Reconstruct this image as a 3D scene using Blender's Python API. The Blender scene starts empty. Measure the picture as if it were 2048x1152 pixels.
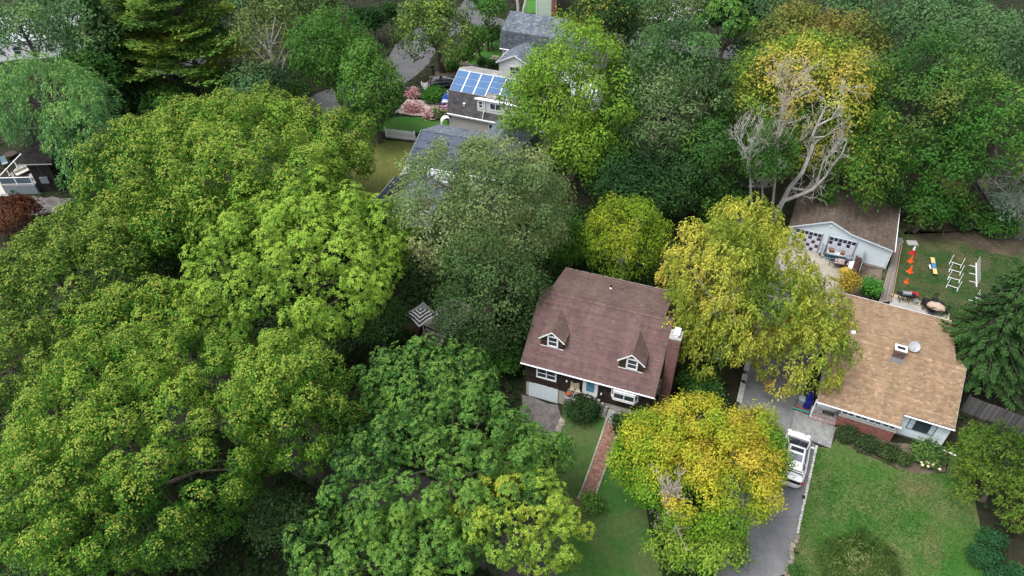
import bpy, bmesh, math, random
import numpy as np
from mathutils import Vector, Matrix
random.seed(7)
S = bpy.context.scene
COL = S.collection

# ---------------------------------------------------------------- camera, sky, sun, exposure
FPX, CAM_H = 1410.0, 44.0
PITCH = math.atan2(FPX, 1584.0)
ROLL = -math.asin(0.0227)
_f = np.array([0, math.cos(PITCH), -math.sin(PITCH)])
_u = np.array([0, math.sin(PITCH), math.cos(PITCH)])
_r = np.array([1.0, 0, 0])
CR = math.cos(ROLL) * _r + math.sin(ROLL) * _u
CU = math.cos(ROLL) * _u - math.sin(ROLL) * _r
CF = _f
CC = np.array([0, 0, CAM_H])
cd = bpy.data.cameras.new('camera')
cam = bpy.data.objects.new('camera', cd)
COL.objects.link(cam)
cd.sensor_width = 36.0
cd.lens = 36.0 * FPX / 2048.0
cd.clip_start, cd.clip_end = 0.5, 1500
m = Matrix.Identity(4)
for i in range(3):
    m[i][0], m[i][1], m[i][2], m[i][3] = CR[i], CU[i], -CF[i], CC[i]
cam.matrix_world = m
S.camera = cam

W = bpy.data.worlds.new('World')
S.world = W
W.use_nodes = True
nt = W.node_tree
bg = nt.nodes['Background']
sky = nt.nodes.new('ShaderNodeTexSky')
sky.sky_type = 'NISHITA'
sky.sun_disc = False
sky.sun_elevation = math.radians(64)
sky.sun_rotation = math.radians(248)
sky.air_density, sky.dust_density, sky.ozone_density = 1.0, 2.5, 1.0
hsv = nt.nodes.new('ShaderNodeHueSaturation')      # overcast: the blue of the clear sky is mostly gone
hsv.inputs['Saturation'].default_value = 0.30
nt.links.new(sky.outputs[0], hsv.inputs['Color'])
nt.links.new(hsv.outputs[0], bg.inputs[0])
bg.inputs[1].default_value = 0.135
sd = bpy.data.lights.new('sun', 'SUN')
sd.energy = 1.5
sd.angle = math.radians(32)
sd.color = (1.0, 0.98, 0.945)
sun = bpy.data.objects.new('sun', sd)
COL.objects.link(sun)
_az, _el = math.radians(248), math.radians(64)
_sdir = Vector((math.sin(_az) * math.cos(_el), math.cos(_az) * math.cos(_el), math.sin(_el)))
sun.rotation_euler = _sdir.to_track_quat('Z', 'Y').to_euler()
S.view_settings.view_transform = 'Standard'
S.view_settings.look = 'None'
S.view_settings.exposure = 1.20
S.view_settings.gamma = 1
S.view_settings.use_curve_mapping = False
S.render.engine = 'CYCLES'
S.cycles.max_bounces = 6
S.cycles.diffuse_bounces = 3
S.cycles.transparent_max_bounces = 4
S.cycles.use_denoising = True

def ray(x, y):
    return CR * (x - 1024) / FPX - CU * (y - 576) / FPX + CF
def G(x, y, z=0.0):
    d = ray(x, y)
    return CC + d * ((z - CAM_H) / d[2])
def K(p):                      # photo pixels per metre at a point
    return FPX / float((np.asarray(p) - CC) @ CF)

# ---------------------------------------------------------------- materials
MATS = {}
def mat(name, col=(0.5, 0.5, 0.5), rough=0.8, var=0.15, scale=6.0, bump=0.0, bscale=40.0, attr=False, metal=0.0, spec=0.3, col2=None, big=None, coat=0.0, trans=0.0):
    if name in MATS:
        return MATS[name]
    M = bpy.data.materials.new(name)
    M.use_nodes = True
    n, l = M.node_tree.nodes, M.node_tree.links
    b = n['Principled BSDF']
    b.inputs['Roughness'].default_value = rough
    b.inputs['Metallic'].default_value = metal
    b.inputs['Specular IOR Level'].default_value = spec
    b.inputs['Coat Weight'].default_value = coat
    tc = n.new('ShaderNodeTexCoord')
    if attr:
        a = n.new('ShaderNodeAttribute'); a.attribute_name = 'Col'
        base = a.outputs['Color']
    else:
        nz = n.new('ShaderNodeTexNoise'); nz.inputs['Scale'].default_value = big if big else scale * 0.13
        nz.inputs['Detail'].default_value = 6; nz.inputs['Roughness'].default_value = 0.65
        l.new(tc.outputs['Object'], nz.inputs['Vector'])
        mx = n.new('ShaderNodeMix'); mx.data_type = 'RGBA'
        rp = n.new('ShaderNodeMapRange'); rp.inputs[1].default_value = 0.35; rp.inputs[2].default_value = 0.65
        l.new(nz.outputs[0], rp.inputs[0]); l.new(rp.outputs[0], mx.inputs[0])
        c2 = col2 if col2 else tuple(min(1, c * (1 - var)) for c in col)
        mx.inputs[6].default_value = (*col, 1); mx.inputs[7].default_value = (*c2, 1)
        base = mx.outputs[2]
    nf = n.new('ShaderNodeTexNoise'); nf.inputs['Scale'].default_value = scale; nf.inputs['Detail'].default_value = 5
    l.new(tc.outputs['Object'], nf.inputs['Vector'])
    mr = n.new('ShaderNodeMapRange'); mr.inputs[1].default_value = 0.25; mr.inputs[2].default_value = 0.75
    mr.inputs[3].default_value = 1 - var; mr.inputs[4].default_value = 1 + var
    l.new(nf.outputs[0], mr.inputs[0])
    mu = n.new('ShaderNodeVectorMath'); mu.operation = 'SCALE'
    l.new(base, mu.inputs[0]); l.new(mr.outputs[0], mu.inputs['Scale'])
    l.new(mu.outputs[0], b.inputs['Base Color'])
    if bump:
        nb = n.new('ShaderNodeTexNoise'); nb.inputs['Scale'].default_value = bscale; nb.inputs['Detail'].default_value = 4
        l.new(tc.outputs['Object'], nb.inputs['Vector'])
        bp = n.new('ShaderNodeBump'); bp.inputs['Strength'].default_value = bump; bp.inputs['Distance'].default_value = 0.02
        l.new(nb.outputs[0], bp.inputs['Height']); l.new(bp.outputs[0], b.inputs['Normal'])
    if trans:
        t = n.new('ShaderNodeBsdfTranslucent'); l.new(mu.outputs[0], t.inputs['Color'])
        ms = n.new('ShaderNodeMixShader'); ms.inputs[0].default_value = trans
        l.new(b.outputs[0], ms.inputs[1]); l.new(t.outputs[0], ms.inputs[2])
        l.new(ms.outputs[0], n['Material Output'].inputs['Surface'])
    MATS[name] = M
    return M

def streaks(M, amount=0.22, sc=(0.9, 0.22, 0.22), seed=0.0, spots=0.0):
    """Weather streaks running down a roof and darker blotches, multiplied over the base colour."""
    n, l = M.node_tree.nodes, M.node_tree.links
    b = n['Principled BSDF']; src = b.inputs['Base Color'].links[0].from_socket
    tc = n.new('ShaderNodeTexCoord'); mp = n.new('ShaderNodeMapping'); mp.inputs['Scale'].default_value = sc; mp.inputs['Location'].default_value = (seed, seed, 0)
    l.new(tc.outputs['Object'], mp.inputs['Vector'])
    nz = n.new('ShaderNodeTexNoise'); nz.inputs['Scale'].default_value = 1.6; nz.inputs['Detail'].default_value = 8; nz.inputs['Roughness'].default_value = 0.6
    l.new(mp.outputs[0], nz.inputs['Vector'])
    mr = n.new('ShaderNodeMapRange'); mr.inputs[1].default_value = 0.35; mr.inputs[2].default_value = 0.68; mr.inputs[3].default_value = 1 - amount; mr.inputs[4].default_value = 1 + amount * 0.35
    l.new(nz.outputs[0], mr.inputs[0])
    mu = n.new('ShaderNodeVectorMath'); mu.operation = 'SCALE'
    l.new(src, mu.inputs[0]); l.new(mr.outputs[0], mu.inputs['Scale']); out = mu.outputs[0]
    if spots:
        vz = n.new('ShaderNodeTexVoronoi'); vz.feature = 'DISTANCE_TO_EDGE'; vz.inputs['Scale'].default_value = spots
        nd = n.new('ShaderNodeTexNoise'); nd.inputs['Scale'].default_value = 0.8; nd.inputs['Detail'].default_value = 6
        mv = n.new('ShaderNodeMix'); mv.data_type = 'VECTOR'; mv.inputs[0].default_value = 0.55
        l.new(tc.outputs['Object'], nd.inputs['Vector']); l.new(tc.outputs['Object'], mv.inputs[4]); l.new(nd.outputs['Color'], mv.inputs[5])
        l.new(mv.outputs[1], vz.inputs['Vector'])
        cr = n.new('ShaderNodeMapRange'); cr.inputs[1].default_value = 0.002; cr.inputs[2].default_value = 0.007; cr.inputs[3].default_value = 0.80; cr.inputs[4].default_value = 1.0
        l.new(vz.outputs['Distance'], cr.inputs[0])
        m2 = n.new('ShaderNodeVectorMath'); m2.operation = 'SCALE'
        l.new(out, m2.inputs[0]); l.new(cr.outputs[0], m2.inputs['Scale']); out = m2.outputs[0]
    l.new(out, b.inputs['Base Color'])

def ground_mat(name, cols, scales, rough=0.95, bump=0.4, fine=30.0, mid=0.3):
    """Three colours mixed by two noises (big patches and small ones), with a fine grain on top."""
    if name in MATS:
        return MATS[name]
    M = bpy.data.materials.new(name); M.use_nodes = True
    n, l = M.node_tree.nodes, M.node_tree.links
    b = n['Principled BSDF']; b.inputs['Roughness'].default_value = rough; b.inputs['Specular IOR Level'].default_value = 0.15
    tc = n.new('ShaderNodeTexCoord')
    prev = None
    for i, sc in enumerate(scales):
        nz = n.new('ShaderNodeTexNoise'); nz.inputs['Scale'].default_value = sc; nz.inputs['Detail'].default_value = 7
        nz.inputs['Roughness'].default_value = 0.62; nz.inputs['Distortion'].default_value = 0.6
        l.new(tc.outputs['Object'], nz.inputs['Vector'])
        r = n.new('ShaderNodeMapRange'); r.inputs[1].default_value = 0.42; r.inputs[2].default_value = 0.62
        l.new(nz.outputs[0], r.inputs[0])
        mx = n.new('ShaderNodeMix'); mx.data_type = 'RGBA'
        l.new(r.outputs[0], mx.inputs[0])
        if prev is None:
            mx.inputs[6].default_value = (*cols[0], 1)
        else:
            l.new(prev, mx.inputs[6])
        mx.inputs[7].default_value = (*cols[i + 1], 1)
        prev = mx.outputs[2]
    nf = n.new('ShaderNodeTexNoise'); nf.inputs['Scale'].default_value = fine; nf.inputs['Detail'].default_value = 6; nf.inputs['Roughness'].default_value = 0.8
    l.new(tc.outputs['Object'], nf.inputs['Vector'])
    mr = n.new('ShaderNodeMapRange'); mr.inputs[1].default_value = 0.25; mr.inputs[2].default_value = 0.75; mr.inputs[3].default_value = 0.55; mr.inputs[4].default_value = 1.45
    l.new(nf.outputs[0], mr.inputs[0])
    mu = n.new('ShaderNodeVectorMath'); mu.operation = 'SCALE'
    nm = n.new('ShaderNodeTexNoise'); nm.inputs['Scale'].default_value = 3.2; nm.inputs['Detail'].default_value = 8; nm.inputs['Roughness'].default_value = 0.75
    l.new(tc.outputs['Object'], nm.inputs['Vector'])
    mm = n.new('ShaderNodeMapRange'); mm.inputs[1].default_value = 0.3; mm.inputs[2].default_value = 0.7; mm.inputs[3].default_value = 1 - mid; mm.inputs[4].default_value = 1 + mid
    l.new(nm.outputs[0], mm.inputs[0])
    mc = n.new('ShaderNodeMath'); mc.operation = 'MULTIPLY'
    l.new(mr.outputs[0], mc.inputs[0]); l.new(mm.outputs[0], mc.inputs[1])
    l.new(prev, mu.inputs[0]); l.new(mc.outputs[0], mu.inputs['Scale'])
    l.new(mu.outputs[0], b.inputs['Base Color'])
    bp = n.new('ShaderNodeBump'); bp.inputs['Strength'].default_value = bump; bp.inputs['Distance'].default_value = 0.05
    l.new(nf.outputs[0], bp.inputs['Height']); l.new(bp.outputs[0], b.inputs['Normal'])
    MATS[name] = M
    return M

FOLIAGE = mat('foliage', rough=0.7, var=0.12, scale=3.0, attr=True, spec=0.08, trans=0.30)
SHINGLE = mat('shingle', rough=0.93, var=0.13, scale=9.0, attr=True, spec=0.15, bump=0.3, bscale=60)
streaks(SHINGLE)
BARK = mat('bark', (0.11, 0.09, 0.075), 0.95, 0.3, 14, 0.6, 30)
BARK_GREY = mat('bark_grey', (0.42, 0.40, 0.37), 0.9, 0.25, 12, 0.4, 30, col2=(0.27, 0.25, 0.23))
BARK_WHITE = mat('bark_white', (0.62, 0.60, 0.56), 0.85, 0.25, 8, 0.2, 30, col2=(0.35, 0.33, 0.3))
WHITE = mat('white_paint', (0.80, 0.81, 0.82), 0.5, 0.05, 5)
PALE_BLUE = mat('pale_blue_siding', (0.62, 0.70, 0.74), 0.6, 0.05, 4, col2=(0.57, 0.65, 0.70))
GLASS = mat('window_glass', (0.035, 0.05, 0.065), 0.08, 0.3, 2, spec=0.6)
GLASS_BLUE = mat('door_glass', (0.10, 0.26, 0.36), 0.12, 0.2, 2, spec=0.6)
DARKWOOD = mat('dark_wood', rough=0.9, var=0.25, scale=12, attr=True, bump=0.4, bscale=50, spec=0.2)
CONCRETE = mat('concrete', (0.36, 0.35, 0.33), 0.92, 0.16, 5, 0.25, 40, col2=(0.27, 0.265, 0.25))
CONCRETE_PALE = mat('pale_concrete', (0.44, 0.42, 0.38), 0.92, 0.14, 5, 0.2, 40)
ASPHALT = mat('asphalt', (0.125, 0.12, 0.122), 0.92, 0.14, 14, 0.3, 60, col2=(0.095, 0.092, 0.095))
BRICKM = mat('brick_faces', rough=0.9, var=0.18, scale=12, attr=True, bump=0.4, bscale=60, spec=0.2)
MORTAR = mat('mortar', (0.24, 0.20, 0.18), 0.95, 0.2, 10)
STONE = mat('stone', rough=0.93, var=0.22, scale=7, attr=True, bump=0.5, bscale=25, spec=0.2)
BLACKM = mat('black_metal', (0.02, 0.02, 0.022), 0.5, 0.2, 8, metal=0.3)
DARK = mat('dark_void', (0.015, 0.015, 0.016), 0.9)
STEEL = mat('steel', (0.45, 0.46, 0.47), 0.35, 0.12, 6, metal=0.8)
PLANKM = mat('weathered_plank', rough=0.92, var=0.22, scale=9, attr=True, bump=0.4, bscale=50, spec=0.15)
FELT = mat('roof_edge', (0.10, 0.085, 0.08), 0.95, 0.2, 8)

# ---------------------------------------------------------------- object helpers
def link(o, parent=None):
    COL.objects.link(o)
    if parent is not None:
        o.parent = parent
    return o
def tag(o, label=None, cat=None, group=None, kind=None):
    if label: o['label'] = label
    if cat: o['category'] = cat
    if group: o['group'] = group
    if kind: o['kind'] = kind
    return o
def thing(name, label, cat, loc=(0, 0, 0), rz=0.0, group=None):
    o = bpy.data.objects.new(name, None)
    o.empty_display_size = 0.3
    o.location = tuple(float(c) for c in loc); o.rotation_euler = (0, 0, rz)
    link(o)
    return tag(o, label, cat, group)
def copy_tree(o, parent=None):
    c = o.copy(); COL.objects.link(c)
    if parent is not None:
        c.parent = parent
    for ch in list(o.children):
        copy_tree(ch, c)
    return c

class MB:
    def __init__(s):
        s.v, s.f, s.c = [], [], []
        s.cur = (0.5, 0.5, 0.5)
    def add(s, vs, fs, col=None):
        o = len(s.v)
        s.v += [tuple(float(k) for k in p) for p in vs]
        s.f += [tuple(i + o for i in f) for f in fs]
        s.c += [col or s.cur] * len(vs)
        return s
    def quad(s, a, b, c, d, col=None):
        return s.add([a, b, c, d], [(0, 1, 2, 3)], col)
    def box(s, c, d, rz=0.0, col=None, axes=None, taper=1.0):
        x, y, z = d[0] / 2, d[1] / 2, d[2] / 2
        vs = []
        for k in (-1, 1):
            t = taper if k > 0 else 1
            for (i, j) in ((-1, -1), (1, -1), (1, 1), (-1, 1)):
                vs.append((i * x * t, j * y * t, k * z))
        if axes is not None:
            A = [np.asarray(a, float) for a in axes]
            vs = [np.asarray(c, float) + A[0] * p[0] + A[1] * p[1] + A[2] * p[2] for p in vs]
        else:
            ca, sa = math.cos(rz), math.sin(rz)
            vs = [(c[0] + p[0] * ca - p[1] * sa, c[1] + p[0] * sa + p[1] * ca, c[2] + p[2]) for p in vs]
        return s.add(vs, [(0, 3, 2, 1), (4, 5, 6, 7), (0, 1, 5, 4), (1, 2, 6, 5), (2, 3, 7, 6), (3, 0, 4, 7)], col)
    def prism(s, poly, z0, z1, col=None):
        n = len(poly)
        vs = [(p[0], p[1], z0) for p in poly] + [(p[0], p[1], z1) for p in poly]
        fs = [tuple(range(n))[::-1], tuple(range(n, 2 * n))] + [(i, (i + 1) % n, n + (i + 1) % n, n + i) for i in range(n)]
        return s.add(vs, fs, col)
    def slab(s, pts, nrm, t, col=None):
        """A polygon given by 3-D points, thickened by t along -nrm."""
        n = len(pts); nn = np.asarray(nrm) * t
        P = [np.asarray(p, float) for p in pts]
        fs = [tuple(range(n)), tuple(range(n, 2 * n))[::-1]] + [((i + 1) % n, i, n + i, n + (i + 1) % n) for i in range(n)]
        return s.add(P + [p - nn for p in P], fs, col)
    def tube(s, pts, rad, n=6, col=None, cap=True):
        P = [np.asarray(p, float) for p in pts]
        R = rad if hasattr(rad, '__len__') else [rad] * len(P)
        vs, fs = [], []
        ref = np.array([0.31, 0.17, 0.93])
        for i, p in enumerate(P):
            t = P[min(i + 1, len(P) - 1)] - P[max(i - 1, 0)]
            t = t / (np.linalg.norm(t) + 1e-9)
            a = np.cross(t, ref)
            if np.linalg.norm(a) < 0.1: a = np.cross(t, np.array([1.0, 0, 0]))
            a /= np.linalg.norm(a); b = np.cross(t, a)
            for k in range(n):
                w = 2 * math.pi * k / n
                vs.append(p + (a * math.cos(w) + b * math.sin(w)) * R[i])
        for i in range(len(P) - 1):
            for k in range(n):
                fs.append((i * n + k, i * n + (k + 1) % n, (i + 1) * n + (k + 1) % n, (i + 1) * n + k))
        if cap:
            fs.append(tuple(range(n))[::-1]); fs.append(tuple(range((len(P) - 1) * n, len(P) * n)))
        return s.add(vs, fs, col)
    def lathe(s, prof, c=(0, 0, 0), n=14, col=None, axis='z'):
        vs, fs = [], []
        for r, z in prof:
            for k in range(n):
                w = 2 * math.pi * k / n
                vs.append((c[0] + r * math.cos(w), c[1] + r * math.sin(w), c[2] + z))
        for i in range(len(prof) - 1):
            for k in range(n):
                fs.append((i * n + k, i * n + (k + 1) % n, (i + 1) * n + (k + 1) % n, (i + 1) * n + k))
        fs.append(tuple(range(n))[::-1]); fs.append(tuple(range((len(prof) - 1) * n, len(prof) * n)))
        return s.add(vs, fs, col)
    def mesh(s, name, M, smooth=False, bevel=0.0):
        me = bpy.data.meshes.new(name)
        me.from_pydata(s.v, [], s.f)
        me.materials.append(M)
        a = me.color_attributes.new('Col', 'FLOAT_COLOR', 'POINT')
        a.data.foreach_set('color', np.array([(c[0], c[1], c[2], 1) for c in s.c], dtype=np.float32).ravel())
        if bevel:
            bm = bmesh.new(); bm.from_mesh(me)
            bmesh.ops.bevel(bm, geom=list(bm.edges), offset=bevel, segments=1, affect='EDGES', profile=0.6)
            bm.to_mesh(me); bm.free()
        if smooth:
            me.polygons.foreach_set('use_smooth', [True] * len(me.polygons))
        me.update()
        return me
    def build(s, name, M, parent=None, loc=None, rz=None, smooth=False, bevel=0.0, kind=None, label=None):
        o = bpy.data.objects.new(name, s.mesh(name, M, smooth, bevel))
        if loc is not None: o.location = loc
        if rz is not None: o.rotation_euler = (0, 0, rz)
        link(o, parent)
        if kind: o['kind'] = kind
        if label: o['label'] = label
        return o

def quads_mesh(name, V, C, M):
    """Mesh of separate quads from arrays V (n,4,3) and colours C (n,3)."""
    n = len(V)
    me = bpy.data.meshes.new(name)
    me.vertices.add(n * 4); me.loops.add(n * 4); me.polygons.add(n)
    me.vertices.foreach_set('co', V.astype(np.float32).ravel())
    me.loops.foreach_set('vertex_index', np.arange(n * 4, dtype=np.int32))
    me.polygons.foreach_set('loop_start', np.arange(0, n * 4, 4, dtype=np.int32))
    a = me.color_attributes.new('Col', 'FLOAT_COLOR', 'POINT')
    c4 = np.ones((n, 4, 4), dtype=np.float32); c4[:, :, :3] = C[:, None, :]
    a.data.foreach_set('color', c4.ravel())
    me.materials.append(M)
    me.update(calc_edges=True)
    return me

def vary(c, a=0.12, rnd=random):
    k = 1 + rnd.uniform(-a, a)
    return tuple(max(0.003, ch * k * (1 + rnd.uniform(-a, a) * 0.25)) for ch in c)

def shingle_field(o, U, V, N, vlen, xr, expo, tabw, cols, t=0.012, jit=0.15, rows_off=True, skip=None, seed=1, gap=0.006, irregular=0.0):
    """Overlapping tabs laid in courses on the plane o + x U + v V; xr(v) gives the ends of a course."""
    rn = random.Random(seed)
    mb = MB()
    o, U, V, N = [np.asarray(q, float) for q in (o, U, V, N)]
    v = 0.0; r = 0
    while v < vlen - 1e-4:
        e = min(expo, vlen - v)
        a, b = xr(min(v + e * 0.5, vlen)); course = 1 + rn.uniform(-0.09, 0.09)
        x = a - (rn.uniform(0, tabw) if rows_off else 0)
        while x < b:
            w = tabw * (1 + rn.uniform(-jit, jit))
            x0, x1 = max(x, a), min(x + w - gap, b)
            if x1 - x0 > 0.02 and not (skip and skip((x0 + x1) / 2, v + e / 2)):
                q = v - rn.uniform(0, irregular)
                hi = t * (1 + rn.uniform(-0.25, 0.35))
                p0 = o + U * x0 + V * q; p1 = o + U * x1 + V * q
                p2 = o + U * x1 + V * (v + e); p3 = o + U * x0 + V * (v + e)
                c = tuple(q_ * course for q_ in vary(rn.choice(cols), 0.10, rn))
                mb.add([p0, p1, p0 + N * hi, p1 + N * hi, p2 + N * 0.003, p3 + N * 0.003], [(0, 1, 3, 2), (2, 3, 4, 5)], c)
            x += w
        v += e; r += 1
    return mb

def roof_plane(parent, o, U, V, vlen, xr, expo, tabw, cols, seed=1, thick=0.14, poly=None, name='roof', t=0.014, over=None, M=None):
    """A roof slope: a solid slab with a field of shingles on it."""
    o, U, V = [np.asarray(q, float) for q in (o, U, V)]
    N = np.cross(U, V); N /= np.linalg.norm(N)
    if poly is None:
        a0, b0 = xr(0); a1, b1 = xr(vlen)
        poly = [(a0, 0), (b0, 0), (b1, vlen), (a1, vlen)]
    mb = MB(); mb.slab([o + U * x + V * y - N * 0.004 for x, y in poly], N, thick)
    r = mb.build(name, M or FELT, parent)
    s = shingle_field(o, U, V, N, vlen, xr, expo, tabw, cols, seed=seed, t=t, skip=over)
    s.build('shingles', SHINGLE, r, kind='stuff')
    return r

def lap_wall(mb, a, b, z0, z1, expo=0.11, top=None, cols=((0.6, 0.7, 0.75),), t=0.014, outward=None):
    """Clapboards on the vertical wall from a to b (2-D points); top(s) limits the height along the wall."""
    a = np.array([a[0], a[1], 0.0]); b = np.array([b[0], b[1], 0.0])
    L = np.linalg.norm(b - a); U = (b - a) / L
    N = np.cross(U, np.array([0, 0, 1.0]))
    Vz = np.array([0, 0, 1.0])
    z = z0
    while z < z1 - 0.01:
        e = min(expo, z1 - z)
        s0, s1 = 0.0, L
        if top is not None:
            ss = [k * L / 200 for k in range(201) if top(k * L / 200) >= z + e * 0.5]
            if not ss: break
            s0, s1 = ss[0], ss[-1]
        c = vary(random.choice(cols), 0.03)
        A, B = a + U * s0, a + U * s1
        mb.add([A + Vz * z, B + Vz * z, A + Vz * z + N * t, B + Vz * z + N * t, B + Vz * (z + e) + N * 0.002, A + Vz * (z + e) + N * 0.002], [(0, 1, 3, 2), (2, 3, 4, 5)], c)
        z += e

def window(parent, x, z0, z1, w, y, frame=WHITE, panes=1, rows=1, fw=0.08, glass=None, name='window', out=0.05, axis='x'):
    """A window on a wall facing -y (axis x): frame, panes of glass, sill."""
    g = glass or GLASS
    mb = MB()
    def B(cx, cz, sx, sz, dy, th):
        if axis == 'x': mb.box((cx, y - dy, cz), (sx, th, sz))
        else: mb.box((y - dy, cx, cz), (th, sx, sz))
    zc, h = (z0 + z1) / 2, z1 - z0
    B(x - w / 2 + fw / 2, zc, fw, h, out / 2, out); B(x + w / 2 - fw / 2, zc, fw, h, out / 2, out)
    B(x, z1 - fw / 2, w - 2 * fw, fw, out / 2, out); B(x, z0 + fw / 2, w - 2 * fw, fw, out / 2, out)
    iw = w - 2 * fw
    for k in range(1, panes):
        B(x - iw / 2 + iw * k / panes, zc, fw * 0.8, h - 2 * fw, out * 0.45, out * 0.88)
    wo = mb.build(name, frame, parent)
    ih = h - 2 * fw
    for k in range(panes):
        for r in range(rows):
            pb = MB()
            cw = iw / panes - (fw * 0.8 if panes > 1 else 0) + 0.002
            ch = ih / rows - (0.045 if rows > 1 else 0)
            cx = x - iw / 2 + iw * (k + 0.5) / panes; cz = z0 + fw + ih * (r + 0.5) / rows
            if axis == 'x': pb.box((cx, y - 0.012, cz), (cw, 0.016, ch))
            else: pb.box((y - 0.012, cx, cz), (0.016, cw, ch))
            pb.build('pane', g, wo)
        if rows > 1:
            rb = MB()
            for r in range(1, rows):
                cz = z0 + fw + ih * r / rows; cx = x - iw / 2 + iw * (k + 0.5) / panes
                if axis == 'x': rb.box((cx, y - out * 0.4, cz), (iw / panes - 0.004, out * 0.78, 0.045))
                else: rb.box((y - out * 0.4, cx, cz), (out * 0.78, iw / panes - 0.004, 0.045))
            rb.build('meeting_rail', frame, wo)
    return wo

# ---------------------------------------------------------------- the ground and everything laid on it
SOIL = ground_mat('soil', [(0.019, 0.019, 0.011), (0.011, 0.019, 0.007), (0.030, 0.025, 0.016)], [0.12, 0.55])
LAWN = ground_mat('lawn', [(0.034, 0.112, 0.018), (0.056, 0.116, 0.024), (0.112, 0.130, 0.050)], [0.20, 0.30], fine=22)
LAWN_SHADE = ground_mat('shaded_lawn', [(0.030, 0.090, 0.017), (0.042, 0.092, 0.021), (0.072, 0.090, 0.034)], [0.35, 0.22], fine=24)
LAWN_BACK = ground_mat('worn_lawn', [(0.022, 0.062, 0.016), (0.036, 0.060, 0.020), (0.085, 0.078, 0.042)], [0.30, 0.42], fine=22)
LAWN_OLIVE = ground_mat('olive_lawn', [(0.088, 0.104, 0.024), (0.066, 0.094, 0.022), (0.112, 0.108, 0.034)], [0.5, 0.9], fine=20)
LAWN_BRIGHT = ground_mat('bright_lawn', [(0.042, 0.150, 0.022), (0.052, 0.140, 0.024), (0.062, 0.140, 0.028)], [0.25, 0.4], fine=20)
DRIVE = ground_mat('driveway_asphalt', [(0.165, 0.168, 0.176), (0.140, 0.140, 0.146), (0.185, 0.186, 0.192)], [0.16, 0.7], bump=0.2, mid=0.1, fine=40)
ROADM = ground_mat('road_asphalt', [(0.098, 0.099, 0.105), (0.082, 0.082, 0.088), (0.112, 0.111, 0.113)], [0.12, 0.5], bump=0.2, mid=0.1, fine=30)
MULCH = ground_mat('mulch', [(0.105, 0.078, 0.058), (0.070, 0.052, 0.038), (0.15, 0.12, 0.092)], [0.5, 1.2], fine=26)
DUST = ground_mat('dusty_concrete', [(0.30, 0.27, 0.225), (0.22, 0.20, 0.17), (0.36, 0.33, 0.28)], [0.35, 0.9], bump=0.2, mid=0.1, fine=24)
GRAVEL = ground_mat('gravel_ground', [(0.12, 0.11, 0.108), (0.08, 0.07, 0.066), (0.16, 0.148, 0.142)], [0.5, 1.4], fine=9)
PINKC = ground_mat('pink_paving', [(0.46, 0.36, 0.33), (0.42, 0.33, 0.30), (0.50, 0.40, 0.37)], [0.3, 0.8], bump=0.1, mid=0.1, fine=14)
streaks(DRIVE, 0.16, (0.5, 0.5, 0.5), 3.0, spots=0.35)
PAD = ground_mat('stamped_concrete', [(0.20, 0.2, 0.195), (0.16, 0.16, 0.16), (0.24, 0.24, 0.235)], [0.5, 1.1], bump=0.3, mid=0.1, fine=7)

def rough_poly(pts, step=0.8, amp=0.12, seed=3):
    rn = random.Random(seed); out = []
    n = len(pts)
    for i in range(n):
        a, b = np.array(pts[i][:2]), np.array(pts[(i + 1) % n][:2])
        L = np.linalg.norm(b - a); k = max(1, int(L / step))
        for j in range(k):
            p = a + (b - a) * j / k
            out.append((p[0] + rn.uniform(-amp, amp), p[1] + rn.uniform(-amp, amp)))
    return out
PATCH = []            # (polygon, name) in ground coordinates, for keeping the undergrowth off
def sheet(name, px, M, z, amp=0.12, step=0.8, keep=True, kind='structure', seed=3, label=None, cat=None):
    g = [G(x, y, z)[:2] for x, y in px]
    p = rough_poly(g, step, amp, seed) if amp else [tuple(q) for q in g]
    mb = MB(); mb.add([(x, y, z) for x, y in p], [tuple(range(len(p)))])
    o = mb.build(name, M)
    o['kind'] = kind
    if keep: PATCH.append(np.array(p))
    # faces must look up
    if o.data.polygons[0].normal.z < 0:
        o.data.flip_normals()
    return o

g = MB(); g.quad((-420, -60, 0), (420, -60, 0), (420, 620, 0), (-420, 620, 0))
g.build('ground', SOIL, kind='structure')

def strip(name, px, w, M, z, kind='structure'):
    P = [G(x, y, z)[:2] for x, y in px]
    # smooth the line
    Q = []
    for i in range(len(P) - 1):
        p0 = P[max(i - 1, 0)]; p1 = P[i]; p2 = P[i + 1]; p3 = P[min(i + 2, len(P) - 1)]
        for t in np.linspace(0, 1, 8, endpoint=False):
            Q.append(0.5 * ((2 * p1) + (-p0 + p2) * t + (2 * p0 - 5 * p1 + 4 * p2 - p3) * t * t + (-p0 + 3 * p1 - 3 * p2 + p3) * t ** 3))
    Q.append(P[-1])
    Lf, Rt = [], []
    for i, q in enumerate(Q):
        d = Q[min(i + 1, len(Q) - 1)] - Q[max(i - 1, 0)]; d = d / np.linalg.norm(d)
        n = np.array([-d[1], d[0]])
        Lf.append(q + n * w / 2); Rt.append(q - n * w / 2)
    mb = MB()
    vs = [(*p, z) for p in Lf] + [(*p, z) for p in Rt]; n = len(Lf)
    mb.add(vs, [(i, n + i, n + i + 1, i + 1) for i in range(n - 1)])
    o = mb.build(name, M, kind=kind)
    PATCH.append(np.array([tuple(p) for p in Lf] + [tuple(p) for p in Rt[::-1]]))
    return o
strip('road', [(1010, -60), (950, 20), (850, 75), (808, 130), (735, 178), (650, 208), (598, 265), (572, 330), (540, 378), (500, 440), (460, 500)], 6.6, ROADM, 0.008)
LANE = ground_mat('lane_asphalt', [(0.058, 0.054, 0.055), (0.048, 0.042, 0.042), (0.068, 0.063, 0.063)], [0.2, 0.7], bump=0.2, mid=0.1, fine=30)
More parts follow.
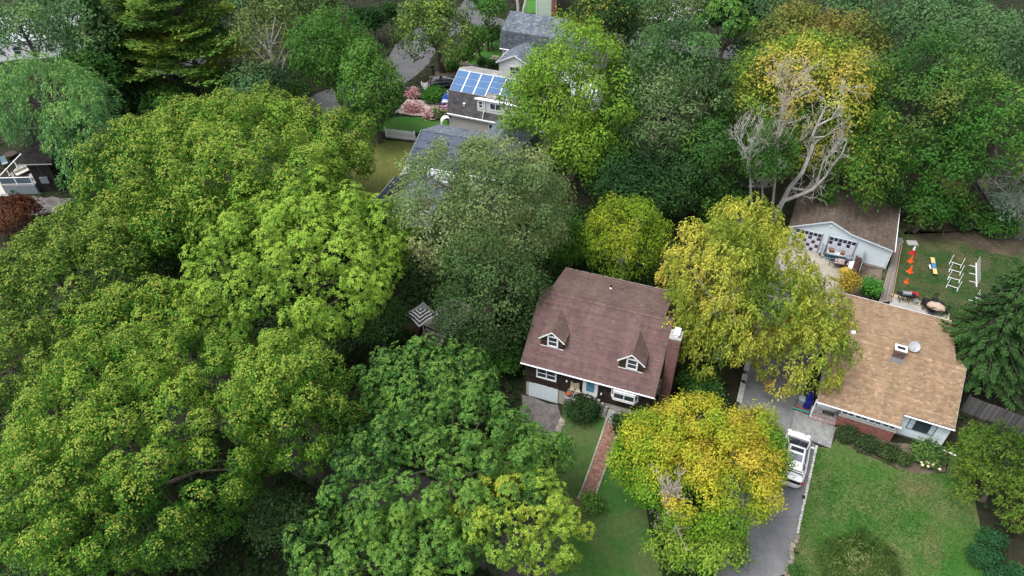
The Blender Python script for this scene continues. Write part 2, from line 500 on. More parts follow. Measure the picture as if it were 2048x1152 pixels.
strip('side_road', [(1420, 1260), (1180, 1165), (960, 1065), (740, 965), (540, 855), (380, 760)], 4.4, LANE, 0.004)
strip('lane', [(520, 410), (460, 500), (400, 600), (370, 740), (400, 850)], 4.6, LANE, 0.0065)
strip('far_road', [(1180, 60), (1260, 76), (1400, 98), (1560, 110), (1800, 120)], 5.0, ROADM, 0.008)
sheet('far_yard_path', [(900, 40), (930, 20), (1010, 40), (1010, 62), (950, 62), (905, 55)], ROADM, 0.013, 0.1)

sheet('driveway', [(1562, 480), (1625, 470), (1720, 560), (1695, 640), (1640, 700), (1598, 800), (1592, 850), (1633, 893), (1597, 1068), (1570, 1152), (1540, 1260), (1370, 1290), (1428, 1152), (1478, 800), (1502, 690), (1530, 600), (1545, 540)], DRIVE, 0.012, 0.04)
sheet('garage_apron', [(1560, 470), (1640, 500), (1725, 545), (1700, 590), (1650, 640), (1585, 600), (1555, 530)], DUST, 0.018, 0.2)
sheet('front_yard_lawn', [(1631, 893), (1661, 897), (1672, 872), (1720, 905), (1790, 935), (1850, 948), (1890, 944), (1905, 905), (1925, 860), (1985, 850), (1940, 960), (1960, 1060), (1975, 1200), (1560, 1200), (1597, 1068)], LAWN, 0.010, 0.10)
sheet('planting_bed', [(1672, 853), (1785, 884), (1885, 895), (1893, 925), (1888, 940), (1850, 948), (1790, 935), (1720, 905), (1668, 872)], MULCH, 0.014, 0.14)
sheet('backyard_lawn', [(1798, 455), (1850, 450), (1950, 470), (2060, 500), (2060, 700), (1925, 640), (1790, 590), (1755, 580)], LAWN_BACK, 0.010, 0.3)
sheet('bare_earth', [(1800, 445), (1880, 440), (1990, 465), (2070, 490), (2070, 520), (1960, 500), (1880, 478), (1810, 470)], ground_mat('bare_soil', [(0.060, 0.047, 0.035), (0.045, 0.042, 0.022), (0.085, 0.066, 0.05)], [0.5, 0.9], fine=20), 0.016, 0.7, 0.6)
sheet('junk_yard_floor', [(1700, 520), (1768, 540), (1752, 590), (1730, 600), (1690, 590)], MULCH, 0.022, 0.1)
sheet('patio', [(1783, 590), (1840, 600), (1897, 622), (1893, 650), (1775, 625)], CONCRETE, 0.020, 0.02, 2)
sheet('brown_lawn', [(1880, 345), (1970, 340), (1975, 390), (1930, 420), (1880, 390)], LAWN_OLIVE, 0.010, 0.3)
sheet('olive_yard', [(730, 275), (832, 285), (812, 330), (790, 372), (762, 408), (690, 420), (640, 350), (690, 290)], LAWN_OLIVE, 0.012, 0.2)
sheet('green_yard', [(800, 233), (890, 236), (905, 262), (800, 268), (760, 262), (770, 240)], LAWN_BRIGHT, 0.011, 0.15)
sheet('pink_terrace', [(815, 198), (890, 203), (905, 228), (830, 232), (790, 224)], PINKC, 0.016, 0.04)
sheet('neighbour_driveway', [(848, 168), (868, 155), (925, 160), (925, 180), (880, 184), (842, 178)], CONCRETE, 0.018, 0.04)
sheet('terraced_bed', [(860, 160), (925, 85), (960, 88), (930, 130), (900, 155)], MULCH, 0.010, 0.2)
sheet('hillside_lawn', [(932, 127), (975, 84), (1010, 84), (1003, 126), (960, 140)], LAWN_BRIGHT, 0.010, 0.1)
sheet('far_green_lawn', [(1050, 0), (1080, 0), (1080, 26), (1045, 26)], LAWN_BRIGHT, 0.010, 0.2)
sheet('far_side_lawn', [(1385, 60), (1440, 70), (1435, 96), (1370, 92)], LAWN_BRIGHT, 0.010, 0.2)
sheet('deck_side_path', [(-30, 360), (4, 360), (18, 392), (-40, 395)], CONCRETE_PALE, 0.012, 0.1)
sheet('gravel_yard', [(60, 392), (140, 396), (115, 425), (55, 430)], GRAVEL, 0.010, 0.3)
sheet('garage_gravel', [(1046, 789), (1120, 812), (1128, 845), (1100, 900), (1055, 865), (1036, 830)], GRAVEL, 0.012, 0.2)
sheet('ranch_path', [(812, 330), (828, 335), (802, 362), (790, 362)], CONCRETE_PALE, 0.018, 0.02)

# raised front lawn of the brown house: one sloping sheet, 1.05 m high at the house and level with the ground at its foot
def lawn_z(py):
    return 1.05 * max(0.0, min(1.0, (1005 - py) / 165.0))
rows = [(800, 1128, 1330), (845, 1122, 1310), (880, 1112, 1300), (920, 1098, 1292), (960, 1085, 1290), (1005, 1075, 1290), (1060, 1090, 1300), (1170, 1120, 1330)]
mb = MB(); vs = []; N = 14
for py, xa, xb in rows:
    for k in range(N + 1):
        x = xa + (xb - xa) * k / N
        z = lawn_z(py) * (1 if 0 < k < N else 0.985) + 0.03
        vs.append(tuple(G(x, py, z)))
fs = []
for r in range(len(rows) - 1):
    for k in range(N):
        a = r * (N + 1) + k
        fs.append((a, a + N + 1, a + N + 2, a + 1))
nb = len(vs)
edge = [r * (N + 1) for r in range(len(rows))]; redge = [r * (N + 1) + N for r in range(len(rows))]
for E_ in (edge, redge):
    base = len(vs)
    for i in E_: vs.append((vs[i][0], vs[i][1], -0.1))
    for j in range(len(E_) - 1):
        fs.append((E_[j], E_[j + 1], base + j + 1, base + j) if E_ is redge else (E_[j + 1], E_[j], base + j, base + j + 1))
mb.add(vs, fs)
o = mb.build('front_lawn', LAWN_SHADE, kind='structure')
PATCH.append(np.array([G(x, y)[:2] for x, y in ((1128, 800), (1330, 800), (1290, 1000), (1330, 1170), (1120, 1170), (1075, 1005))]))

# brick walk up the raised lawn
wl = [(1217, 835), (1205, 872), (1190, 915), (1172, 965), (1158, 1000)]
wr = [(1244, 838), (1228, 880), (1212, 925), (1194, 975), (1181, 1010)]
def on_lawn(x, y, dz=0.0):
    return G(x, y, lawn_z(y) + 0.03 + dz)
walk = thing('brick_walkway', 'long straight red brick walk leading to the brown house steps', 'walkway', on_lawn(1200, 900))
bm_, ed = MB(), MB()
pl = walk.location
nrow = 62
brk = [(0.215, 0.108, 0.080), (0.185, 0.092, 0.072), (0.25, 0.135, 0.10), (0.15, 0.085, 0.07), (0.22, 0.125, 0.10)]
def lerp_line(L, t):
    s = t * (len(L) - 1); i = min(int(s), len(L) - 2); f = s - i
    return (L[i][0] + (L[i + 1][0] - L[i][0]) * f, L[i][1] + (L[i + 1][1] - L[i][1]) * f)
for r in range(nrow):
    a = on_lawn(*lerp_line(wl, r / nrow), 0.02); b = on_lawn(*lerp_line(wr, r / nrow), 0.02)
    a2 = on_lawn(*lerp_line(wl, (r + 0.93) / nrow), 0.02); b2 = on_lawn(*lerp_line(wr, (r + 0.93) / nrow), 0.02)
    n = 5
    for k in range(n):
        t0, t1 = (k + (0.5 if r % 2 else 0) - 0.25) / n, (k + 0.95 + (0.5 if r % 2 else 0) - 0.25) / n
        t0, t1 = max(0, t0), min(1, t1)
        if t1 - t0 < 0.03: continue
        h = random.uniform(0, 0.012)
        P = [a + (b - a) * t0, a2 + (b2 - a2) * t0, a2 + (b2 - a2) * t1, a + (b - a) * t1]
        P = [np.array(p) - np.array(pl) + np.array([0, 0, h]) for p in P]
        bm_.slab(P, (0, 0, 1), 0.05, vary(random.choice(brk), 0.15))
bm_.build('bricks', BRICKM, walk, kind='stuff')
base_ = MB()
pts = [on_lawn(*lerp_line(wl, i / 12), 0.008) - np.array(pl) for i in range(13)] + [on_lawn(*lerp_line(wr, i / 12), 0.008) - np.array(pl) for i in range(12, -1, -1)]
for i in range(12):
    base_.quad(pts[i], pts[i + 1], pts[24 - i], pts[25 - i])
base_.build('bed', MORTAR, walk)
for L_ in (wl, wr):
    for i in range(16):
        a = on_lawn(*lerp_line(L_, i / 16), 0.03) - np.array(pl); b = on_lawn(*lerp_line(L_, (i + 0.94) / 16), 0.03) - np.array(pl)
        d = (b - a) / np.linalg.norm(b - a); sgn = -1 if L_ is wl else 1
        nrm = np.array([-d[1], d[0], 0]) * sgn; nrm /= np.linalg.norm(nrm)
        e = MB(); c = vary((0.27, 0.24, 0.19), 0.2)
        e.box((a + b) / 2 + nrm * 0.09, (np.linalg.norm(b - a), 0.13, 0.14), axes=(d, nrm, np.array([0, 0, 1.0])), col=c)
        e.build('edging_block', STONE, walk)
# lower branch of the walk
lw = thing('brick_path', 'short red brick path branching off towards the road under the trees', 'walkway', G(1140, 995, 0))
bb = MB()
A0, A1, B0, B1 = [G(x, y, 0.05) - np.array(lw.location) for x, y in ((1108, 985), (1178, 998), (1104, 1003), (1172, 1020))]
for i in range(24):
    for j in range(6):
        t0, t1 = (i + (0.5 if j % 2 else 0)) / 24.5, (i + 0.94 + (0.5 if j % 2 else 0)) / 24.5
        s0, s1 = j / 6, (j + 0.93) / 6
        q = lambda t, s: (A0 + (A1 - A0) * t) * (1 - s) + (B0 + (B1 - B0) * t) * s + np.array([0, 0, 0.0])
        bb.slab([q(t0, s1), q(t1, s1), q(t1, s0), q(t0, s0)], (0, 0, 1), 0.06, vary(random.choice(brk), 0.15))
bb.build('bricks', BRICKM, lw, kind='stuff')
PATCH.append(np.array([G(x, y)[:2] for x, y in ((1095, 980), (1190, 990), (1185, 1025), (1095, 1010))]))

def rock(parent, p, r, col, name='stone', flat=0.6, seed=0):
    rn = random.Random(seed)
    bm = bmesh.new(); bmesh.ops.create_icosphere(bm, subdivisions=1, radius=1)
    for v in bm.verts:
        k = rn.uniform(0.78, 1.12)
        v.co = Vector((v.co.x * r * k * rn.uniform(0.9, 1.25), v.co.y * r * k, v.co.z * r * k * flat))
    me = bpy.data.meshes.new(name); bm.to_mesh(me); bm.free()
    a = me.color_attributes.new('Col', 'FLOAT_COLOR', 'POINT')
    a.data.foreach_set('color', np.array([(*col, 1)] * len(me.vertices), dtype=np.float32).ravel())
    me.materials.append(STONE)
    o = bpy.data.objects.new(name, me); o.location = tuple(float(c) for c in p); o.rotation_euler = (0, 0, rn.uniform(0, 3)); link(o, parent)
    return o
wall = thing('stone_wall', 'dry stone edge of the raised lawn beside the gravel by the garage door', 'wall', G(1112, 880, 0))
i = 0
for t in np.linspace(0, 1, 13):
    for lv in range(2):
        x = 1128 + (1094 - 1128) * t; y = 842 + (925 - 842) * t
        p = G(x - 3 + random.uniform(-2, 2), y, lawn_z(y) * (0.45 + 0.5 * lv)) - np.array(wall.location)
        rock(wall, p, random.uniform(0.2, 0.33), vary((0.27, 0.245, 0.21), 0.25), flat=0.75, seed=i); i += 1

# driveway edges
kerb = thing('stone_kerb', 'row of pale granite kerb blocks between the driveway and the right lawn', 'kerb', G(1615, 980, 0))
pa, pb = G(1633, 892, 0), G(1594, 1068, 0)
n = 30
d = (pb - pa) / np.linalg.norm(pb - pa); L = np.linalg.norm(pb - pa); nv = np.array([-d[1], d[0], 0])

kmeshes = []
for q in range(5):
    k_ = MB(); k_.box((0, 0, 0), (L / n * random.uniform(0.85, 0.93), random.uniform(0.15, 0.19), 0.2), col=vary((0.38, 0.375, 0.355), 0.18)); kmeshes.append(k_.mesh('kerb_block', STONE, bevel=0.015))
for i in range(n):
    p = pa + d * L * (i + 0.5) / n + nv * random.uniform(-0.015, 0.015) + np.array([0, 0, 0.02 + random.uniform(0, 0.02)]) - np.array(kerb.location)
    o = bpy.data.objects.new('kerb_block', random.choice(kmeshes)); o.location = p; o.rotation_euler = (0, 0, math.atan2(d[1], d[0]) + random.uniform(-0.05, 0.05)); link(o, kerb)
rk = thing('rock_edging', 'rough brown boulders edging the foot of the driveway', 'rocks', G(1585, 1110, 0))
for i in range(12):
    x = 1591 + (1572 - 1591) * i / 11; y = 1074 + (1165 - 1074) * i / 11
    p = G(x + random.uniform(-3, 3), y, 0.1) - np.array(rk.location)
    rock(rk, p, random.uniform(0.2, 0.31), vary((0.24, 0.205, 0.165), 0.2), flat=0.7, seed=100 + i)
lk = thing('granite_border', 'pale granite border strip on the left edge of the shaded driveway', 'kerb', G(1490, 745, 0))
for (xa, ya, xb, yb, n) in ((1507, 682, 1492, 742, 9), (1490, 750, 1478, 805, 8)):
    pa, pb = G(xa, ya, 0), G(xb, yb, 0); d = (pb - pa) / np.linalg.norm(pb - pa); L = np.linalg.norm(pb - pa)
    for i in range(n):
        k_ = MB(); k_.box((0, 0, 0), (L / n * 0.93, 0.42, 0.22), col=vary((0.40, 0.39, 0.375), 0.1))
        k_.build('kerb_block', STONE, lk, loc=tuple(pa + d * L * (i + 0.5) / n - np.array(lk.location) + np.array([0, 0, 0.03])), rz=math.atan2(d[1], d[0]), bevel=0.02)
pad = thing('entry_pad', 'grey stamped concrete pad in front of the brick stoop', 'paving', G(1630, 860, 0))
pg = [G(x, y, 0)[:2] - np.array(pad.location)[:2] for x, y in ((1590, 820), (1671, 856), (1661, 897), (1582, 866))]
mb = MB(); mb.prism([tuple(p) for p in pg], -0.05, 0.05); mb.build('slab', PAD, pad)
rn = random.Random(5)
for i in range(9):
    for j in range(7):
        q = lambda s, t: (pg[0] * (1 - s) + pg[1] * s) * (1 - t) + (pg[3] * (1 - s) + pg[2] * s) * t
        s0, s1, t0, t1 = (i + 0.04) / 9, (i + 0.96) / 9, (j + 0.04) / 7, (j + 0.96) / 7
        k_ = MB(); z = 0.056 + rn.uniform(0, 0.006)
        k_.slab([(*q(s0, t1), z), (*q(s1, t1), z), (*q(s1, t0), z), (*q(s0, t0), z)], (0, 0, 1), 0.02, vary((0.215, 0.215, 0.21), 0.14, rn))
        k_.build('paver', STONE, pad)

# ---------------------------------------------------------------- the brown house
R_ = math.radians
BROWN = [(0.134, 0.083, 0.077), (0.144, 0.090, 0.084), (0.123, 0.077, 0.073), (0.140, 0.083, 0.072), (0.130, 0.084, 0.081), (0.116, 0.076, 0.076)]
GREYBROWN = [(0.122, 0.080, 0.070), (0.138, 0.092, 0.078), (0.106, 0.072, 0.065), (0.130, 0.084, 0.074)]
WOODSH = [(0.034, 0.022, 0.018), (0.026, 0.018, 0.015), (0.046, 0.030, 0.023), (0.02, 0.015, 0.013)]
EL = G(1041.7, 724, 4.08)
house = thing('brown_house', 'dark shingled house with a brown roof, two dormers and a white basement garage door', 'house', (EL[0], EL[1], 0), -R_(21.33))
WD = 10.27
mb = MB(); mb.cur = (0.03, 0.021, 0.018)
mb.prism([(0.25, 0.3), (WD - 0.25, 0.3), (WD - 0.25, 9.1), (0.25, 9.1)], 1.68, 3.95)
for u0 in (0.25, WD - 0.25):                       # gables
    mb.prism([(0, 0)], 0, 0) if False else None
    mb.add([(u0, 0.3, 3.95), (u0, 9.1, 3.95), (u0, 4.74, 7.3)], [(0, 1, 2) if u0 > 1 else (0, 2, 1)])
mb.prism([(0.75, 4.8), (WD - 0.75, 4.8), (WD - 0.75, 8.9), (0.75, 8.9)], 3.95, 6.0)
wall = mb.build('wall', DARKWOOD, house)
shingle_field((0.25, 0.3, 1.7), (1, 0, 0), (0, 0, 1), (0, -1, 0), 2.25, lambda v: (0, WD - 0.5), 0.19, 0.17, WOODSH, t=0.018, jit=0.4, seed=11, irregular=0.02).build('wall_shingles', DARKWOOD, wall, kind='stuff')
for nm, U_, o_, ln in (('left', (0, -1, 0), (0.25, 9.1, 1.7), 8.8), ('right', (0, 1, 0), (WD - 0.25, 0.3, 1.7), 8.8)):
    N_ = np.cross(U_, (0, 0, 1))
    def xr_(v, ln=ln):
        h = v + 1.7
        if h < 4: return (0, ln)
        f = (h - 4) / 3.3
        return (4.4 * f, ln - 4.4 * f)
    shingle_field(o_, U_, (0, 0, 1), N_, 5.3, xr_, 0.19, 0.17, WOODSH, t=0.018, jit=0.4, seed=12, irregular=0.02).build('wall_shingles', DARKWOOD, wall, kind='stuff')
mb = MB(); mb.prism([(0.3, 0.36), (WD - 0.3, 0.36), (WD - 0.3, 9.05), (0.3, 9.05)], -0.2, 1.68); mb.build('foundation', CONCRETE_PALE, house)
SL, RN, RS = 5.834, 4.74, 3.40
Vf = np.array([0, RN, RS]) / SL
roof = roof_plane(house, (0, 0, 4.08), (1, 0, 0), Vf, SL, lambda v: (0, WD), 0.13, 0.31, BROWN, seed=2, t=0.016)
roof_plane(house, (WD, 2 * RN, 4.08), (-1, 0, 0), np.array([0, -RN, RS]) / SL, SL, lambda v: (0, WD), 0.13, 0.31, GREYBROWN, seed=3)
sv = np.array([0, -4.4, 1.18]); sl = float(np.linalg.norm(sv)); sv = sv / sl
roof_plane(house, (WD - 0.62, 4.85 + 4.4, 6.3), (-1, 0, 0), sv, sl, lambda v: (0, WD - 1.24), 0.13, 0.31, GREYBROWN, seed=4, name='rear_roof')
mb = MB(); mb.box((WD / 2, 9.27, 6.2), (WD - 1.2, 0.04, 0.18)); mb.build('fascia', WHITE, house)
mb = MB()
rr = random.Random(4)
for i in range(48):
    x = WD * (i + 0.5) / 48; c = vary(rr.choice(BROWN), 0.12, rr)
    for sgn in (-1, 1):
        mb.slab([(x - 0.12, 4.74, 7.53 + 0.012 * (i % 2)), (x + 0.11, 4.74, 7.53 + 0.012 * (i % 2)), (x + 0.11, 4.74 + sgn * 0.17, 7.43 + 0.012 * (i % 2)), (x - 0.12, 4.74 + sgn * 0.17, 7.43 + 0.012 * (i % 2))], (0, 0, 1), 0.02, c)
mb.build('ridge_caps', SHINGLE, house, kind='stuff')
mb = MB(); mb.tube([(-0.02, -0.06, 4.02), (WD + 0.02, -0.06, 4.02)], 0.055, 6)
gt = mb.build('gutter', WHITE, house)
for i in range(14):
    k_ = MB(); k_.box((0.3 + i * 0.74, -0.05, 4.085), (0.03, 0.13, 0.02)); k_.build('bracket', WHITE, gt)
mb = MB(); mb.box((WD / 2, 0.02, 3.92), (WD, 0.03, 0.16)); mb.build('fascia', WHITE, house)
for x0 in (-0.022, WD + 0.022):
    mb = MB()
    for sgn in (1, -1):
        a_ = np.array([x0, RN - sgn * RN, 4.04]); b_ = np.array([x0, RN, 7.43]); d_ = (b_ - a_) / np.linalg.norm(b_ - a_)
        mb.box((a_ + b_) / 2 - np.array([0, 0, 0.09]), (0.03, np.linalg.norm(b_ - a_), 0.14), axes=((1, 0, 0), d_, np.cross((1, 0, 0), d_)))
    mb.build('rake_board', FELT, house)
# garage door, front window, front door
mb = MB(); mb.box((1.735, 0.335, 0.83), (2.30, 0.05, 1.72)); gd = mb.build('garage_door', WHITE, house)
for r in range(5):
    for c in range(2):
        k_ = MB(); k_.box((1.735 - 0.54 + 1.08 * c, 0.302, 0.16 + 0.325 * r), (1.05, 0.022, 0.30), col=(0.75, 0.77, 0.79)); k_.build('door_panel', PALE_BLUE, gd, bevel=0.006)
k_ = MB(); k_.box((0.575, 0.33, 0.85), (0.06, 0.10, 1.76)); k_.box((2.895, 0.33, 0.85), (0.06, 0.10, 1.76)); k_.box((1.735, 0.33, 1.70), (2.26, 0.10, 0.07)); k_.build('door_frame', WHITE, gd)
window(house, 1.98, 2.57, 3.72, 1.62, 0.283, panes=2, rows=2, fw=0.11, out=0.07)
mb = MB(); mb.box((5.46, 0.27, 3.1), (0.93, 0.05, 1.78)); dr = mb.build('front_door', WHITE, house)
k_ = MB(); k_.box((5.46, 0.243, 3.16), (0.62, 0.02, 1.3)); k_.build('door_glass', GLASS_BLUE, dr)
k_ = MB()
for x in (-0.53, 0.53): k_.box((5.46 + x, 0.26, 3.1), (0.11, 0.09, 1.82))
k_.box((5.46, 0.255, 4.0), (1.17, 0.1, 0.1)); k_.build('door_frame', WHITE, dr)
k_ = MB(); k_.box((5.8, 0.23, 3.05), (0.04, 0.05, 0.16)); k_.build('handle', STEEL, dr)
mb = MB(); mb.lathe([(0.05, -0.11), (0.075, -0.02), (0.06, 0.06), (0.03, 0.12)], (3.62, 0.2, 3.05), 8); mb.build('wall_lamp', WHITE, house)
mb = MB(); mb.lathe([(0.05, -0.11), (0.075, -0.02), (0.06, 0.06), (0.03, 0.12)], (6.35, 0.2, 2.65), 8); mb.build('wall_lamp', WHITE, house)
# bay window on the right
bw = MB(); bw.prism([(7.05, 0.28), (7.3, -0.12), (8.9, -0.12), (9.15, 0.28)], 2.75, 3.0); bw.prism([(7.05, 0.28), (7.3, -0.12), (8.9, -0.12), (9.15, 0.28)], 3.55, 3.8)
for x, y in ((7.12, 0.2), (7.32, -0.08), (8.1, -0.085), (8.88, -0.08), (9.08, 0.2)): bw.box((x, y, 3.275), (0.08, 0.08, 0.55))
bay = bw.build('bay_window', WHITE, house)
for x in (7.71, 8.49):
    k_ = MB(); k_.box((x, -0.075, 3.275), (0.70, 0.02, 0.55)); k_.build('pane', GLASS, bay)
# dormers
def dormer(uc, vf, ze, zp, seed):
    hw = 0.9
    roofz = lambda v: 4.08 + v * RS / RN
    vback = lambda z: (z - 4.08) * RN / RS
    d = MB(); d.cur = (0.03, 0.02, 0.017)
    zb = roofz(vf) - 0.05
    d.add([(uc - hw, vf, zb), (uc + hw, vf, zb), (uc + hw, vf, ze + 0.02), (uc, vf, zp - 0.04), (uc - hw, vf, ze + 0.02),
           (uc - hw, vback(ze) + 0.1, ze + 0.02), (uc + hw, vback(ze) + 0.1, ze + 0.02), (uc, vback(zp), zp - 0.04), (uc - hw, vf + 0.02, zb), (uc + hw, vf + 0.02, zb)],
          [(0, 1, 2, 3, 4), (0, 4, 5), (1, 6, 2)])
    do = d.build('dormer', DARKWOOD, house)
    hgt = lambda v: zb + v
    def xr(v):
        z = zb + v
        if z < ze: return (0, 2 * hw)
        f = (z - ze) / (zp - ze)
        return (hw * f, 2 * hw - hw * f)
    shingle_field((uc - hw, vf, zb), (1, 0, 0), (0, 0, 1), (0, -1, 0), zp - zb - 0.1, xr, 0.17, 0.2, [(0.055, 0.036, 0.027), (0.04, 0.027, 0.021), (0.07, 0.046, 0.034)], t=0.02, jit=0.4, seed=seed).build('wall_shingles', DARKWOOD, do, kind='stuff')
    ov = 0.16; ew = hw + 0.12
    slen = math.hypot(ew, zp - ze + 0.0); yb = vback(zp) + 0.02; yl = vback(ze) + 0.02; yf = vf - ov
    cols = GREYBROWN if seed == 21 else BROWN
    Vl = np.array([ew, 0, zp - ze]) / slen
    roof_plane(do, (uc - ew, yb, ze), (0, -1, 0), Vl, slen, lambda s: ((yb - yl) * (1 - s / slen), yb - yf), 0.12, 0.28, cols, seed=seed, thick=0.07, name='dormer_roof', M=FELT)
    Vr = np.array([-ew, 0, zp - ze]) / slen
    roof_plane(do, (uc + ew, yf, ze), (0, 1, 0), Vr, slen, lambda s: (0, (yl - yf) + (yb - yl) * s / slen), 0.12, 0.28, GREYBROWN, seed=seed + 1, thick=0.07, name='dormer_roof', M=FELT)
    k_ = MB()
    for sgn, V_ in ((-1, Vl), (1, Vr)):
        a = np.array([uc + sgn * ew, yf - 0.016, ze - 0.06]); b = np.array([uc, yf - 0.016, zp - 0.06])
        k_.box((a + b) / 2, (0.032 if sgn < 0 else 0.031, slen, 0.10), axes=((0, 1, 0), V_, np.cross((0, 1, 0), V_)))
    k_.build('bargeboard', WHITE, do)
    k_ = MB(); k_.box((uc, vf - 0.03, zb + 0.08), (2 * hw + 0.02, 0.05, 0.03)); k_.build('sill', WHITE, do)
    w = window(house, uc + 0.06, zb + 0.17, zb + 1.27, 0.86, vf - 0.02, rows=2, fw=0.12, out=0.06)
    w.parent = do
dormer(2.03, 1.36, 5.93, 6.82, 21)
dormer(8.13, 1.22, 5.84, 6.73, 31)
# chimney outside the right gable, brick by brick
mb = MB(); mb.box((10.78, 2.70, 4.0), (0.78, 0.9, 8.0)); ch = mb.build('chimney', MORTAR, house)
brickmb = MB(); rb = random.Random(3)
cb = [(0.20, 0.095, 0.085), (0.17, 0.085, 0.08), (0.23, 0.115, 0.10), (0.15, 0.08, 0.078)]
def brick_wall(mb, a, U, N, L, h, cols, bl=0.215, bh=0.072, depth=0.012, z0=0.0):
    a = np.array(a, float); U = np.array(U, float); N = np.array(N, float)
    r = 0; z = z0
    while z < h - 0.02:
        x = -(bl / 2 if r % 2 else 0)
        while x < L:
            x0, x1 = max(0, x), min(L, x + bl - 0.014)
            if x1 - x0 > 0.02:
                dd = depth * rb.uniform(0.7, 1.3)
                p = a + U * (x0 + x1) / 2 + np.array([0, 0, z + bh / 2 - 0.006]) + N * dd / 2
                mb.box(p, (x1 - x0, dd, bh - 0.013), axes=(U, N, np.array([0, 0, 1.0])), col=vary(rb.choice(cols), 0.14, rb))
            x += bl
        z += bh; r += 1
brick_wall(brickmb, (10.39, 2.25, 0.9), (1, 0, 0), (0, -1, 0), 0.78, 7.0, cb)
brick_wall(brickmb, (11.17, 2.25, 3.9), (0, 1, 0), (1, 0, 0), 0.9, 4.0, cb)
brick_wall(brickmb, (10.39, 3.15, 5.9), (0, -1, 0), (-1, 0, 0), 0.9, 2.0, cb)
brickmb.build('bricks', BRICKM, ch, kind='stuff')
k_ = MB(); k_.box((10.78, 2.70, 8.06), (0.86, 0.98, 0.12)); k_.build('cap', CONCRETE, ch, bevel=0.02)
for y in (2.52, 2.92):
    k_ = MB(); k_.box((10.82, y, 8.27), (0.28, 0.28, 0.26), taper=0.9); k_.box((10.82, y, 8.44), (0.42, 0.36, 0.06)); k_.build('flue_cap', WHITE, ch, bevel=0.012)
mb = MB(); mb.tube([(4.9, 7.4, 6.7), (4.9, 7.4, 7.15)], 0.06, 8); vp = mb.build('vent_pipe', BLACKM, house)
k_ = MB(); k_.lathe([(0.13, 0), (0.07, 0.14)], (4.9, 7.4, 6.78), 8); k_.build('flashing', WHITE, vp)
# stoop, rail and steps
mb = MB(); mb.box((4.86, -0.18, 1.1), (2.28, 0.92, 2.2)); st = mb.build('stoop', CONCRETE, house, bevel=0.02)
for i in range(4):
    k_ = MB(); k_.box((6.16 + i * 0.32, -0.18, (2.2 - 0.27 * (i + 1)) / 2), (0.32, 0.9, 2.2 - 0.27 * (i + 1) - 0.004)); k_.build('step', CONCRETE, st, bevel=0.015)
k_ = MB(); k_.box((7.75, -0.35, 0.58), (0.9, 1.3, 1.06)); k_.build('landing', CONCRETE, st, bevel=0.02)
rl = MB(); y = -0.58
for i in range(20):
    x = 3.8 + i * 0.108; rl.box((x, y, 2.62), (0.018, 0.018, 0.82))
rl.box((4.83, y, 3.04), (2.1, 0.035, 0.03)); rl.box((4.83, y, 2.30), (2.1, 0.025, 0.025))
for i in range(8):
    x = 5.95 + i * 0.14; z = 2.62 - i * 0.115; rl.box((x, y, z), (0.018, 0.018, 0.82))
rl.tube([(5.88, y, 3.04), (7.05, y, 2.07)], 0.022, 6); rl.box((7.05, y, 1.6), (0.03, 0.03, 0.95)); rl.box((5.88, y, 2.6), (0.04, 0.04, 0.9))
for i in range(7):
    rl.box((3.8, -0.5 + i * 0.11, 2.62), (0.018, 0.018, 0.82))
rl.box((3.8, -0.17, 3.04), (0.035, 0.8, 0.03))
rl.build('railing', BLACKM, house)
def H(x, y, z):                                   # brown house frame to world
    c, s = math.cos(-R_(21.33)), math.sin(-R_(21.33))
    return (EL[0] + x * c - y * s, EL[1] + x * s + y * c, z)
HR = -R_(21.33)
dm = thing('doormat', 'black doormat with white script lettering at the brown house door', 'doormat', H(5.3, -0.06, 2.205), HR)
k_ = MB(); k_.box((0, 0, 0.012), (0.80, 0.44, 0.02)); k_.build('mat', mat('mat_black', (0.018, 0.017, 0.02), 0.95, 0.3, 30), dm)
fc = bpy.data.curves.new('lettering', 'FONT'); fc.body = 'hello'; fc.size = 0.3; fc.shear = 0.35; fc.align_x = 'CENTER'; fc.align_y = 'CENTER'; fc.extrude = 0.002
fo = bpy.data.objects.new('lettering', fc); COL.objects.link(fo); bpy.context.view_layer.update()
lm = bpy.data.meshes.new_from_object(fo.evaluated_get(bpy.context.evaluated_depsgraph_get())); bpy.data.objects.remove(fo)
lm.materials.clear(); lm.materials.append(WHITE); fo = bpy.data.objects.new('lettering', lm); fo.location = (0, 0, 0.026); link(fo, dm)
rg = thing('striped_rug', 'black and white checked rug lying under the doormat', 'rug', H(5.3, -0.33, 2.205), HR)
for i in range(8):
    for j in range(2):
        k_ = MB(); k_.box((-0.5 + (i + 0.5) * 0.125, (j - 0.5) * 0.1, 0.005), (0.122, 0.098, 0.008)); k_.build('check', WHITE if (i + j) % 2 else mat('mat_black'), rg)
def folding_chair(lbl, loc, rz, fab):
    t = thing('porch_chair', lbl, 'chair', loc, rz, 'chairs on the porch of the brown house')
    k_ = MB(); k_.box((0, 0, 0.43), (0.48, 0.46, 0.05)); k_.build('seat', fab, t, bevel=0.015)
    k_ = MB(); k_.box((0, 0.26, 0.72), (0.48, 0.05, 0.55), axes=((1, 0, 0), (0, 0.97, -0.24), (0, 0.24, 0.97))); k_.build('backrest', fab, t, bevel=0.015)
    for sx in (-0.22, 0.22):
        for sy in (-0.2, 0.2):
            k_ = MB(); k_.tube([(sx, sy, 0.41), (sx, sy * 1.15, 0)], 0.018, 5); k_.build('leg', BLACKM, t)
TANF = mat('tan_fabric', (0.33, 0.28, 0.20), 0.9, 0.1, 20)
folding_chair('beige cushioned porch chair nearer to the front door', H(4.55, -0.15, 2.2), HR + 0.5, TANF)
folding_chair('beige porch chair against the wall beside the wall lamp', H(4.2, 0.05, 2.2), HR + 0.2, TANF)
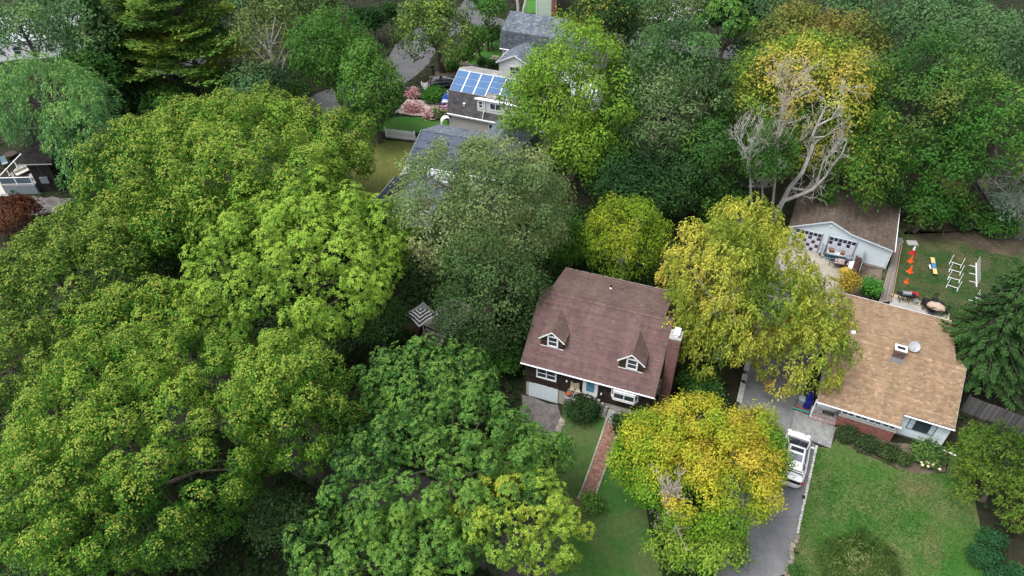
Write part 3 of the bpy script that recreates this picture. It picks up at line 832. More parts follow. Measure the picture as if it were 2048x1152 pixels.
pk = thing('pumpkin', 'bright orange pumpkin on the stoop behind the black rail', 'pumpkin', H(3.98, -0.33, 2.2), HR)
bm = bmesh.new(); bmesh.ops.create_uvsphere(bm, u_segments=20, v_segments=10, radius=1)
for v in bm.verts:
    a = math.atan2(v.co.y, v.co.x); k = 0.2 * (1 + 0.08 * abs(math.cos(5 * a)) - 0.06)
    v.co = Vector((v.co.x * k, v.co.y * k, v.co.z * 0.15 + 0.15))
me = bpy.data.meshes.new('body'); bm.to_mesh(me); bm.free(); me.materials.append(mat('pumpkin_skin', (0.62, 0.12, 0.02), 0.5, 0.1, 8)); link(bpy.data.objects.new('body', me), pk)
k_ = MB(); k_.tube([(0, 0, 0.28), (0.02, 0, 0.34), (0.05, 0.01, 0.37)], [0.025, 0.018, 0.022], 6); k_.build('stem', BARK, pk)
# stone steps beside the chimney
ss = thing('stone_steps', 'three grey stone slabs stacked at the foot of the brick chimney', 'steps', G(1323, 775, 0.8), HR)
for i in range(3):
    k_ = MB(); k_.box((0, 0.42 - i * 0.45, 0.3 - i * 0.17 - 0.42), (1.0, 0.4, 0.84 - i * 0.1)); k_.build('slab', CONCRETE_PALE, ss, bevel=0.02)

# ---------------------------------------------------------------- the tan-roofed house
TAN = [(0.262, 0.178, 0.112), (0.280, 0.192, 0.123), (0.244, 0.164, 0.103), (0.312, 0.222, 0.148), (0.256, 0.172, 0.108), (0.222, 0.150, 0.094), (0.270, 0.184, 0.115)]
TW = G(1878, 896.4, 0)
TR_ = -R_(25.8)
tan = thing('tan_roofed_house', 'pale blue clapboard house with a tan shingle roof and a brick front bay', 'house', (TW[0], TW[1], 0), TR_)
def T(x, y, z):
    c, s = math.cos(TR_), math.sin(TR_)
    return (TW[0] + x * c - y * s, TW[1] + x * s + y * c, z)
BLUE = [(0.60, 0.69, 0.735), (0.62, 0.71, 0.75), (0.585, 0.675, 0.72)]
mb = MB(); mb.prism([(-8.75, 0.02), (-0.02, 0.02), (-0.02, 9.9), (-8.75, 9.9)], 0.22, 2.45); mb.prism([(-8.6, 3.9), (-0.75, 3.9), (-0.75, 9.8), (-8.6, 9.8)], 2.45, 3.7)
for x, fl in ((-0.02, 0), (-8.75, 1)):
    mb.add([(x, 0.02, 2.45), (x, 7.9, 2.45), (x, 3.8, 4.6)], [(0, 1, 2) if not fl else (0, 2, 1)])
tw = mb.build('wall', PALE_BLUE, tan)
SID = mat('clapboard', rough=0.62, var=0.05, scale=5, attr=True)
mb = MB()
lap_wall(mb, (-3.25, 0.0), (-0.1, 0.0), 0.24, 2.46, 0.115, cols=BLUE)
lap_wall(mb, (0.0, 0.0), (0.0, 7.8), 0.24, 4.6, 0.115, top=lambda s: 2.4 + (s * 0.56 if s < 3.85 else (7.8 - s) * 0.56), cols=BLUE)
lap_wall(mb, (-8.77, 7.8), (-8.77, 0.1), 0.24, 4.6, 0.115, top=lambda s: 2.4 + (s * 0.56 if s < 3.9 else (7.7 - s) * 0.56), cols=BLUE)
lap_wall(mb, (-8.7, 0.0), (-7.2, 0.0), 0.5, 2.46, 0.115, cols=BLUE)
mb.build('siding', SID, tw, kind='stuff')
k_ = MB(); k_.box((-0.05, -0.01, 1.33), (0.13, 0.13, 2.24)); k_.build('corner_board', WHITE, tan)
mb = MB(); mb.prism([(-8.7, 0.08), (-0.08, 0.08), (-0.08, 9.8), (-8.7, 9.8)], -0.2, 0.22); mb.build('foundation', CONCRETE, tan)
# roof: z = 2.7 at v = -0.35, ridge 4.8 at v = 3.80
tp = 2.1013 / 4.155
th_ = math.atan(tp)
ev = -1.23; ez = 2.7 - (-0.35 - ev) * tp
UL, UR = -9.0, 0.08
tl = (3.80 - ev) / math.cos(th_)
step_s = (-0.35 - ev) / math.cos(th_)
Vt = (0, math.cos(th_), math.sin(th_))
roof_plane(tan, (0, ev, ez), (1, 0, 0), Vt, tl, lambda s: (UL, UR) if s > step_s else (UL, -3.25), 0.13, 0.225, TAN, seed=41, poly=[(UL, 0), (-3.25, 0), (-3.25, step_s), (UR, step_s), (UR, tl), (UL, tl)], t=0.02, thick=0.12)
roof_plane(tan, (UR, 2 * 3.8 + 0.5, 4.80 - (4.3) * tp), (-1, 0, 0), (0, -math.cos(th_), math.sin(th_)), 4.3 / math.cos(th_), lambda s: (0, UR - UL), 0.13, 0.225, TAN, seed=42, t=0.02, thick=0.12)
bv = np.array([0, -6.3, 0.98]); bl_ = float(np.linalg.norm(bv)); bv /= bl_
roof_plane(tan, (-0.55, 3.85 + 6.3, 3.84), (-1, 0, 0), bv, bl_, lambda s: (0, -0.55 - UL), 0.135, 0.27, [tuple(c * 0.94 for c in q) for q in TAN], seed=43, t=0.02, thick=0.12, name='rear_roof')
mb = MB(); mb.box(((UL - 0.55) / 2, 10.17, 3.78), (-0.55 - UL, 0.05, 0.15)); mb.build('fascia', WHITE, tan)
mb = MB(); rr = random.Random(9)
for i in range(40):
    x = UL + (UR - UL) * (i + 0.5) / 40; c = vary(rr.choice(TAN), 0.1, rr)
    for sgn, dz in ((-1, 0.1), (1, 0.045)):
        mb.slab([(x - 0.115, 3.8, 4.86 + 0.012 * (i % 2)), (x + 0.115, 3.8, 4.86 + 0.012 * (i % 2)), (x + 0.115, 3.8 + sgn * 0.17, 4.86 - dz + 0.012 * (i % 2)), (x - 0.115, 3.8 + sgn * 0.17, 4.86 - dz + 0.012 * (i % 2))], (0, 0, 1), 0.02, c)
mb.build('ridge_caps', SHINGLE, tan, kind='stuff')
mb = MB(); mb.tube([(UL - 0.03, ev - 0.05, ez - 0.05), (-3.22, ev - 0.05, ez - 0.05)], 0.055, 6); mb.tube([(-3.2, -0.4, 2.65), (UR + 0.02, -0.4, 2.65)], 0.055, 6)
gt = mb.build('gutter', WHITE, tan)
mb = MB(); mb.box((-6.1, ev + 0.03, ez - 0.11), (5.75, 0.03, 0.14)); mb.box((-1.56, -0.33, 2.58), (3.25, 0.03, 0.14)); mb.build('fascia', WHITE, tan)
k_ = MB(); k_.slab([(UR + 0.015, -0.36, 2.68), (UR + 0.015, 3.8, 4.78), (UR + 0.015, 3.8, 4.62), (UR + 0.015, -0.36, 2.52)], (1, 0, 0), 0.03); k_.slab([(UL - 0.015, ev, ez), (UL - 0.015, 3.8, 4.78), (UL - 0.015, 3.8, 4.6), (UL - 0.015, ev, ez - 0.16)], (-1, 0, 0), 0.03); k_.build('rake_board', WHITE, tan)
# shuttered window
w = window(tan, -1.73, 1.12, 2.26, 1.06, -0.02, frame=mat('dark_frame', (0.05, 0.055, 0.065), 0.5, 0.1, 5), fw=0.07, rows=2, out=0.05)
for x in (-2.42, -1.03):
    k_ = MB(); k_.box((x, -0.035, 1.68), (0.44, 0.05, 1.16)); s_ = k_.build('shutter', mat('dark_frame'), tan)
    for z in (1.41, 1.96):
        k_ = MB(); k_.box((x, -0.062, z), (0.34, 0.02, 0.50)); k_.build('shutter_panel', mat('shutter_face', (0.46, 0.53, 0.58), 0.6, 0.06, 6), s_)
# brick bay with its strip of windows
mb = MB(); mb.prism([(-7.2, -0.84), (-3.32, -0.84), (-3.32, 0.0), (-7.2, 0.0)], -0.1, 1.14); bay = mb.build('brick_bay', MORTAR, tan)
REDB = [(0.30, 0.12, 0.095), (0.26, 0.10, 0.085), (0.34, 0.145, 0.115), (0.22, 0.095, 0.085), (0.29, 0.13, 0.105)]
mb = MB(); brick_wall(mb, (-7.2, -0.84, 0), (1, 0, 0), (0, -1, 0), 3.88, 1.12, REDB); brick_wall(mb, (-3.32, -0.84, 0), (0, 1, 0), (1, 0, 0), 0.84, 1.12, REDB); brick_wall(mb, (-7.2, 0.0, 0), (0, -1, 0), (-1, 0, 0), 0.84, 1.12, REDB)
mb.build('bricks', BRICKM, bay, kind='stuff')
k_ = MB(); k_.box((-5.26, -0.45, 1.17), (4.0, 0.95, 0.06)); k_.build('sill', CONCRETE_PALE, bay)
mb = MB(); mb.prism([(-7.15, -0.7), (-3.36, -0.7), (-3.36, 0.0), (-7.15, 0.0)], 1.2, 2.3); mb.build('bay_wall', PALE_BLUE, tan)
for i in range(4):
    window(tan, -6.66 + i * 0.94, 1.24, 2.05, 0.9, -0.71, panes=2, rows=2, fw=0.06, out=0.05, glass=mat('bay_glass', (0.12, 0.16, 0.18), 0.12, 0.4, 3, spec=0.6))
# stoop
mb = MB(); mb.prism([(-9.1, -0.82), (-7.22, -0.82), (-7.22, 0.0), (-9.1, 0.0)], -0.1, 0.42); sp = mb.build('stoop', CONCRETE, tan)
mb = MB(); mb.prism([(-9.14, -1.12), (-7.22, -1.12), (-7.22, -0.83), (-9.14, -0.83)], -0.1, 0.2); mb.build('step', MORTAR, sp)
mb = MB(); rb2 = random.Random(8)
GB = [(0.27, 0.20, 0.19), (0.32, 0.26, 0.25), (0.24, 0.17, 0.16), (0.36, 0.31, 0.30)]
for i in range(22):
    x = -9.1 + i * 0.085
    mb.box((x + 0.04, -0.98, 0.215), (0.072, 0.27, 0.05), col=vary(rb2.choice(GB), 0.1, rb2)); mb.box((x + 0.04, -0.90 + 0.21, 0.437), (0.072, 0.22, 0.05), col=vary(rb2.choice(GB), 0.1, rb2))
    mb.box((x + 0.04, -1.13, 0.09), (0.072, 0.03, 0.17), col=vary(rb2.choice(GB), 0.1, rb2)); mb.box((x + 0.04, -0.835, 0.32), (0.072, 0.035, 0.18), col=vary(rb2.choice(GB), 0.1, rb2))
mb.build('bricks', BRICKM, sp, kind='stuff')
k_ = MB(); k_.box((-9.05, -0.98, 1.16), (0.09, 0.09, 1.95)); k_.build('porch_post', WHITE, tan)
mb = MB(); mb.box((-7.9, -0.03, 1.45), (0.95, 0.05, 2.0)); d_ = mb.build('front_door', WHITE, tan)
k_ = MB(); k_.box((-7.9, -0.06, 1.75), (0.6, 0.02, 1.1)); k_.build('door_glass', GLASS, d_)
dm2 = thing('doormat', 'dark framed doormat on the brick-edged stoop of the tan roofed house', 'doormat', T(-7.85, -0.42, 0.425), TR_)
k_ = MB(); k_.box((0, 0, 0.012), (0.82, 0.42, 0.022)); k_.build('border', mat('mat_dark', (0.03, 0.027, 0.025), 0.95, 0.2, 20), dm2)
k_ = MB(); k_.box((0, 0, 0.025), (0.62, 0.26, 0.008)); k_.build('mat', mat('mat_brown', (0.11, 0.09, 0.075), 0.95, 0.2, 20), dm2)
# on the roof
rz_ = lambda v: 2.7 + (v + 0.35) * tp
mb = MB(); mb.box((-4.45, 3.55, rz_(3.55) + 0.15), (0.72, 0.55, 1.0)); ch = mb.build('chimney', MORTAR, tan)
mb = MB(); z0 = rz_(3.3) - 0.3
brick_wall(mb, (-4.81, 3.275, z0), (1, 0, 0), (0, -1, 0), 0.72, 0.95, [(0.12, 0.075, 0.075), (0.10, 0.07, 0.07), (0.15, 0.085, 0.08)]); brick_wall(mb, (-4.81, 3.825, z0), (0, -1, 0), (-1, 0, 0), 0.55, 0.95, cb)
mb.build('bricks', BRICKM, ch, kind='stuff')
k_ = MB()
for (x, y, a, b) in ((-4.45, 3.30, 0.84, 0.14), (-4.45, 3.80, 0.84, 0.14), (-4.80, 3.55, 0.14, 0.36), (-4.10, 3.55, 0.14, 0.36)): k_.box((x, y, rz_(3.55) + 0.69), (a, b, 0.09))
k_.build('cap', WHITE, ch)
k_ = MB(); k_.box((-4.45, 3.55, rz_(3.55) + 0.63), (0.56, 0.36, 0.1)); k_.build('flue', DARK, ch)
k_ = MB(); k_.box((-4.45, 3.12, rz_(3.12) + 0.03), (0.85, 0.4, 0.02), axes=((1, 0, 0), Vt, np.cross((1, 0, 0), Vt))); k_.build('flashing', mat('lead', (0.12, 0.12, 0.13), 0.6, 0.2, 8), ch)
ds = MB(); ds.lathe([(0.001, -0.05), (0.22, -0.025), (0.40, 0.07), (0.42, 0.09), (0.39, 0.075), (0.2, 0.0), (0.001, -0.03)], (0, 0, 0), 18)
do = ds.build('satellite_dish', mat('dish_grey', (0.33, 0.34, 0.35), 0.55, 0.08, 6), tan, loc=(-3.55, 4.35, 5.15)); do.rotation_euler = (R_(38), R_(12), 0)
k_ = MB(); k_.tube([(0, 0, -0.05), (0.02, 0.1, -0.42)], 0.03, 6); k_.tube([(0, -0.38, 0.02), (0, -0.1, 0.42)], 0.015, 5); k_.build('dish_arm', STEEL, do)
k_ = MB(); k_.box((-7.75, 4.55, 4.80), (0.34, 0.36, 0.16), axes=((1, 0, 0), tuple(-bv), (0, 0.15, 0.98))); k_.build('roof_vent', WHITE, tan)

# ---------------------------------------------------------------- the garage
GB_ = G(1767.6, 538, 0); GR = -R_(26.3)
gar = thing('garage', 'pale blue garage with two chequered doors and a leaf-strewn brown roof', 'garage', (GB_[0], GB_[1], 0), GR)
def GT(x, y, z):
    c, s = math.cos(GR), math.sin(GR)
    return (GB_[0] + x * c - y * s, GB_[1] + x * s + y * c, z)
prof = [(-9.2, 2.4), (-5.75, 4.04), (-3.74, 3.14), (0.1, 2.4)]
zt = lambda x: np.interp(x, [p[0] for p in prof], [p[1] for p in prof])
mb = MB()
vs = [(-9.1, 0, 0), (0, 0, 0)] + [(x if abs(x) > 0.2 else 0, 0, z - 0.08) for x, z in prof[::-1]]
vs[-1] = (-9.1, 0, 2.35)
n = len(vs)
mb.add(vs + [(x, 7.2, z) for x, y, z in vs], [tuple(range(n)), tuple(range(n, 2 * n))[::-1]] + [((i + 1) % n, i, n + i, n + (i + 1) % n) for i in range(n)])
gw = mb.build('wall', PALE_BLUE, gar)
LEAFY = [(0.105, 0.078, 0.062), (0.085, 0.064, 0.052), (0.13, 0.095, 0.07), (0.115, 0.09, 0.075), (0.095, 0.085, 0.07)]
def seg(i, sgn):
    a, b = np.array(prof[i]), np.array(prof[i + 1])
    return a, b
for i in range(3):
    a, b = np.array(prof[i]), np.array(prof[i + 1])
    if i == 0:
        o_ = (a[0] - 0.1, 7.4, a[1] - 0.05); V_ = np.array([b[0] - a[0] + 0.1, 0, b[1] - a[1] + 0.05]); U_ = (0, -1, 0)
    else:
        o_ = (b[0] + (0.12 if i == 2 else 0), -0.2, b[1] - (0.02 if i == 2 else 0)); V_ = np.array([a[0] - b[0] - (0.12 if i == 2 else 0), 0, a[1] - b[1] + (0.02 if i == 2 else 0)]); U_ = (0, 1, 0)
    ln = float(np.linalg.norm(V_)); V_ = V_ / ln
    roof_plane(gar, o_, U_, V_, ln, lambda s: (0, 7.6), 0.16, 0.3, LEAFY, seed=50 + i, thick=0.1)
k_ = MB(); k_.tube([(0.26, -0.22, 2.34), (0.26, 7.45, 2.34)], 0.06, 6); k_.build('gutter', WHITE, gar)
k_ = MB(); k_.tube([(0.26, -0.1, 2.3), (0.06, -0.08, 2.1), (0.06, -0.08, 0.1)], 0.045, 6); k_.build('downspout', WHITE, gar)
k_ = MB()
for i in range(3):
    a, b = np.array(prof[i]), np.array(prof[i + 1]); d_ = np.array([b[0] - a[0], 0, b[1] - a[1]]); ln = np.linalg.norm(d_); d_ /= ln
    k_.box(((a[0] + b[0]) / 2, -0.215, (a[1] + b[1]) / 2 - 0.07), (ln, 0.025, 0.12), axes=(d_, (0, 1, 0), np.cross(d_, (0, 1, 0))))
k_.build('rake_board', PALE_BLUE, gar)
k_ = MB(); k_.box((-4.55, -0.1, 0.14), (9.0, 0.16, 0.28)) if False else k_.box((-1.5, -0.03, 0.12), (3.0, 0.05, 0.24)); k_.build('footing', CONCRETE, gar)
k_ = MB(); k_.lathe([(0.05, 0), (0.08, 0.05), (0.03, 0.1)], (-5.7, -0.08, 3.35), 8); k_.build('lamp', WHITE, gar)
PANELW = mat('door_panel_white', (0.55, 0.57, 0.64), 0.6, 0.06, 5)
NAVY = mat('door_panel_navy', (0.018, 0.016, 0.045), 0.3, 0.2, 5, spec=0.5)
MAROON = mat('door_panel_brown', (0.075, 0.04, 0.045), 0.6, 0.2, 5)
for x0, x1, alt in ((-8.57, -6.15, MAROON), (-5.45, -3.06, NAVY)):
    mb = MB(); mb.box(((x0 + x1) / 2, -0.02, 1.15), (x1 - x0, 0.04, 2.22)); d_ = mb.build('garage_door', PANELW, gar)
    for r in range(5):
        for c in range(6):
            w = (x1 - x0) / 6; h = 2.2 / 5
            dark = (r == 4) or ((r + c) % 2 == (0 if alt is MAROON else 1) and (alt is MAROON or r >= 3))
            M_ = NAVY if r == 4 else (alt if dark else PANELW)
            k_ = MB(); s_ = 0.36 if dark else 0.37
            k_.box((x0 + w * (c + 0.5), -0.05, 0.06 + h * (r + 0.5)), (w * 0.80, 0.022, h * 0.78)); k_.build('panel', M_, d_)
    for xx in (x0 - 0.05, x1 + 0.05):
        k_ = MB(); k_.box((xx, -0.04, 1.15), (0.09, 0.08, 2.3)); k_.build('door_jamb', mat('slate_trim', (0.20, 0.22, 0.25), 0.6, 0.1, 5), d_)

# ---------------------------------------------------------------- neighbouring houses
SLATE = [(0.125, 0.145, 0.175), (0.15, 0.172, 0.205), (0.10, 0.115, 0.142), (0.18, 0.198, 0.228), (0.11, 0.128, 0.156)]
MANS = [(0.085, 0.08, 0.085), (0.10, 0.092, 0.095), (0.07, 0.066, 0.072)]
GREYR = [(0.27, 0.26, 0.25), (0.24, 0.23, 0.225), (0.30, 0.29, 0.28)]
GREIGE = mat('greige_siding', (0.44, 0.42, 0.39), 0.7, 0.06, 5)
PVBLUE = mat('solar_blue', (0.062, 0.135, 0.275), 0.55, 0.10, 6, spec=0.2, col2=(0.052, 0.118, 0.245))
PVNAVY = mat('solar_navy', (0.028, 0.042, 0.088), 0.5, 0.15, 5, spec=0.6)
PVBLACK = mat('solar_black', (0.022, 0.022, 0.03), 0.5, 0.15, 5, spec=0.6)
ALU = mat('aluminium_rail', (0.62, 0.66, 0.68), 0.45, 0.05, 6)
A24 = -R_(24.0)
def frame(o, rz):
    c, s = math.cos(rz), math.sin(rz)
    return lambda x, y, z: (o[0] + x * c - y * s, o[1] + x * s + y * c, z)
SE = G(894.8, 225.6, 3.0)
sol = thing('solar_house', 'greige house with blue solar panels over a dark steep lower roof', 'house', (SE[0], SE[1], 0), A24)
SH = frame(SE, A24)
SWD = 13.2
mb = MB(); mb.prism([(0.3, 0.35), (SWD - 0.3, 0.35), (SWD - 0.3, 8.6), (0.3, 8.6)], -0.2, 2.95)
for x, s_ in ((0.3, -1), (SWD - 0.3, 1)):
    p = [(x, 0.35, 2.95), (x, 8.6, 2.95), (x, 6.2, 5.4), (x, 3.85, 6.9), (x, 0.95, 5.4)]
    mb.add(p, [(0, 1, 2, 3, 4) if s_ > 0 else (4, 3, 2, 1, 0)])
mb.build('wall', GREIGE, sol)
V_ = np.array([0, 0.824, 2.54]); l1 = float(np.linalg.norm(V_)); V_ /= l1
roof_plane(sol, (0, 0, 3.0), (1, 0, 0), V_, l1, lambda s: (0, SWD), 0.2, 0.4, MANS, seed=61, thick=0.1, name='lower_roof')
P_ = np.array([0, 3.1, 1.60]); l2 = float(np.linalg.norm(P_)); P_ /= l2
KN = np.array([0, 0.824, 5.54])
roof_plane(sol, KN, (1, 0, 0), P_, l2, lambda s: (0, SWD), 0.2, 0.4, GREYR, seed=62, thick=0.1)
B_ = np.array([0, -2.9, 1.05]); l3 = float(np.linalg.norm(B_)); B_ /= l3
roof_plane(sol, (SWD, 0.824 + 3.1 + 2.9, 7.14 - 1.05), (-1, 0, 0), B_, l3, lambda s: (0, SWD), 0.2, 0.4, GREYR, seed=63, thick=0.1, name='rear_roof')
B2 = np.array([0, -1.5, 3.0]); l4 = float(np.linalg.norm(B2)); B2 /= l4
roof_plane(sol, (SWD, 8.35, 3.05), (-1, 0, 0), B2, l4, lambda s: (0, SWD), 0.2, 0.4, MANS, seed=64, thick=0.1, name='lower_roof')
NP = np.cross((1, 0, 0), P_)
pan = MB(); x = 0.12
arr = MB(); arr.slab([KN + P_ * 0.02 + np.array([0.1, 0, 0]) + NP * 0.12, KN + P_ * 0.02 + np.array([4.85, 0, 0]) + NP * 0.12, KN + P_ * 3.1 + np.array([4.85, 0, 0]) + NP * 0.12, KN + P_ * 3.1 + np.array([0.1, 0, 0]) + NP * 0.12], NP, 0.06)
arr.slab([KN + P_ * 0.55 + np.array([4.95, 0, 0]) + NP * 0.12, KN + P_ * 0.55 + np.array([9.7, 0, 0]) + NP * 0.12, KN + P_ * 3.1 + np.array([9.7, 0, 0]) + NP * 0.12, KN + P_ * 3.1 + np.array([4.95, 0, 0]) + NP * 0.12], NP, 0.06)
ra = arr.build('panel_rack', ALU, sol)
for c in range(6):
    for r in range(3):
        base = 0.04 if c < 3 else 0.58
        hh = (3.06 - base) / 3
        x0 = 0.14 + c * 1.585 + (0.06 if c > 2 else 0); x1 = x0 + 1.40
        k_ = MB(); q0 = base + r * hh; q1 = q0 + hh - 0.055
        k_.slab([KN + np.array([x0, 0, 0]) + P_ * q0 + NP * 0.16, KN + np.array([x1, 0, 0]) + P_ * q0 + NP * 0.16, KN + np.array([x1, 0, 0]) + P_ * q1 + NP * 0.16, KN + np.array([x0, 0, 0]) + P_ * q1 + NP * 0.16], NP, 0.036)
        k_.build('solar_panel', PVBLUE, ra)
k_ = MB(); k_.box((2.45, 0.80, 5.52), (4.9, 0.05, 0.16)); k_.build('panel_skirt', FELT, sol)
# dormer wall in the lower roof
k_ = MB(); k_.prism([(3.95, 0.28), (11.5, 0.28), (11.5, 1.4), (3.95, 1.4)], 3.9, 5.45); do = k_.build('dormer', mat('cream_siding', (0.55, 0.54, 0.51), 0.7, 0.05, 5), sol)
k_ = MB(); k_.box((7.7, 0.2, 5.5), (7.9, 0.3, 0.1)); k_.build('eave', WHITE, do)
w = window(sol, 4.45, 4.3, 5.25, 0.6, 0.27, panes=1, rows=2, fw=0.09); w.parent = do
w = window(sol, 6.35, 4.35, 5.25, 1.55, 0.27, panes=2, rows=1, fw=0.09); w.parent = do
w = window(sol, 9.2, 4.35, 5.25, 1.55, 0.27, panes=2, rows=1, fw=0.09); w.parent = do
k_ = MB(); k_.tube([(0, -0.07, 2.95), (SWD, -0.07, 2.95)], 0.08, 6); k_.box((SWD / 2, 0.02, 2.8), (SWD, 0.05, 0.22)); k_.build('gutter', WHITE, sol)
k_ = MB(); k_.tube([(5.0, 0.2, 5.4), (5.0, 0.18, 4.2), (4.85, 0.1, 3.9), (4.75, -0.1, 3.1)], 0.05, 6); k_.build('downspout', WHITE, sol)
k_ = MB(); k_.lathe([(0.09, 0), (0.09, 0.3), (0.16, 0.31), (0.16, 0.42), (0.05, 0.46)], (2.2, 0.35, 4.1), 8); k_.build('roof_vent', WHITE, sol)
window(sol, 5.95, 1.2, 2.4, 1.3, 0.34, panes=2, rows=2, fw=0.08)
mb = MB(); mb.box((8.8, 0.33, 1.5), (0.95, 0.05, 2.2)); d_ = mb.build('door', WHITE, sol)
k_ = MB(); k_.box((8.8, 0.295, 1.7), (0.5, 0.02, 1.6)); k_.build('door_glass', GLASS_BLUE, d_)
for y, z in ((2.6, 1.0), (5.2, 1.0), (3.4, 4.2)):
    k_ = MB()
    for dy, dz, a, b_ in ((-0.48, 0, 0.1, 1.4), (0.48, 0, 0.1, 1.4), (0, 0.65, 0.86, 0.1), (0, -0.65, 0.86, 0.1)):
        k_.box((SWD - 0.27, y + dy, z + 0.7 + dz), (0.07, a, b_))
    wo = k_.build('window', WHITE, sol)
    k_ = MB(); k_.box((SWD - 0.285, y, z + 0.7), (0.03, 0.86, 1.2)); k_.build('pane', GLASS, wo)

# the slate-roofed house behind it
BE = G(999.7, 96, 2.5)
blu = thing('slate_roofed_house', 'large house with a blue grey two-pitch roof and white gabled entry', 'house', (BE[0], BE[1], 0), A24)
BWD = 14.2
r1 = np.array([0, 0.70, 2.34]); L1 = float(np.linalg.norm(r1)); r1 /= L1
r2 = np.array([0, 3.25, 1.62]); L2 = float(np.linalg.norm(r2)); r2 /= L2
mb = MB(); mb.prism([(0.25, 0.3), (BWD - 0.25, 0.3), (BWD - 0.25, 7.6), (0.25, 7.6)], -0.2, 2.45)
for x, s_ in ((0.25, -1), (BWD - 0.25, 1)):
    p = [(x, 0.3, 2.45), (x, 7.6, 2.45), (x, 7.2, 4.7), (x, 3.95, 6.35), (x, 0.8, 4.75)]
    mb.add(p, [(0, 1, 2, 3, 4) if s_ > 0 else (4, 3, 2, 1, 0)])
mb.build('wall', WHITE, blu)
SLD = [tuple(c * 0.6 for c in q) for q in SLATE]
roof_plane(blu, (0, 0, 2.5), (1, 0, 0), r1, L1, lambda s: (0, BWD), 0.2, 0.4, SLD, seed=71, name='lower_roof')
K2 = np.array([0, 0.70, 4.84])
roof_plane(blu, K2, (1, 0, 0), r2, L2, lambda s: (0, BWD - 2.2 if s > 2.6 else BWD), 0.2, 0.4, SLATE, seed=72, poly=[(0, 0), (BWD, 0), (BWD, L2), (0, L2)])
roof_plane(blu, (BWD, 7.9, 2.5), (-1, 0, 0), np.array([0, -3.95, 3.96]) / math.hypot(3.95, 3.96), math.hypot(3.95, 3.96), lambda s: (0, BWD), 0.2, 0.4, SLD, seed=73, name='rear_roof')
k_ = MB(); k_.tube([(0, -0.05, 2.42), (1.4, -0.05, 2.42)], 0.08, 6); k_.slab([(-0.02, 0.0, 2.5), (-0.02, 0.7, 4.84), (-0.02, 0.7, 4.66), (-0.02, 0.0, 2.3)], (-1, 0, 0), 0.04); k_.build('trim', WHITE, blu)
# gabled entry wing
mb = MB(); mb.prism([(1.7, -4.2), (6.6, -4.2), (6.6, 0.3), (1.7, 0.3)], -0.2, 2.45); mb.add([(1.7, -4.2, 2.45), (6.6, -4.2, 2.45), (4.15, -4.2, 3.7)], [(0, 1, 2)]); wg = mb.build('entry_wing', WHITE, blu)
hw_, rs_ = 2.7, 1.35; sl_ = math.hypot(hw_, rs_)
roof_plane(wg, (1.45, 0.9, 2.5), (0, -1, 0), (hw_ / sl_, 0, rs_ / sl_), sl_, lambda s: (0, 5.35), 0.2, 0.4, SLATE, seed=74, name='entry_roof')
roof_plane(wg, (6.85, -4.45, 2.5), (0, 1, 0), (-hw_ / sl_, 0, rs_ / sl_), sl_, lambda s: (0, 5.35), 0.2, 0.4, SLATE, seed=75, name='entry_roof')
k_ = MB(); k_.tube([(1.4, -4.45, 2.42), (1.4, 0, 2.42)], 0.09, 6)
for sg in (-1, 1):
    d_ = np.array([-sg * hw_, 0, rs_]) / sl_
    k_.box((4.15 + sg * hw_ / 2, -4.47, 2.42 + rs_ / 2), (sl_, 0.05, 0.17), axes=(d_, (0, 1, 0), np.cross(d_, (0, 1, 0))))
k_.build('fascia', WHITE, wg)
window(blu, 4.15, 0.9, 2.1, 1.6, -4.21, panes=2, rows=2).parent = wg
# lower right wing with a pale wall
mb = MB(); mb.prism([(BWD - 2.3, 3.9), (BWD + 0.3, 3.9), (BWD + 0.3, 8.5), (BWD - 2.3, 8.5)], -0.2, 6.5); mb.build('rear_wing', WHITE, blu)

# pale green house with its brick chimney
GE = G(1072, 26, 0.6)
grn = thing('green_house', 'tall pale green clapboard wall with a red brick chimney at the top edge', 'house', (GE[0], GE[1], 0), -R_(4))
mb = MB(); mb.prism([(0, 0.02), (2.5, 0.02), (2.5, 8), (0, 8)], -0.2, 8.0); gw = mb.build('wall', mat('green_siding', (0.48, 0.58, 0.47), 0.7, 0.05, 5), grn)
mb = MB(); lap_wall(mb, (0, 0), (2.5, 0), 0, 8.0, 0.2, cols=[(0.50, 0.60, 0.49), (0.48, 0.58, 0.47)]); mb.build('siding', SID, gw, kind='stuff')
k_ = MB(); k_.box((0.05, -0.02, 4), (0.16, 0.1, 8)); k_.build('corner_board', WHITE, grn)
k_ = MB(); k_.lathe([(0.08, 0), (0.12, 0.08), (0.05, 0.16)], (1.65, -0.08, 3.6), 8); k_.build('wall_vent', STEEL, grn)
mb = MB(); mb.box((2.95, 0.2, 4.5), (0.9, 0.7, 9.4)); c_ = mb.build('chimney', MORTAR, grn)
mb = MB(); brick_wall(mb, (2.5, -0.15, 0), (1, 0, 0), (0, -1, 0), 0.9, 9.0, [(0.25, 0.10, 0.085), (0.21, 0.085, 0.075), (0.28, 0.12, 0.10)], bl=0.3, bh=0.11); mb.build('bricks', BRICKM, c_, kind='stuff')
roof_plane(grn, (-0.3, -0.2, 8.0), (1, 0, 0), (0, 0.8, 0.6), 5, lambda s: (0, 3.2), 0.25, 0.5, SLATE, seed=76)

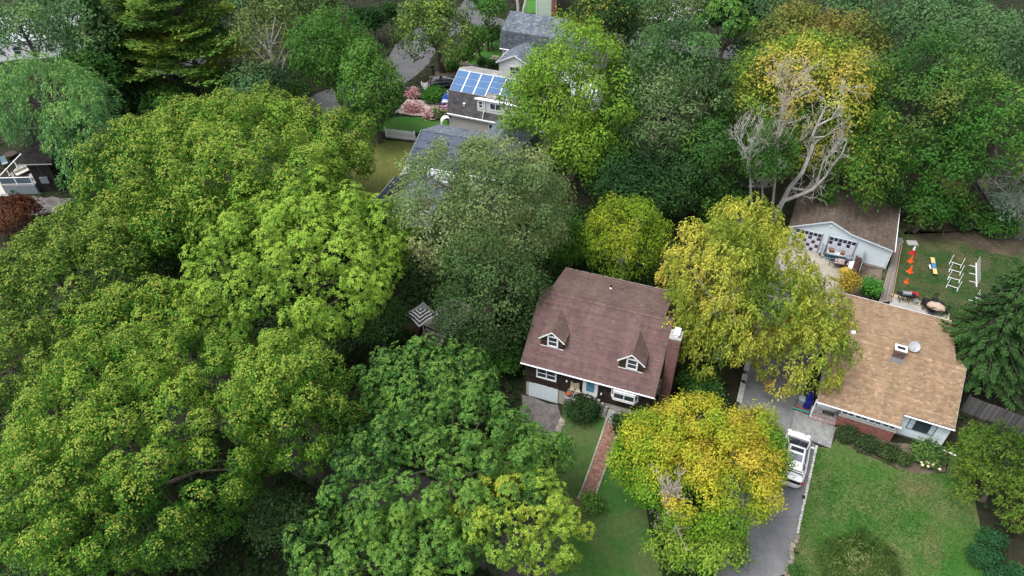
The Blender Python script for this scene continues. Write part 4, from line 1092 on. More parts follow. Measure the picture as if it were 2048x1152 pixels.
# ranch house under the grey-leaved tree
RE = G(810.6, 327, 2.5)
ran = thing('ranch_house', 'grey roofed low house with navy solar panels half hidden by a thin grey tree', 'house', (RE[0], RE[1], 0), -R_(20))
rw = np.array([0, 4.6, 1.7]); LR = float(np.linalg.norm(rw)); rw /= LR
mb = MB(); mb.prism([(0.4, 0.4), (11.6, 0.4), (11.6, 8.6), (0.4, 8.6)], -0.2, 2.45)
for x, s_ in ((0.4, -1), (11.6, 1)): mb.add([(x, 0.4, 2.45), (x, 8.6, 2.45), (x, 4.6, 4.1)], [(0, 1, 2) if s_ > 0 else (0, 2, 1)])
mb.build('wall', GREIGE, ran)
SLM = [(0.068, 0.085, 0.118), (0.082, 0.10, 0.135), (0.058, 0.072, 0.10)]
roof_plane(ran, (0, 0, 2.5), (1, 0, 0), rw, LR, lambda s: (0, 12), 0.2, 0.4, SLM, seed=81)
roof_plane(ran, (12, 9.2, 2.5), (-1, 0, 0), (rw[0], -rw[1], rw[2]), LR, lambda s: (0, 12), 0.2, 0.4, SLATE, seed=82)
nr = np.cross((1, 0, 0), rw); OR = np.array([0, 0, 2.5])
for c in range(3):
    for r in range(2):
        x0, q0 = 0.5 + c * 1.75, 2.3 + r * 1.15
        k_ = MB(); k_.slab([OR + np.array([x, 0, 0]) + rw * q + nr * 0.12 for x, q in ((x0, q0), (x0 + 1.7, q0), (x0 + 1.7, q0 + 1.1), (x0, q0 + 1.1))], nr, 0.05); k_.build('solar_panel', PVNAVY, ran)
k_ = MB(); k_.tube([(0, -0.05, 2.42), (12, -0.05, 2.42)], 0.07, 6); k_.slab([(-0.02, 0, 2.5), (-0.02, 4.6, 4.2), (-0.02, 4.6, 4.03), (-0.02, 0, 2.33)], (-1, 0, 0), 0.04); k_.build('trim', WHITE, ran)
# garage wing towards the camera, with black panels
mb = MB(); mb.prism([(0.3, -7.3), (6.2, -7.3), (6.2, 0.4), (0.3, 0.4)], -0.2, 2.3); mb.add([(0.3, -7.3, 2.3), (6.2, -7.3, 2.3), (3.25, -7.3, 3.7)], [(0, 1, 2)]); wg = mb.build('garage_wing', mat('grey_shingle_wall', (0.36, 0.375, 0.40), 0.85, 0.1, 5), ran)
shingle_field((0.3, -7.31, 0.1), (1, 0, 0), (0, 0, 1), (0, -1, 0), 3.5, lambda v: (0, 5.9) if v < 2.2 else (2.95 * (v - 2.2) / 1.4, 5.9 - 2.95 * (v - 2.2) / 1.4), 0.2, 0.28, [(0.33, 0.345, 0.37), (0.38, 0.39, 0.41), (0.30, 0.31, 0.34)], t=0.02, jit=0.4, seed=83).build('wall_shingles', SHINGLE, wg, kind='stuff')
hw_, rs_ = 3.3, 1.55; sl_ = math.hypot(hw_, rs_)
roof_plane(wg, (-0.05, -2.6, 2.32), (0, -1, 0), (hw_ / sl_, 0, rs_ / sl_), sl_, lambda s: (0, 5.0), 0.2, 0.4, SLM, seed=84, name='wing_roof')
roof_plane(wg, (6.55, -7.6, 2.32), (0, 1, 0), (-hw_ / sl_, 0, rs_ / sl_), sl_, lambda s: (0, 5.0), 0.2, 0.4, SLATE, seed=85, name='wing_roof')
dv = np.array([hw_ / sl_, 0, rs_ / sl_]); nv_ = np.cross((0, -1, 0), dv); ov_ = np.array([-0.05, -2.6, 2.32])
k_ = MB(); k_.slab([ov_ + np.array([0, -a, 0]) + dv * b + nv_ * 0.14 for a, b in ((0.5, 1.2), (4.3, 1.2), (4.3, 3.3), (0.5, 3.3))], nv_, 0.06); bp_ = k_.build('solar_panel', PVBLACK, wg)
k_ = MB(); k_.tube([(-0.1, -7.6, 2.25), (-0.1, -2.6, 2.25)], 0.07, 6)
for sg in (-1, 1):
    d_ = np.array([-sg * hw_, 0, rs_]) / sl_
    k_.box((3.25 + sg * hw_ / 2, -7.62, 2.24 + rs_ / 2), (sl_, 0.05, 0.18), axes=(d_, (0, 1, 0), np.cross(d_, (0, 1, 0))))
k_.build('fascia', WHITE, wg)
# cross gable with a brick chimney
hw_, rs_ = 2.6, 1.5; sl_ = math.hypot(hw_, rs_)
mb = MB(); mb.prism([(7.0, 2), (11.8, 2), (11.8, 11), (7.0, 11)], 2.0, 3.2); mb.add([(7.0, 11, 3.2), (9.4, 11, 4.6), (11.8, 11, 3.2)], [(0, 1, 2)]); cg = mb.build('cross_gable', GREIGE, ran)
GREENR = [(0.10, 0.125, 0.14), (0.08, 0.105, 0.12), (0.12, 0.145, 0.155)]
roof_plane(cg, (6.8, 11.3, 3.2), (0, -1, 0), (hw_ / sl_, 0, rs_ / sl_), sl_, lambda s: (0, 10), 0.2, 0.4, GREENR, seed=86, name='gable_roof')
roof_plane(cg, (12.0, 1.3, 3.2), (0, 1, 0), (-hw_ / sl_, 0, rs_ / sl_), sl_, lambda s: (0, 10), 0.2, 0.4, GREENR, seed=87, name='gable_roof')
k_ = MB(); k_.box((9.9, 8.6, 4.4), (0.5, 0.5, 2.2)); c_ = k_.build('chimney', MORTAR, ran)
mb = MB(); brick_wall(mb, (9.65, 8.35, 3.5), (1, 0, 0), (0, -1, 0), 0.5, 2.0, [(0.27, 0.15, 0.11), (0.23, 0.12, 0.10)], bl=0.22, bh=0.09); mb.build('bricks', BRICKM, c_, kind='stuff')
k_ = MB(); k_.box((9.9, 8.6, 5.55), (0.64, 0.64, 0.1)); k_.lathe([(0.15, 0), (0.15, 0.2), (0.26, 0.22), (0.2, 0.36)], (9.9, 8.6, 5.6), 8); k_.build('cap', WHITE, c_)

# dark house with a deck at the left edge
DE = G(13, 389, 0)
dk = thing('deck_house', 'dark stained house with a raised grey deck and white railing at the left edge', 'house', (DE[0], DE[1], 0), 0.0)
DH = frame(DE, 0.0)
BLK = [(0.020, 0.018, 0.018), (0.016, 0.015, 0.015), (0.027, 0.024, 0.023)]
mb = MB(); mb.cur = (0.026, 0.023, 0.021)
mb.prism([(3.7, 0.4), (6.0, 0.4), (6.0, 9), (3.7, 9)], -0.2, 4.0); mb.prism([(2.9, 4.2), (6.0, 4.2), (6.0, 10), (2.9, 10)], 4.0, 6.3)
dw = mb.build('wall', DARKWOOD, dk)
for a in range(6):
    k_ = MB(); k_.box((4.1 + a * 0.36, 0.385, 2.0), (0.34, 0.03, 4.0), col=vary(BLK[a % 3], 0.2)); k_.build('board', DARKWOOD, dw)
roof_plane(dk, (3.2, 0.0, 3.9), (1, 0, 0), (0, 0.92, 0.39), 4.4, lambda s: (0, 3.6), 0.2, 0.4, BLK, seed=91)
roof_plane(dk, (2.5, 3.9, 6.2), (1, 0, 0), (0, 0.92, 0.39), 5.5, lambda s: (0, 4.4), 0.2, 0.4, BLK, seed=92)
k_ = MB(); k_.box((5.0, -0.04, 3.8), (3.7, 0.04, 0.12)); k_.box((4.7, 3.86, 6.1), (4.4, 0.04, 0.12)); k_.build('fascia', mat('grey_trim', (0.32, 0.32, 0.33), 0.7, 0.1, 5), dk)
mb = MB(); mb.prism([(0.0, 0.0), (3.68, 0.0), (3.68, 6), (0.0, 6)], -0.1, 1.12); dkb = mb.build('deck_skirt', mat('grey_skirt', (0.20, 0.23, 0.25), 0.8, 0.12, 4), dk)
for j in range(26):
    k_ = MB(); k_.box((1.83, 0.12 + j * 0.23, 1.15), (3.74, 0.215, 0.05), col=vary((0.33, 0.30, 0.31), 0.08)); k_.build('plank', PLANKM, dkb)
k_ = MB()
k_.box((1.83, 0.05, 2.15), (3.6, 0.09, 0.07)); k_.box((1.83, 0.05, 1.33), (3.6, 0.05, 0.06))
for x in (0.05, 1.85, 3.6): k_.box((x, 0.05, 1.7), (0.1, 0.1, 1.05))
d_ = np.array([0.14, 1.0, 0]); 
k_.box((0.05, 2.6, 2.15), (0.09, 5.1, 0.07)); k_.box((0.05, 2.6, 1.33), (0.05, 5.1, 0.06))
for y in (1.9, 3.6, 5.1): k_.box((0.05, y, 1.7), (0.1, 0.1, 1.05))
k_.build('railing', WHITE, dk)
for i, x in enumerate((0.95, 2.72)):
    k_ = MB(); k_.box((x, 0.05, 1.73), (1.62, 0.012, 0.72)); k_.build('glass_panel', mat('rail_glass', (0.10, 0.14, 0.17), 0.1, 0.2, 3, spec=0.6), dk)
k_ = MB(); k_.box((4.9, 0.28, 1.6), (0.9, 0.2, 0.75)); k_.build('utility_box', mat('meter_grey', (0.16, 0.19, 0.22), 0.6, 0.1, 5), dk)
CUSH = mat('cream_cushion', (0.56, 0.53, 0.46), 0.9, 0.06, 10)
WICK = mat('dark_wicker', (0.03, 0.026, 0.026), 0.8, 0.3, 30)
sf = thing('outdoor_sofa', 'dark wicker sofa with cream cushions on the grey deck', 'sofa', DH(1.45, 2.4, 1.18), R_(55))
k_ = MB(); k_.box((0, 0, 0.15), (1.9, 0.8, 0.28)); k_.build('base', WICK, sf, bevel=0.03)
k_ = MB(); k_.box((0, 0.36, 0.42), (1.9, 0.12, 0.55)); k_.build('back_frame', WICK, sf, bevel=0.03)
for i in range(3):
    k_ = MB(); k_.box((-0.6 + 0.6 * i, 0.20, 0.55), (0.56, 0.18, 0.42)); k_.build('back_cushion', CUSH, sf, bevel=0.05)
k_ = MB(); k_.box((0, -0.1, 0.36), (1.8, 0.6, 0.15)); k_.build('seat_cushion', CUSH, sf, bevel=0.05)
for lbl, x, y, r in (('dark wicker armchair behind the white front railing of the deck', 0.9, 0.75, 2.8), ('dark wicker armchair nearer the house wall on the deck', 2.4, 0.95, 3.6)):
    ac = thing('wicker_armchair', lbl, 'chair', DH(x, y, 1.18), r, 'armchairs on the deck')
    k_ = MB(); k_.box((0, 0, 0.2), (0.7, 0.7, 0.36)); k_.build('seat', WICK, ac, bevel=0.04)
    k_ = MB(); k_.box((0, 0.32, 0.55), (0.7, 0.1, 0.5)); k_.build('backrest', WICK, ac, bevel=0.04)
    for s_ in (-0.32, 0.32):
        k_ = MB(); k_.box((s_, 0, 0.48), (0.1, 0.66, 0.24)); k_.build('arm', WICK, ac, bevel=0.03)
ft = thing('fire_pit', 'round dark fire pit table beyond the deck railing', 'fire pit', G(24, 315, 0), 0)
k_ = MB(); k_.lathe([(0.45, 0), (0.6, 0.4), (0.75, 0.45), (0.75, 0.52), (0.5, 0.54)], (0, 0, 0), 16); k_.build('bowl', mat('rust_brown', (0.055, 0.035, 0.03), 0.8, 0.3, 8), ft)
pc = thing('patio_chair', 'pale blue patio chair on the paving beyond the deck', 'chair', G(13, 332, 0), 0.6)
LB = mat('pale_blue_sling', (0.22, 0.33, 0.38), 0.7, 0.08, 10)
k_ = MB(); k_.box((0, 0, 0.42), (0.6, 0.6, 0.05)); k_.build('seat', LB, pc)
k_ = MB(); k_.box((0, 0.3, 0.78), (0.6, 0.05, 0.7), axes=((1, 0, 0), (0, 0.95, -0.3), (0, 0.3, 0.95))); k_.build('backrest', LB, pc)
for sx in (-0.27, 0.27):
    for sy in (-0.27, 0.27):
        k_ = MB(); k_.tube([(sx, sy, 0.4), (sx, sy, 0)], 0.02, 5); k_.build('leg', BLACKM, pc)

# pale houses glimpsed through the far trees
def far_house(lbl, px, py, w, d, h, rz, wallm, cols, seed, zr=2.0):
    p = G(px, py, 0)
    t = thing('far_house', lbl, 'house', p, rz)
    mb = MB(); mb.prism([(-w / 2, 0), (w / 2, 0), (w / 2, d), (-w / 2, d)], -0.2, h)
    for x, s_ in ((-w / 2, -1), (w / 2, 1)): mb.add([(x, 0, h), (x, d, h), (x, d / 2, h + zr)], [(0, 1, 2) if s_ > 0 else (0, 2, 1)])
    mb.build('wall', wallm, t)
    l = math.hypot(d / 2 + 0.3, zr)
    roof_plane(t, (-w / 2 - 0.3, -0.3, h - 0.1), (1, 0, 0), (0, (d / 2 + 0.3) / l, zr / l), l, lambda s: (0, w + 0.6), 0.25, 0.5, cols, seed=seed)
    roof_plane(t, (w / 2 + 0.3, d + 0.3, h - 0.1), (-1, 0, 0), (0, -(d / 2 + 0.3) / l, zr / l), l, lambda s: (0, w + 0.6), 0.25, 0.5, cols, seed=seed + 1)
    for i in range(int(w // 2.4)):
        window(t, -w / 2 + 1.3 + i * 2.4, 0.9, 2.1, 1.1, -0.01, rows=2)
        if h > 4: window(t, -w / 2 + 1.3 + i * 2.4, 3.5, 4.7, 1.1, -0.01, rows=2)
    return t
PGREY = [(0.40, 0.43, 0.46), (0.36, 0.39, 0.42), (0.44, 0.47, 0.49)]
far_house('pale grey roofed house behind the trees in the upper left corner', 70, 118, 16, 9, 3.0, 0.15, WHITE, PGREY, 201)
far_house('white house seen between the two pine trunks', 340, 150, 6, 6, 2.6, -0.2, WHITE, PGREY, 203)
far_house('white house behind the trunks near the top right centre', 1352, 42, 10, 8, 3.4, -0.3, WHITE, SLATE, 205)
far_house('pale house hidden behind the tall lime green tree', 1140, 225, 6, 5, 2.6, -R_(24), WHITE, PGREY, 207)

# ---------------------------------------------------------------- trees and shrubs
UP = np.array([0, 0, 1.0])
def unit(a):
    return a / (np.linalg.norm(a, axis=-1, keepdims=True) + 1e-9)
def pal(*rows):
    """rows of (r, g, b, weight)"""
    a = np.array(rows, float); return a[:, :3], a[:, 3] / a[:, 3].sum()
class Noise3:
    """Cheap smooth noise: a few sine waves with random directions."""
    def __init__(s, rng, freq, n=6):
        s.k = rng.normal(size=(n, 3)) * freq; s.p = rng.uniform(0, 6.28, n)
    def __call__(s, P):
        return np.sin(P @ s.k.T + s.p).mean(axis=1) * 1.6
def leaf_quads(base, dirn, nrm, L, Wd, rng, droop=0.0):
    side = unit(np.cross(nrm, dirn))
    L = L[:, None]; Wd = Wd[:, None]
    mid = base + dirn * L * 0.5
    tip = base + dirn * L - UP * L * droop
    V = np.stack([base, mid + side * Wd * 0.5, tip, mid - side * Wd * 0.5], axis=1)
    return V
def pick_cols(rng, P, palette, tip, nz, tipcols=None, tipprob=0.0, jit=0.16, bias=0.0):
    cols, wts = palette
    cum = np.cumsum(wts)
    t = np.clip(0.5 + 0.42 * nz(P) + rng.normal(0, 0.07, len(P)) + bias, 0, 0.9999)
    C = cols[np.minimum(np.searchsorted(cum, t), len(cols) - 1)]
    if tipcols is not None:
        pr = tipprob * np.clip(tip, 0, 1) ** 1.5
        m_ = rng.uniform(0, 1, len(P)) < pr
        tc = np.array(tipcols)
        C = C.copy(); C[m_] = tc[rng.integers(0, len(tc), m_.sum())] * 0.75 + C[m_] * 0.25
    return C * (1 + rng.uniform(-jit, jit, (len(P), 1)))

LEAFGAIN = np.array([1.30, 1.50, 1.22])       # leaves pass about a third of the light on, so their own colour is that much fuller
def crown_arrays(rng, c, R, lobe_r, whorls, per, ll, lw, palette, style='star', cut=-0.35, fill=0.25, lump=0.16, gap=0.06, flat=0.8, tipcols=None, tipprob=0.0, upb=0.6, spread=0.5, droop=0.12, pack=0.95, dome=0.0, hb=0.0):
    c = np.asarray(c, float); R = np.asarray(R, float)
    p_ = 1.6
    area = 4 * math.pi * (((R[0] * R[1]) ** p_ + (R[0] * R[2]) ** p_ + (R[1] * R[2]) ** p_) / 3) ** (1 / p_) * (1 - cut) / 2
    n = max(8, int(area / (math.pi * lobe_r ** 2) * pack))
    i = np.arange(n) + 0.5
    z = 1 - (1 - cut) * i / n
    ph = i * 2.399963 + rng.uniform(0, 6.28)
    D = np.stack([np.sqrt(1 - z * z) * np.cos(ph), np.sqrt(1 - z * z) * np.sin(ph), z], 1)
    D = unit(D + rng.normal(0, (0.88 - 0.5 * min(dome, 1)) / math.sqrt(n), (n, 3)))
    nz = Noise3(rng, 1.7); nz2 = Noise3(rng, 4.2)
    rad = 1 + lump * nz(D) + lump * 0.6 * nz2(D) + rng.normal(0, 0.04, n)
    keep = rng.uniform(0, 1, n) > gap
    D, rad = D[keep], rad[keep]; n = len(D)
    shrink = np.clip(1 - 0.75 * lobe_r / R.min(), 0.3, 0.97)
    P = c + D * R * (rad * shrink)[:, None]
    axis = unit(unit(D / R) * 0.75 + UP * upb + rng.normal(0, 0.12, (n, 3)))
    LR = lobe_r * rng.uniform(0.65 + 0.12 * min(dome, 1), 1.3 - 0.14 * min(dome, 1), n)
    W_ = np.full(n, whorls)
    # inner lobes
    k = int(n * fill)
    if k:
        Di = unit(rng.normal(size=(k, 3))); Di[:, 2] = np.where(Di[:, 2] < cut, -Di[:, 2], Di[:, 2])
        Pi = c + Di * R * ((rng.uniform(0.25, 0.80, k) if dome < 1.3 else rng.uniform(0.45, 0.86, k)) * shrink)[:, None]
        P = np.vstack([P, Pi]); axis = np.vstack([axis, unit(Di * 0.4 + UP * 0.8)])
        LR = np.concatenate([LR, lobe_r * rng.uniform(0.9, 1.35, k)]); W_ = np.concatenate([W_, np.full(k, max(4, int(whorls * 0.5)))])
    n = len(P)
    W_ = np.maximum(3, (W_ * (LR / lobe_r) ** 1.6).astype(int))
    idx = np.repeat(np.arange(n), W_)
    m_ = len(idx)
    w = unit(rng.normal(size=(m_, 3)))
    dt = (w * axis[idx]).sum(1)
    w = np.where((dt < (-0.25 if dome == 0 else 0.0))[:, None], -w, w)
    sh = np.where(rng.uniform(0, 1, m_) < 0.15, rng.uniform(0.4, 0.85, m_), rng.uniform(0.86, 1.05, m_))
    off = w * (LR[idx] * sh)[:, None]
    # flatten along the lobe axis
    al = (off * axis[idx]).sum(1, keepdims=True) * axis[idx]
    off = (off - al) * (1 - 0.08 * dome) + al * (flat + 0.22 * dome)
    wp = P[idx] + off
    nrm = unit(w * 1.0 + axis[idx] * 0.2 + UP * 0.15 + rng.normal(0, 0.26 - 0.1 * dome, (m_, 3)))
    cn = Noise3(rng, 1.0 / max(R.max() * 0.36, 0.6))
    tipv = np.clip((w * axis[idx]).sum(1), 0, 1) * np.clip((wp[:, 2] - (c[2] - 0.2 * R[2])) / (1.1 * R[2]) + 0.2, 0, 1)  # brighter tips on lobe caps: leaf age, plus flank shading put into colour
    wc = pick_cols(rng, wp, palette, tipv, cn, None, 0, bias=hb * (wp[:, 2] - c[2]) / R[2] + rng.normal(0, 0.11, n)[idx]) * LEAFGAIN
    lobej = 1 + rng.normal(0, 0.09, n)
    wc = wc * lobej[idx][:, None]
    j = np.repeat(np.arange(m_), per); q = len(j)
    N = nrm[j]
    ref = unit(np.cross(N, unit(rng.normal(size=(m_, 3)))[j]))
    ref2 = np.cross(N, ref)
    if style == 'star':
        th = np.tile(np.arange(per), m_) * (2 * math.pi / per) + rng.uniform(-0.35, 0.35, q)
        d = unit((ref * np.cos(th)[:, None] + ref2 * np.sin(th)[:, None]) * 1.0 + N * rng.uniform(-0.2, 0.4, (q, 1)))
        base = wp[j] + d * ll * 0.05
        ln = unit(N + rng.normal(0, 0.2, (q, 3)))
    elif style == 'scatter':
        base = wp[j] + rng.normal(0, 1, (q, 3)) * spread * ll
        th = rng.uniform(0, 6.28, q)
        d = unit(ref * np.cos(th)[:, None] + ref2 * np.sin(th)[:, None] + N * rng.uniform(-0.2, 0.4, (q, 1)))
        ln = unit(N + rng.normal(0, 0.4 - 0.16 * min(dome, 1.4), (q, 3)))
    else:                                            # hanging sprays
        s_ = np.tile(np.linspace(0, 1, per), m_)
        out = unit(w * np.array([1, 1, 0.25]) + 1e-6)[j]
        base = wp[j] + out * (s_ * ll * 2.2)[:, None] * 0.5 - UP * (s_ ** 1.4 * ll * spread * 5)[:, None] + rng.normal(0, 1, (q, 3)) * ll * 0.22
        d = unit(out * 0.45 - UP * 0.55 + rng.normal(0, 0.45, (q, 3)))
        ln = unit(N * 0.8 + out * 0.2 + rng.normal(0, 0.5, (q, 3)))
    L = ll * rng.uniform(0.7, 1.25, q); Wd = lw * rng.uniform(0.75, 1.2, q)
    V = leaf_quads(base, d, ln, L, Wd, rng, droop)
    Cq = wc[j] * (1 + rng.uniform(-0.16, 0.16, (q, 1)))
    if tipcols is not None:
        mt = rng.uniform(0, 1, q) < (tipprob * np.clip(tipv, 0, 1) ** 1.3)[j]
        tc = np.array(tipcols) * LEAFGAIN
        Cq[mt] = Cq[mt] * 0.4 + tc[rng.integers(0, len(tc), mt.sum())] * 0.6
    return V, np.clip(Cq, 0.004, 0.9), P[: max(6, int(n / (1 + fill)))]

def limbs(mb, rng, foot, top, ends, r0, col=None, n=12):
    """Trunk from foot to top and limbs towards some of the crown's lobes."""
    foot, top = np.asarray(foot, float), np.asarray(top, float)
    k = 6
    pts = [foot + (top - foot) * t + np.array([rng.normal(0, 0.12), rng.normal(0, 0.12), 0]) * (0 < t < 1) for t in np.linspace(0, 1, k)]
    mb.tube(pts, [r0 * 1.25] + [r0 * (1 - 0.72 * t) for t in np.linspace(0.2, 1, k - 1)], 7)
    for e in ends:
        t0 = rng.uniform(0.35, 0.9)
        a = foot + (top - foot) * t0; e = np.asarray(e)
        md = a + (e - a) * 0.5 + np.array([0, 0, 0.12 * np.linalg.norm(e - a)]) * rng.uniform(-0.4, 0.8)
        r = r0 * (1 - 0.72 * t0) * 0.55
        mb.tube([a, md, a + (e - a) * 0.97], [r, r * 0.6, r * 0.16], 5)

# palettes: (r, g, b, weight) in the order the smooth noise runs through them
OAK = pal((0.034, 0.082, 0.013, 2.4), (0.054, 0.116, 0.017, 3), (0.078, 0.146, 0.021, 2.4), (0.104, 0.165, 0.027, 1))
OAKTIP = [(0.29, 0.29, 0.05), (0.24, 0.27, 0.045), (0.34, 0.28, 0.07)]
OAKDARK = pal((0.030, 0.062, 0.013, 3), (0.048, 0.090, 0.018, 3), (0.075, 0.118, 0.023, 1.6), (0.10, 0.135, 0.03, 0.6))
LIME = pal((0.074, 0.128, 0.022, 1.6), (0.110, 0.176, 0.027, 3), (0.146, 0.214, 0.034, 3), (0.184, 0.235, 0.04, 1.4))
LIMETIP = [(0.27, 0.31, 0.05), (0.24, 0.30, 0.045)]
DEEP = pal((0.028, 0.066, 0.020, 2.5), (0.046, 0.100, 0.026, 3), (0.073, 0.136, 0.030, 2.4), (0.115, 0.172, 0.034, 1.3))
DEEPTIP = [(0.16, 0.225, 0.045), (0.13, 0.20, 0.04)]
YGREEN = pal((0.072, 0.120, 0.022, 2), (0.125, 0.170, 0.026, 3), (0.190, 0.205, 0.030, 2.5), (0.245, 0.225, 0.032, 1))
GREY = pal((0.076, 0.108, 0.046, 2.5), (0.125, 0.148, 0.066, 3), (0.190, 0.192, 0.098, 2), (0.235, 0.205, 0.115, 1))
GREYLOW = pal((0.034, 0.062, 0.024, 3), (0.052, 0.084, 0.032, 3), (0.080, 0.108, 0.044, 1.6))
BIRCH = pal((0.082, 0.122, 0.022, 1.2), (0.165, 0.185, 0.030, 2.6), (0.265, 0.248, 0.044, 3), (0.37, 0.30, 0.058, 1.8), (0.38, 0.235, 0.055, 0.25))
GOLD = pal((0.036, 0.082, 0.017, 3.2), (0.068, 0.118, 0.021, 3.4), (0.135, 0.165, 0.027, 2), (0.24, 0.215, 0.036, 1.3), (0.31, 0.22, 0.055, 0.5))
BRIGHTY = pal((0.052, 0.124, 0.015, 2.4), (0.098, 0.168, 0.018, 2.8), (0.185, 0.212, 0.021, 2.8), (0.28, 0.248, 0.026, 2.0), (0.32, 0.225, 0.035, 0.4))
OCHRE = pal((0.065, 0.085, 0.025, 1.5), (0.115, 0.115, 0.032, 2.5), (0.175, 0.130, 0.042, 3), (0.22, 0.13, 0.055, 1.5))
MAPLE = pal((0.024, 0.060, 0.015, 3), (0.036, 0.090, 0.019, 3), (0.056, 0.116, 0.024, 2), (0.098, 0.132, 0.028, 0.9))
BLUEG = pal((0.056, 0.125, 0.050, 2), (0.084, 0.172, 0.066, 3), (0.122, 0.215, 0.080, 2.2), (0.17, 0.25, 0.09, 0.8))
FARG = pal((0.042, 0.080, 0.038, 3), (0.066, 0.114, 0.052, 3), (0.098, 0.148, 0.064, 1.6))
SPRUCE = pal((0.022, 0.046, 0.017, 3), (0.038, 0.072, 0.024, 3), (0.064, 0.102, 0.036, 1.4))
PINE = pal((0.050, 0.100, 0.026, 2.0), (0.095, 0.155, 0.034, 3), (0.17, 0.21, 0.042, 2), (0.29, 0.28, 0.06, 0.9))
CYP = pal((0.016, 0.040, 0.014, 3), (0.025, 0.058, 0.018, 3))
HEDGE = pal((0.014, 0.030, 0.012, 3), (0.024, 0.046, 0.016, 3), (0.045, 0.060, 0.020, 1), (0.10, 0.06, 0.025, 0.3))
LCYP = pal((0.044, 0.074, 0.014, 2), (0.072, 0.110, 0.019, 3), (0.108, 0.142, 0.024, 2))
REDM = pal((0.055, 0.020, 0.016, 3), (0.090, 0.030, 0.022, 3), (0.12, 0.045, 0.03, 1.2))
PINKF = pal((0.34, 0.10, 0.17, 2), (0.50, 0.20, 0.30, 3), (0.62, 0.34, 0.42, 2), (0.06, 0.12, 0.03, 1.5))
WEEP = pal((0.032, 0.058, 0.016, 3), (0.056, 0.084, 0.024, 3), (0.105, 0.125, 0.044, 1.6), (0.17, 0.17, 0.075, 0.7))
TEAL = pal((0.020, 0.060, 0.026, 3), (0.030, 0.080, 0.034, 3), (0.044, 0.098, 0.04, 1.3))

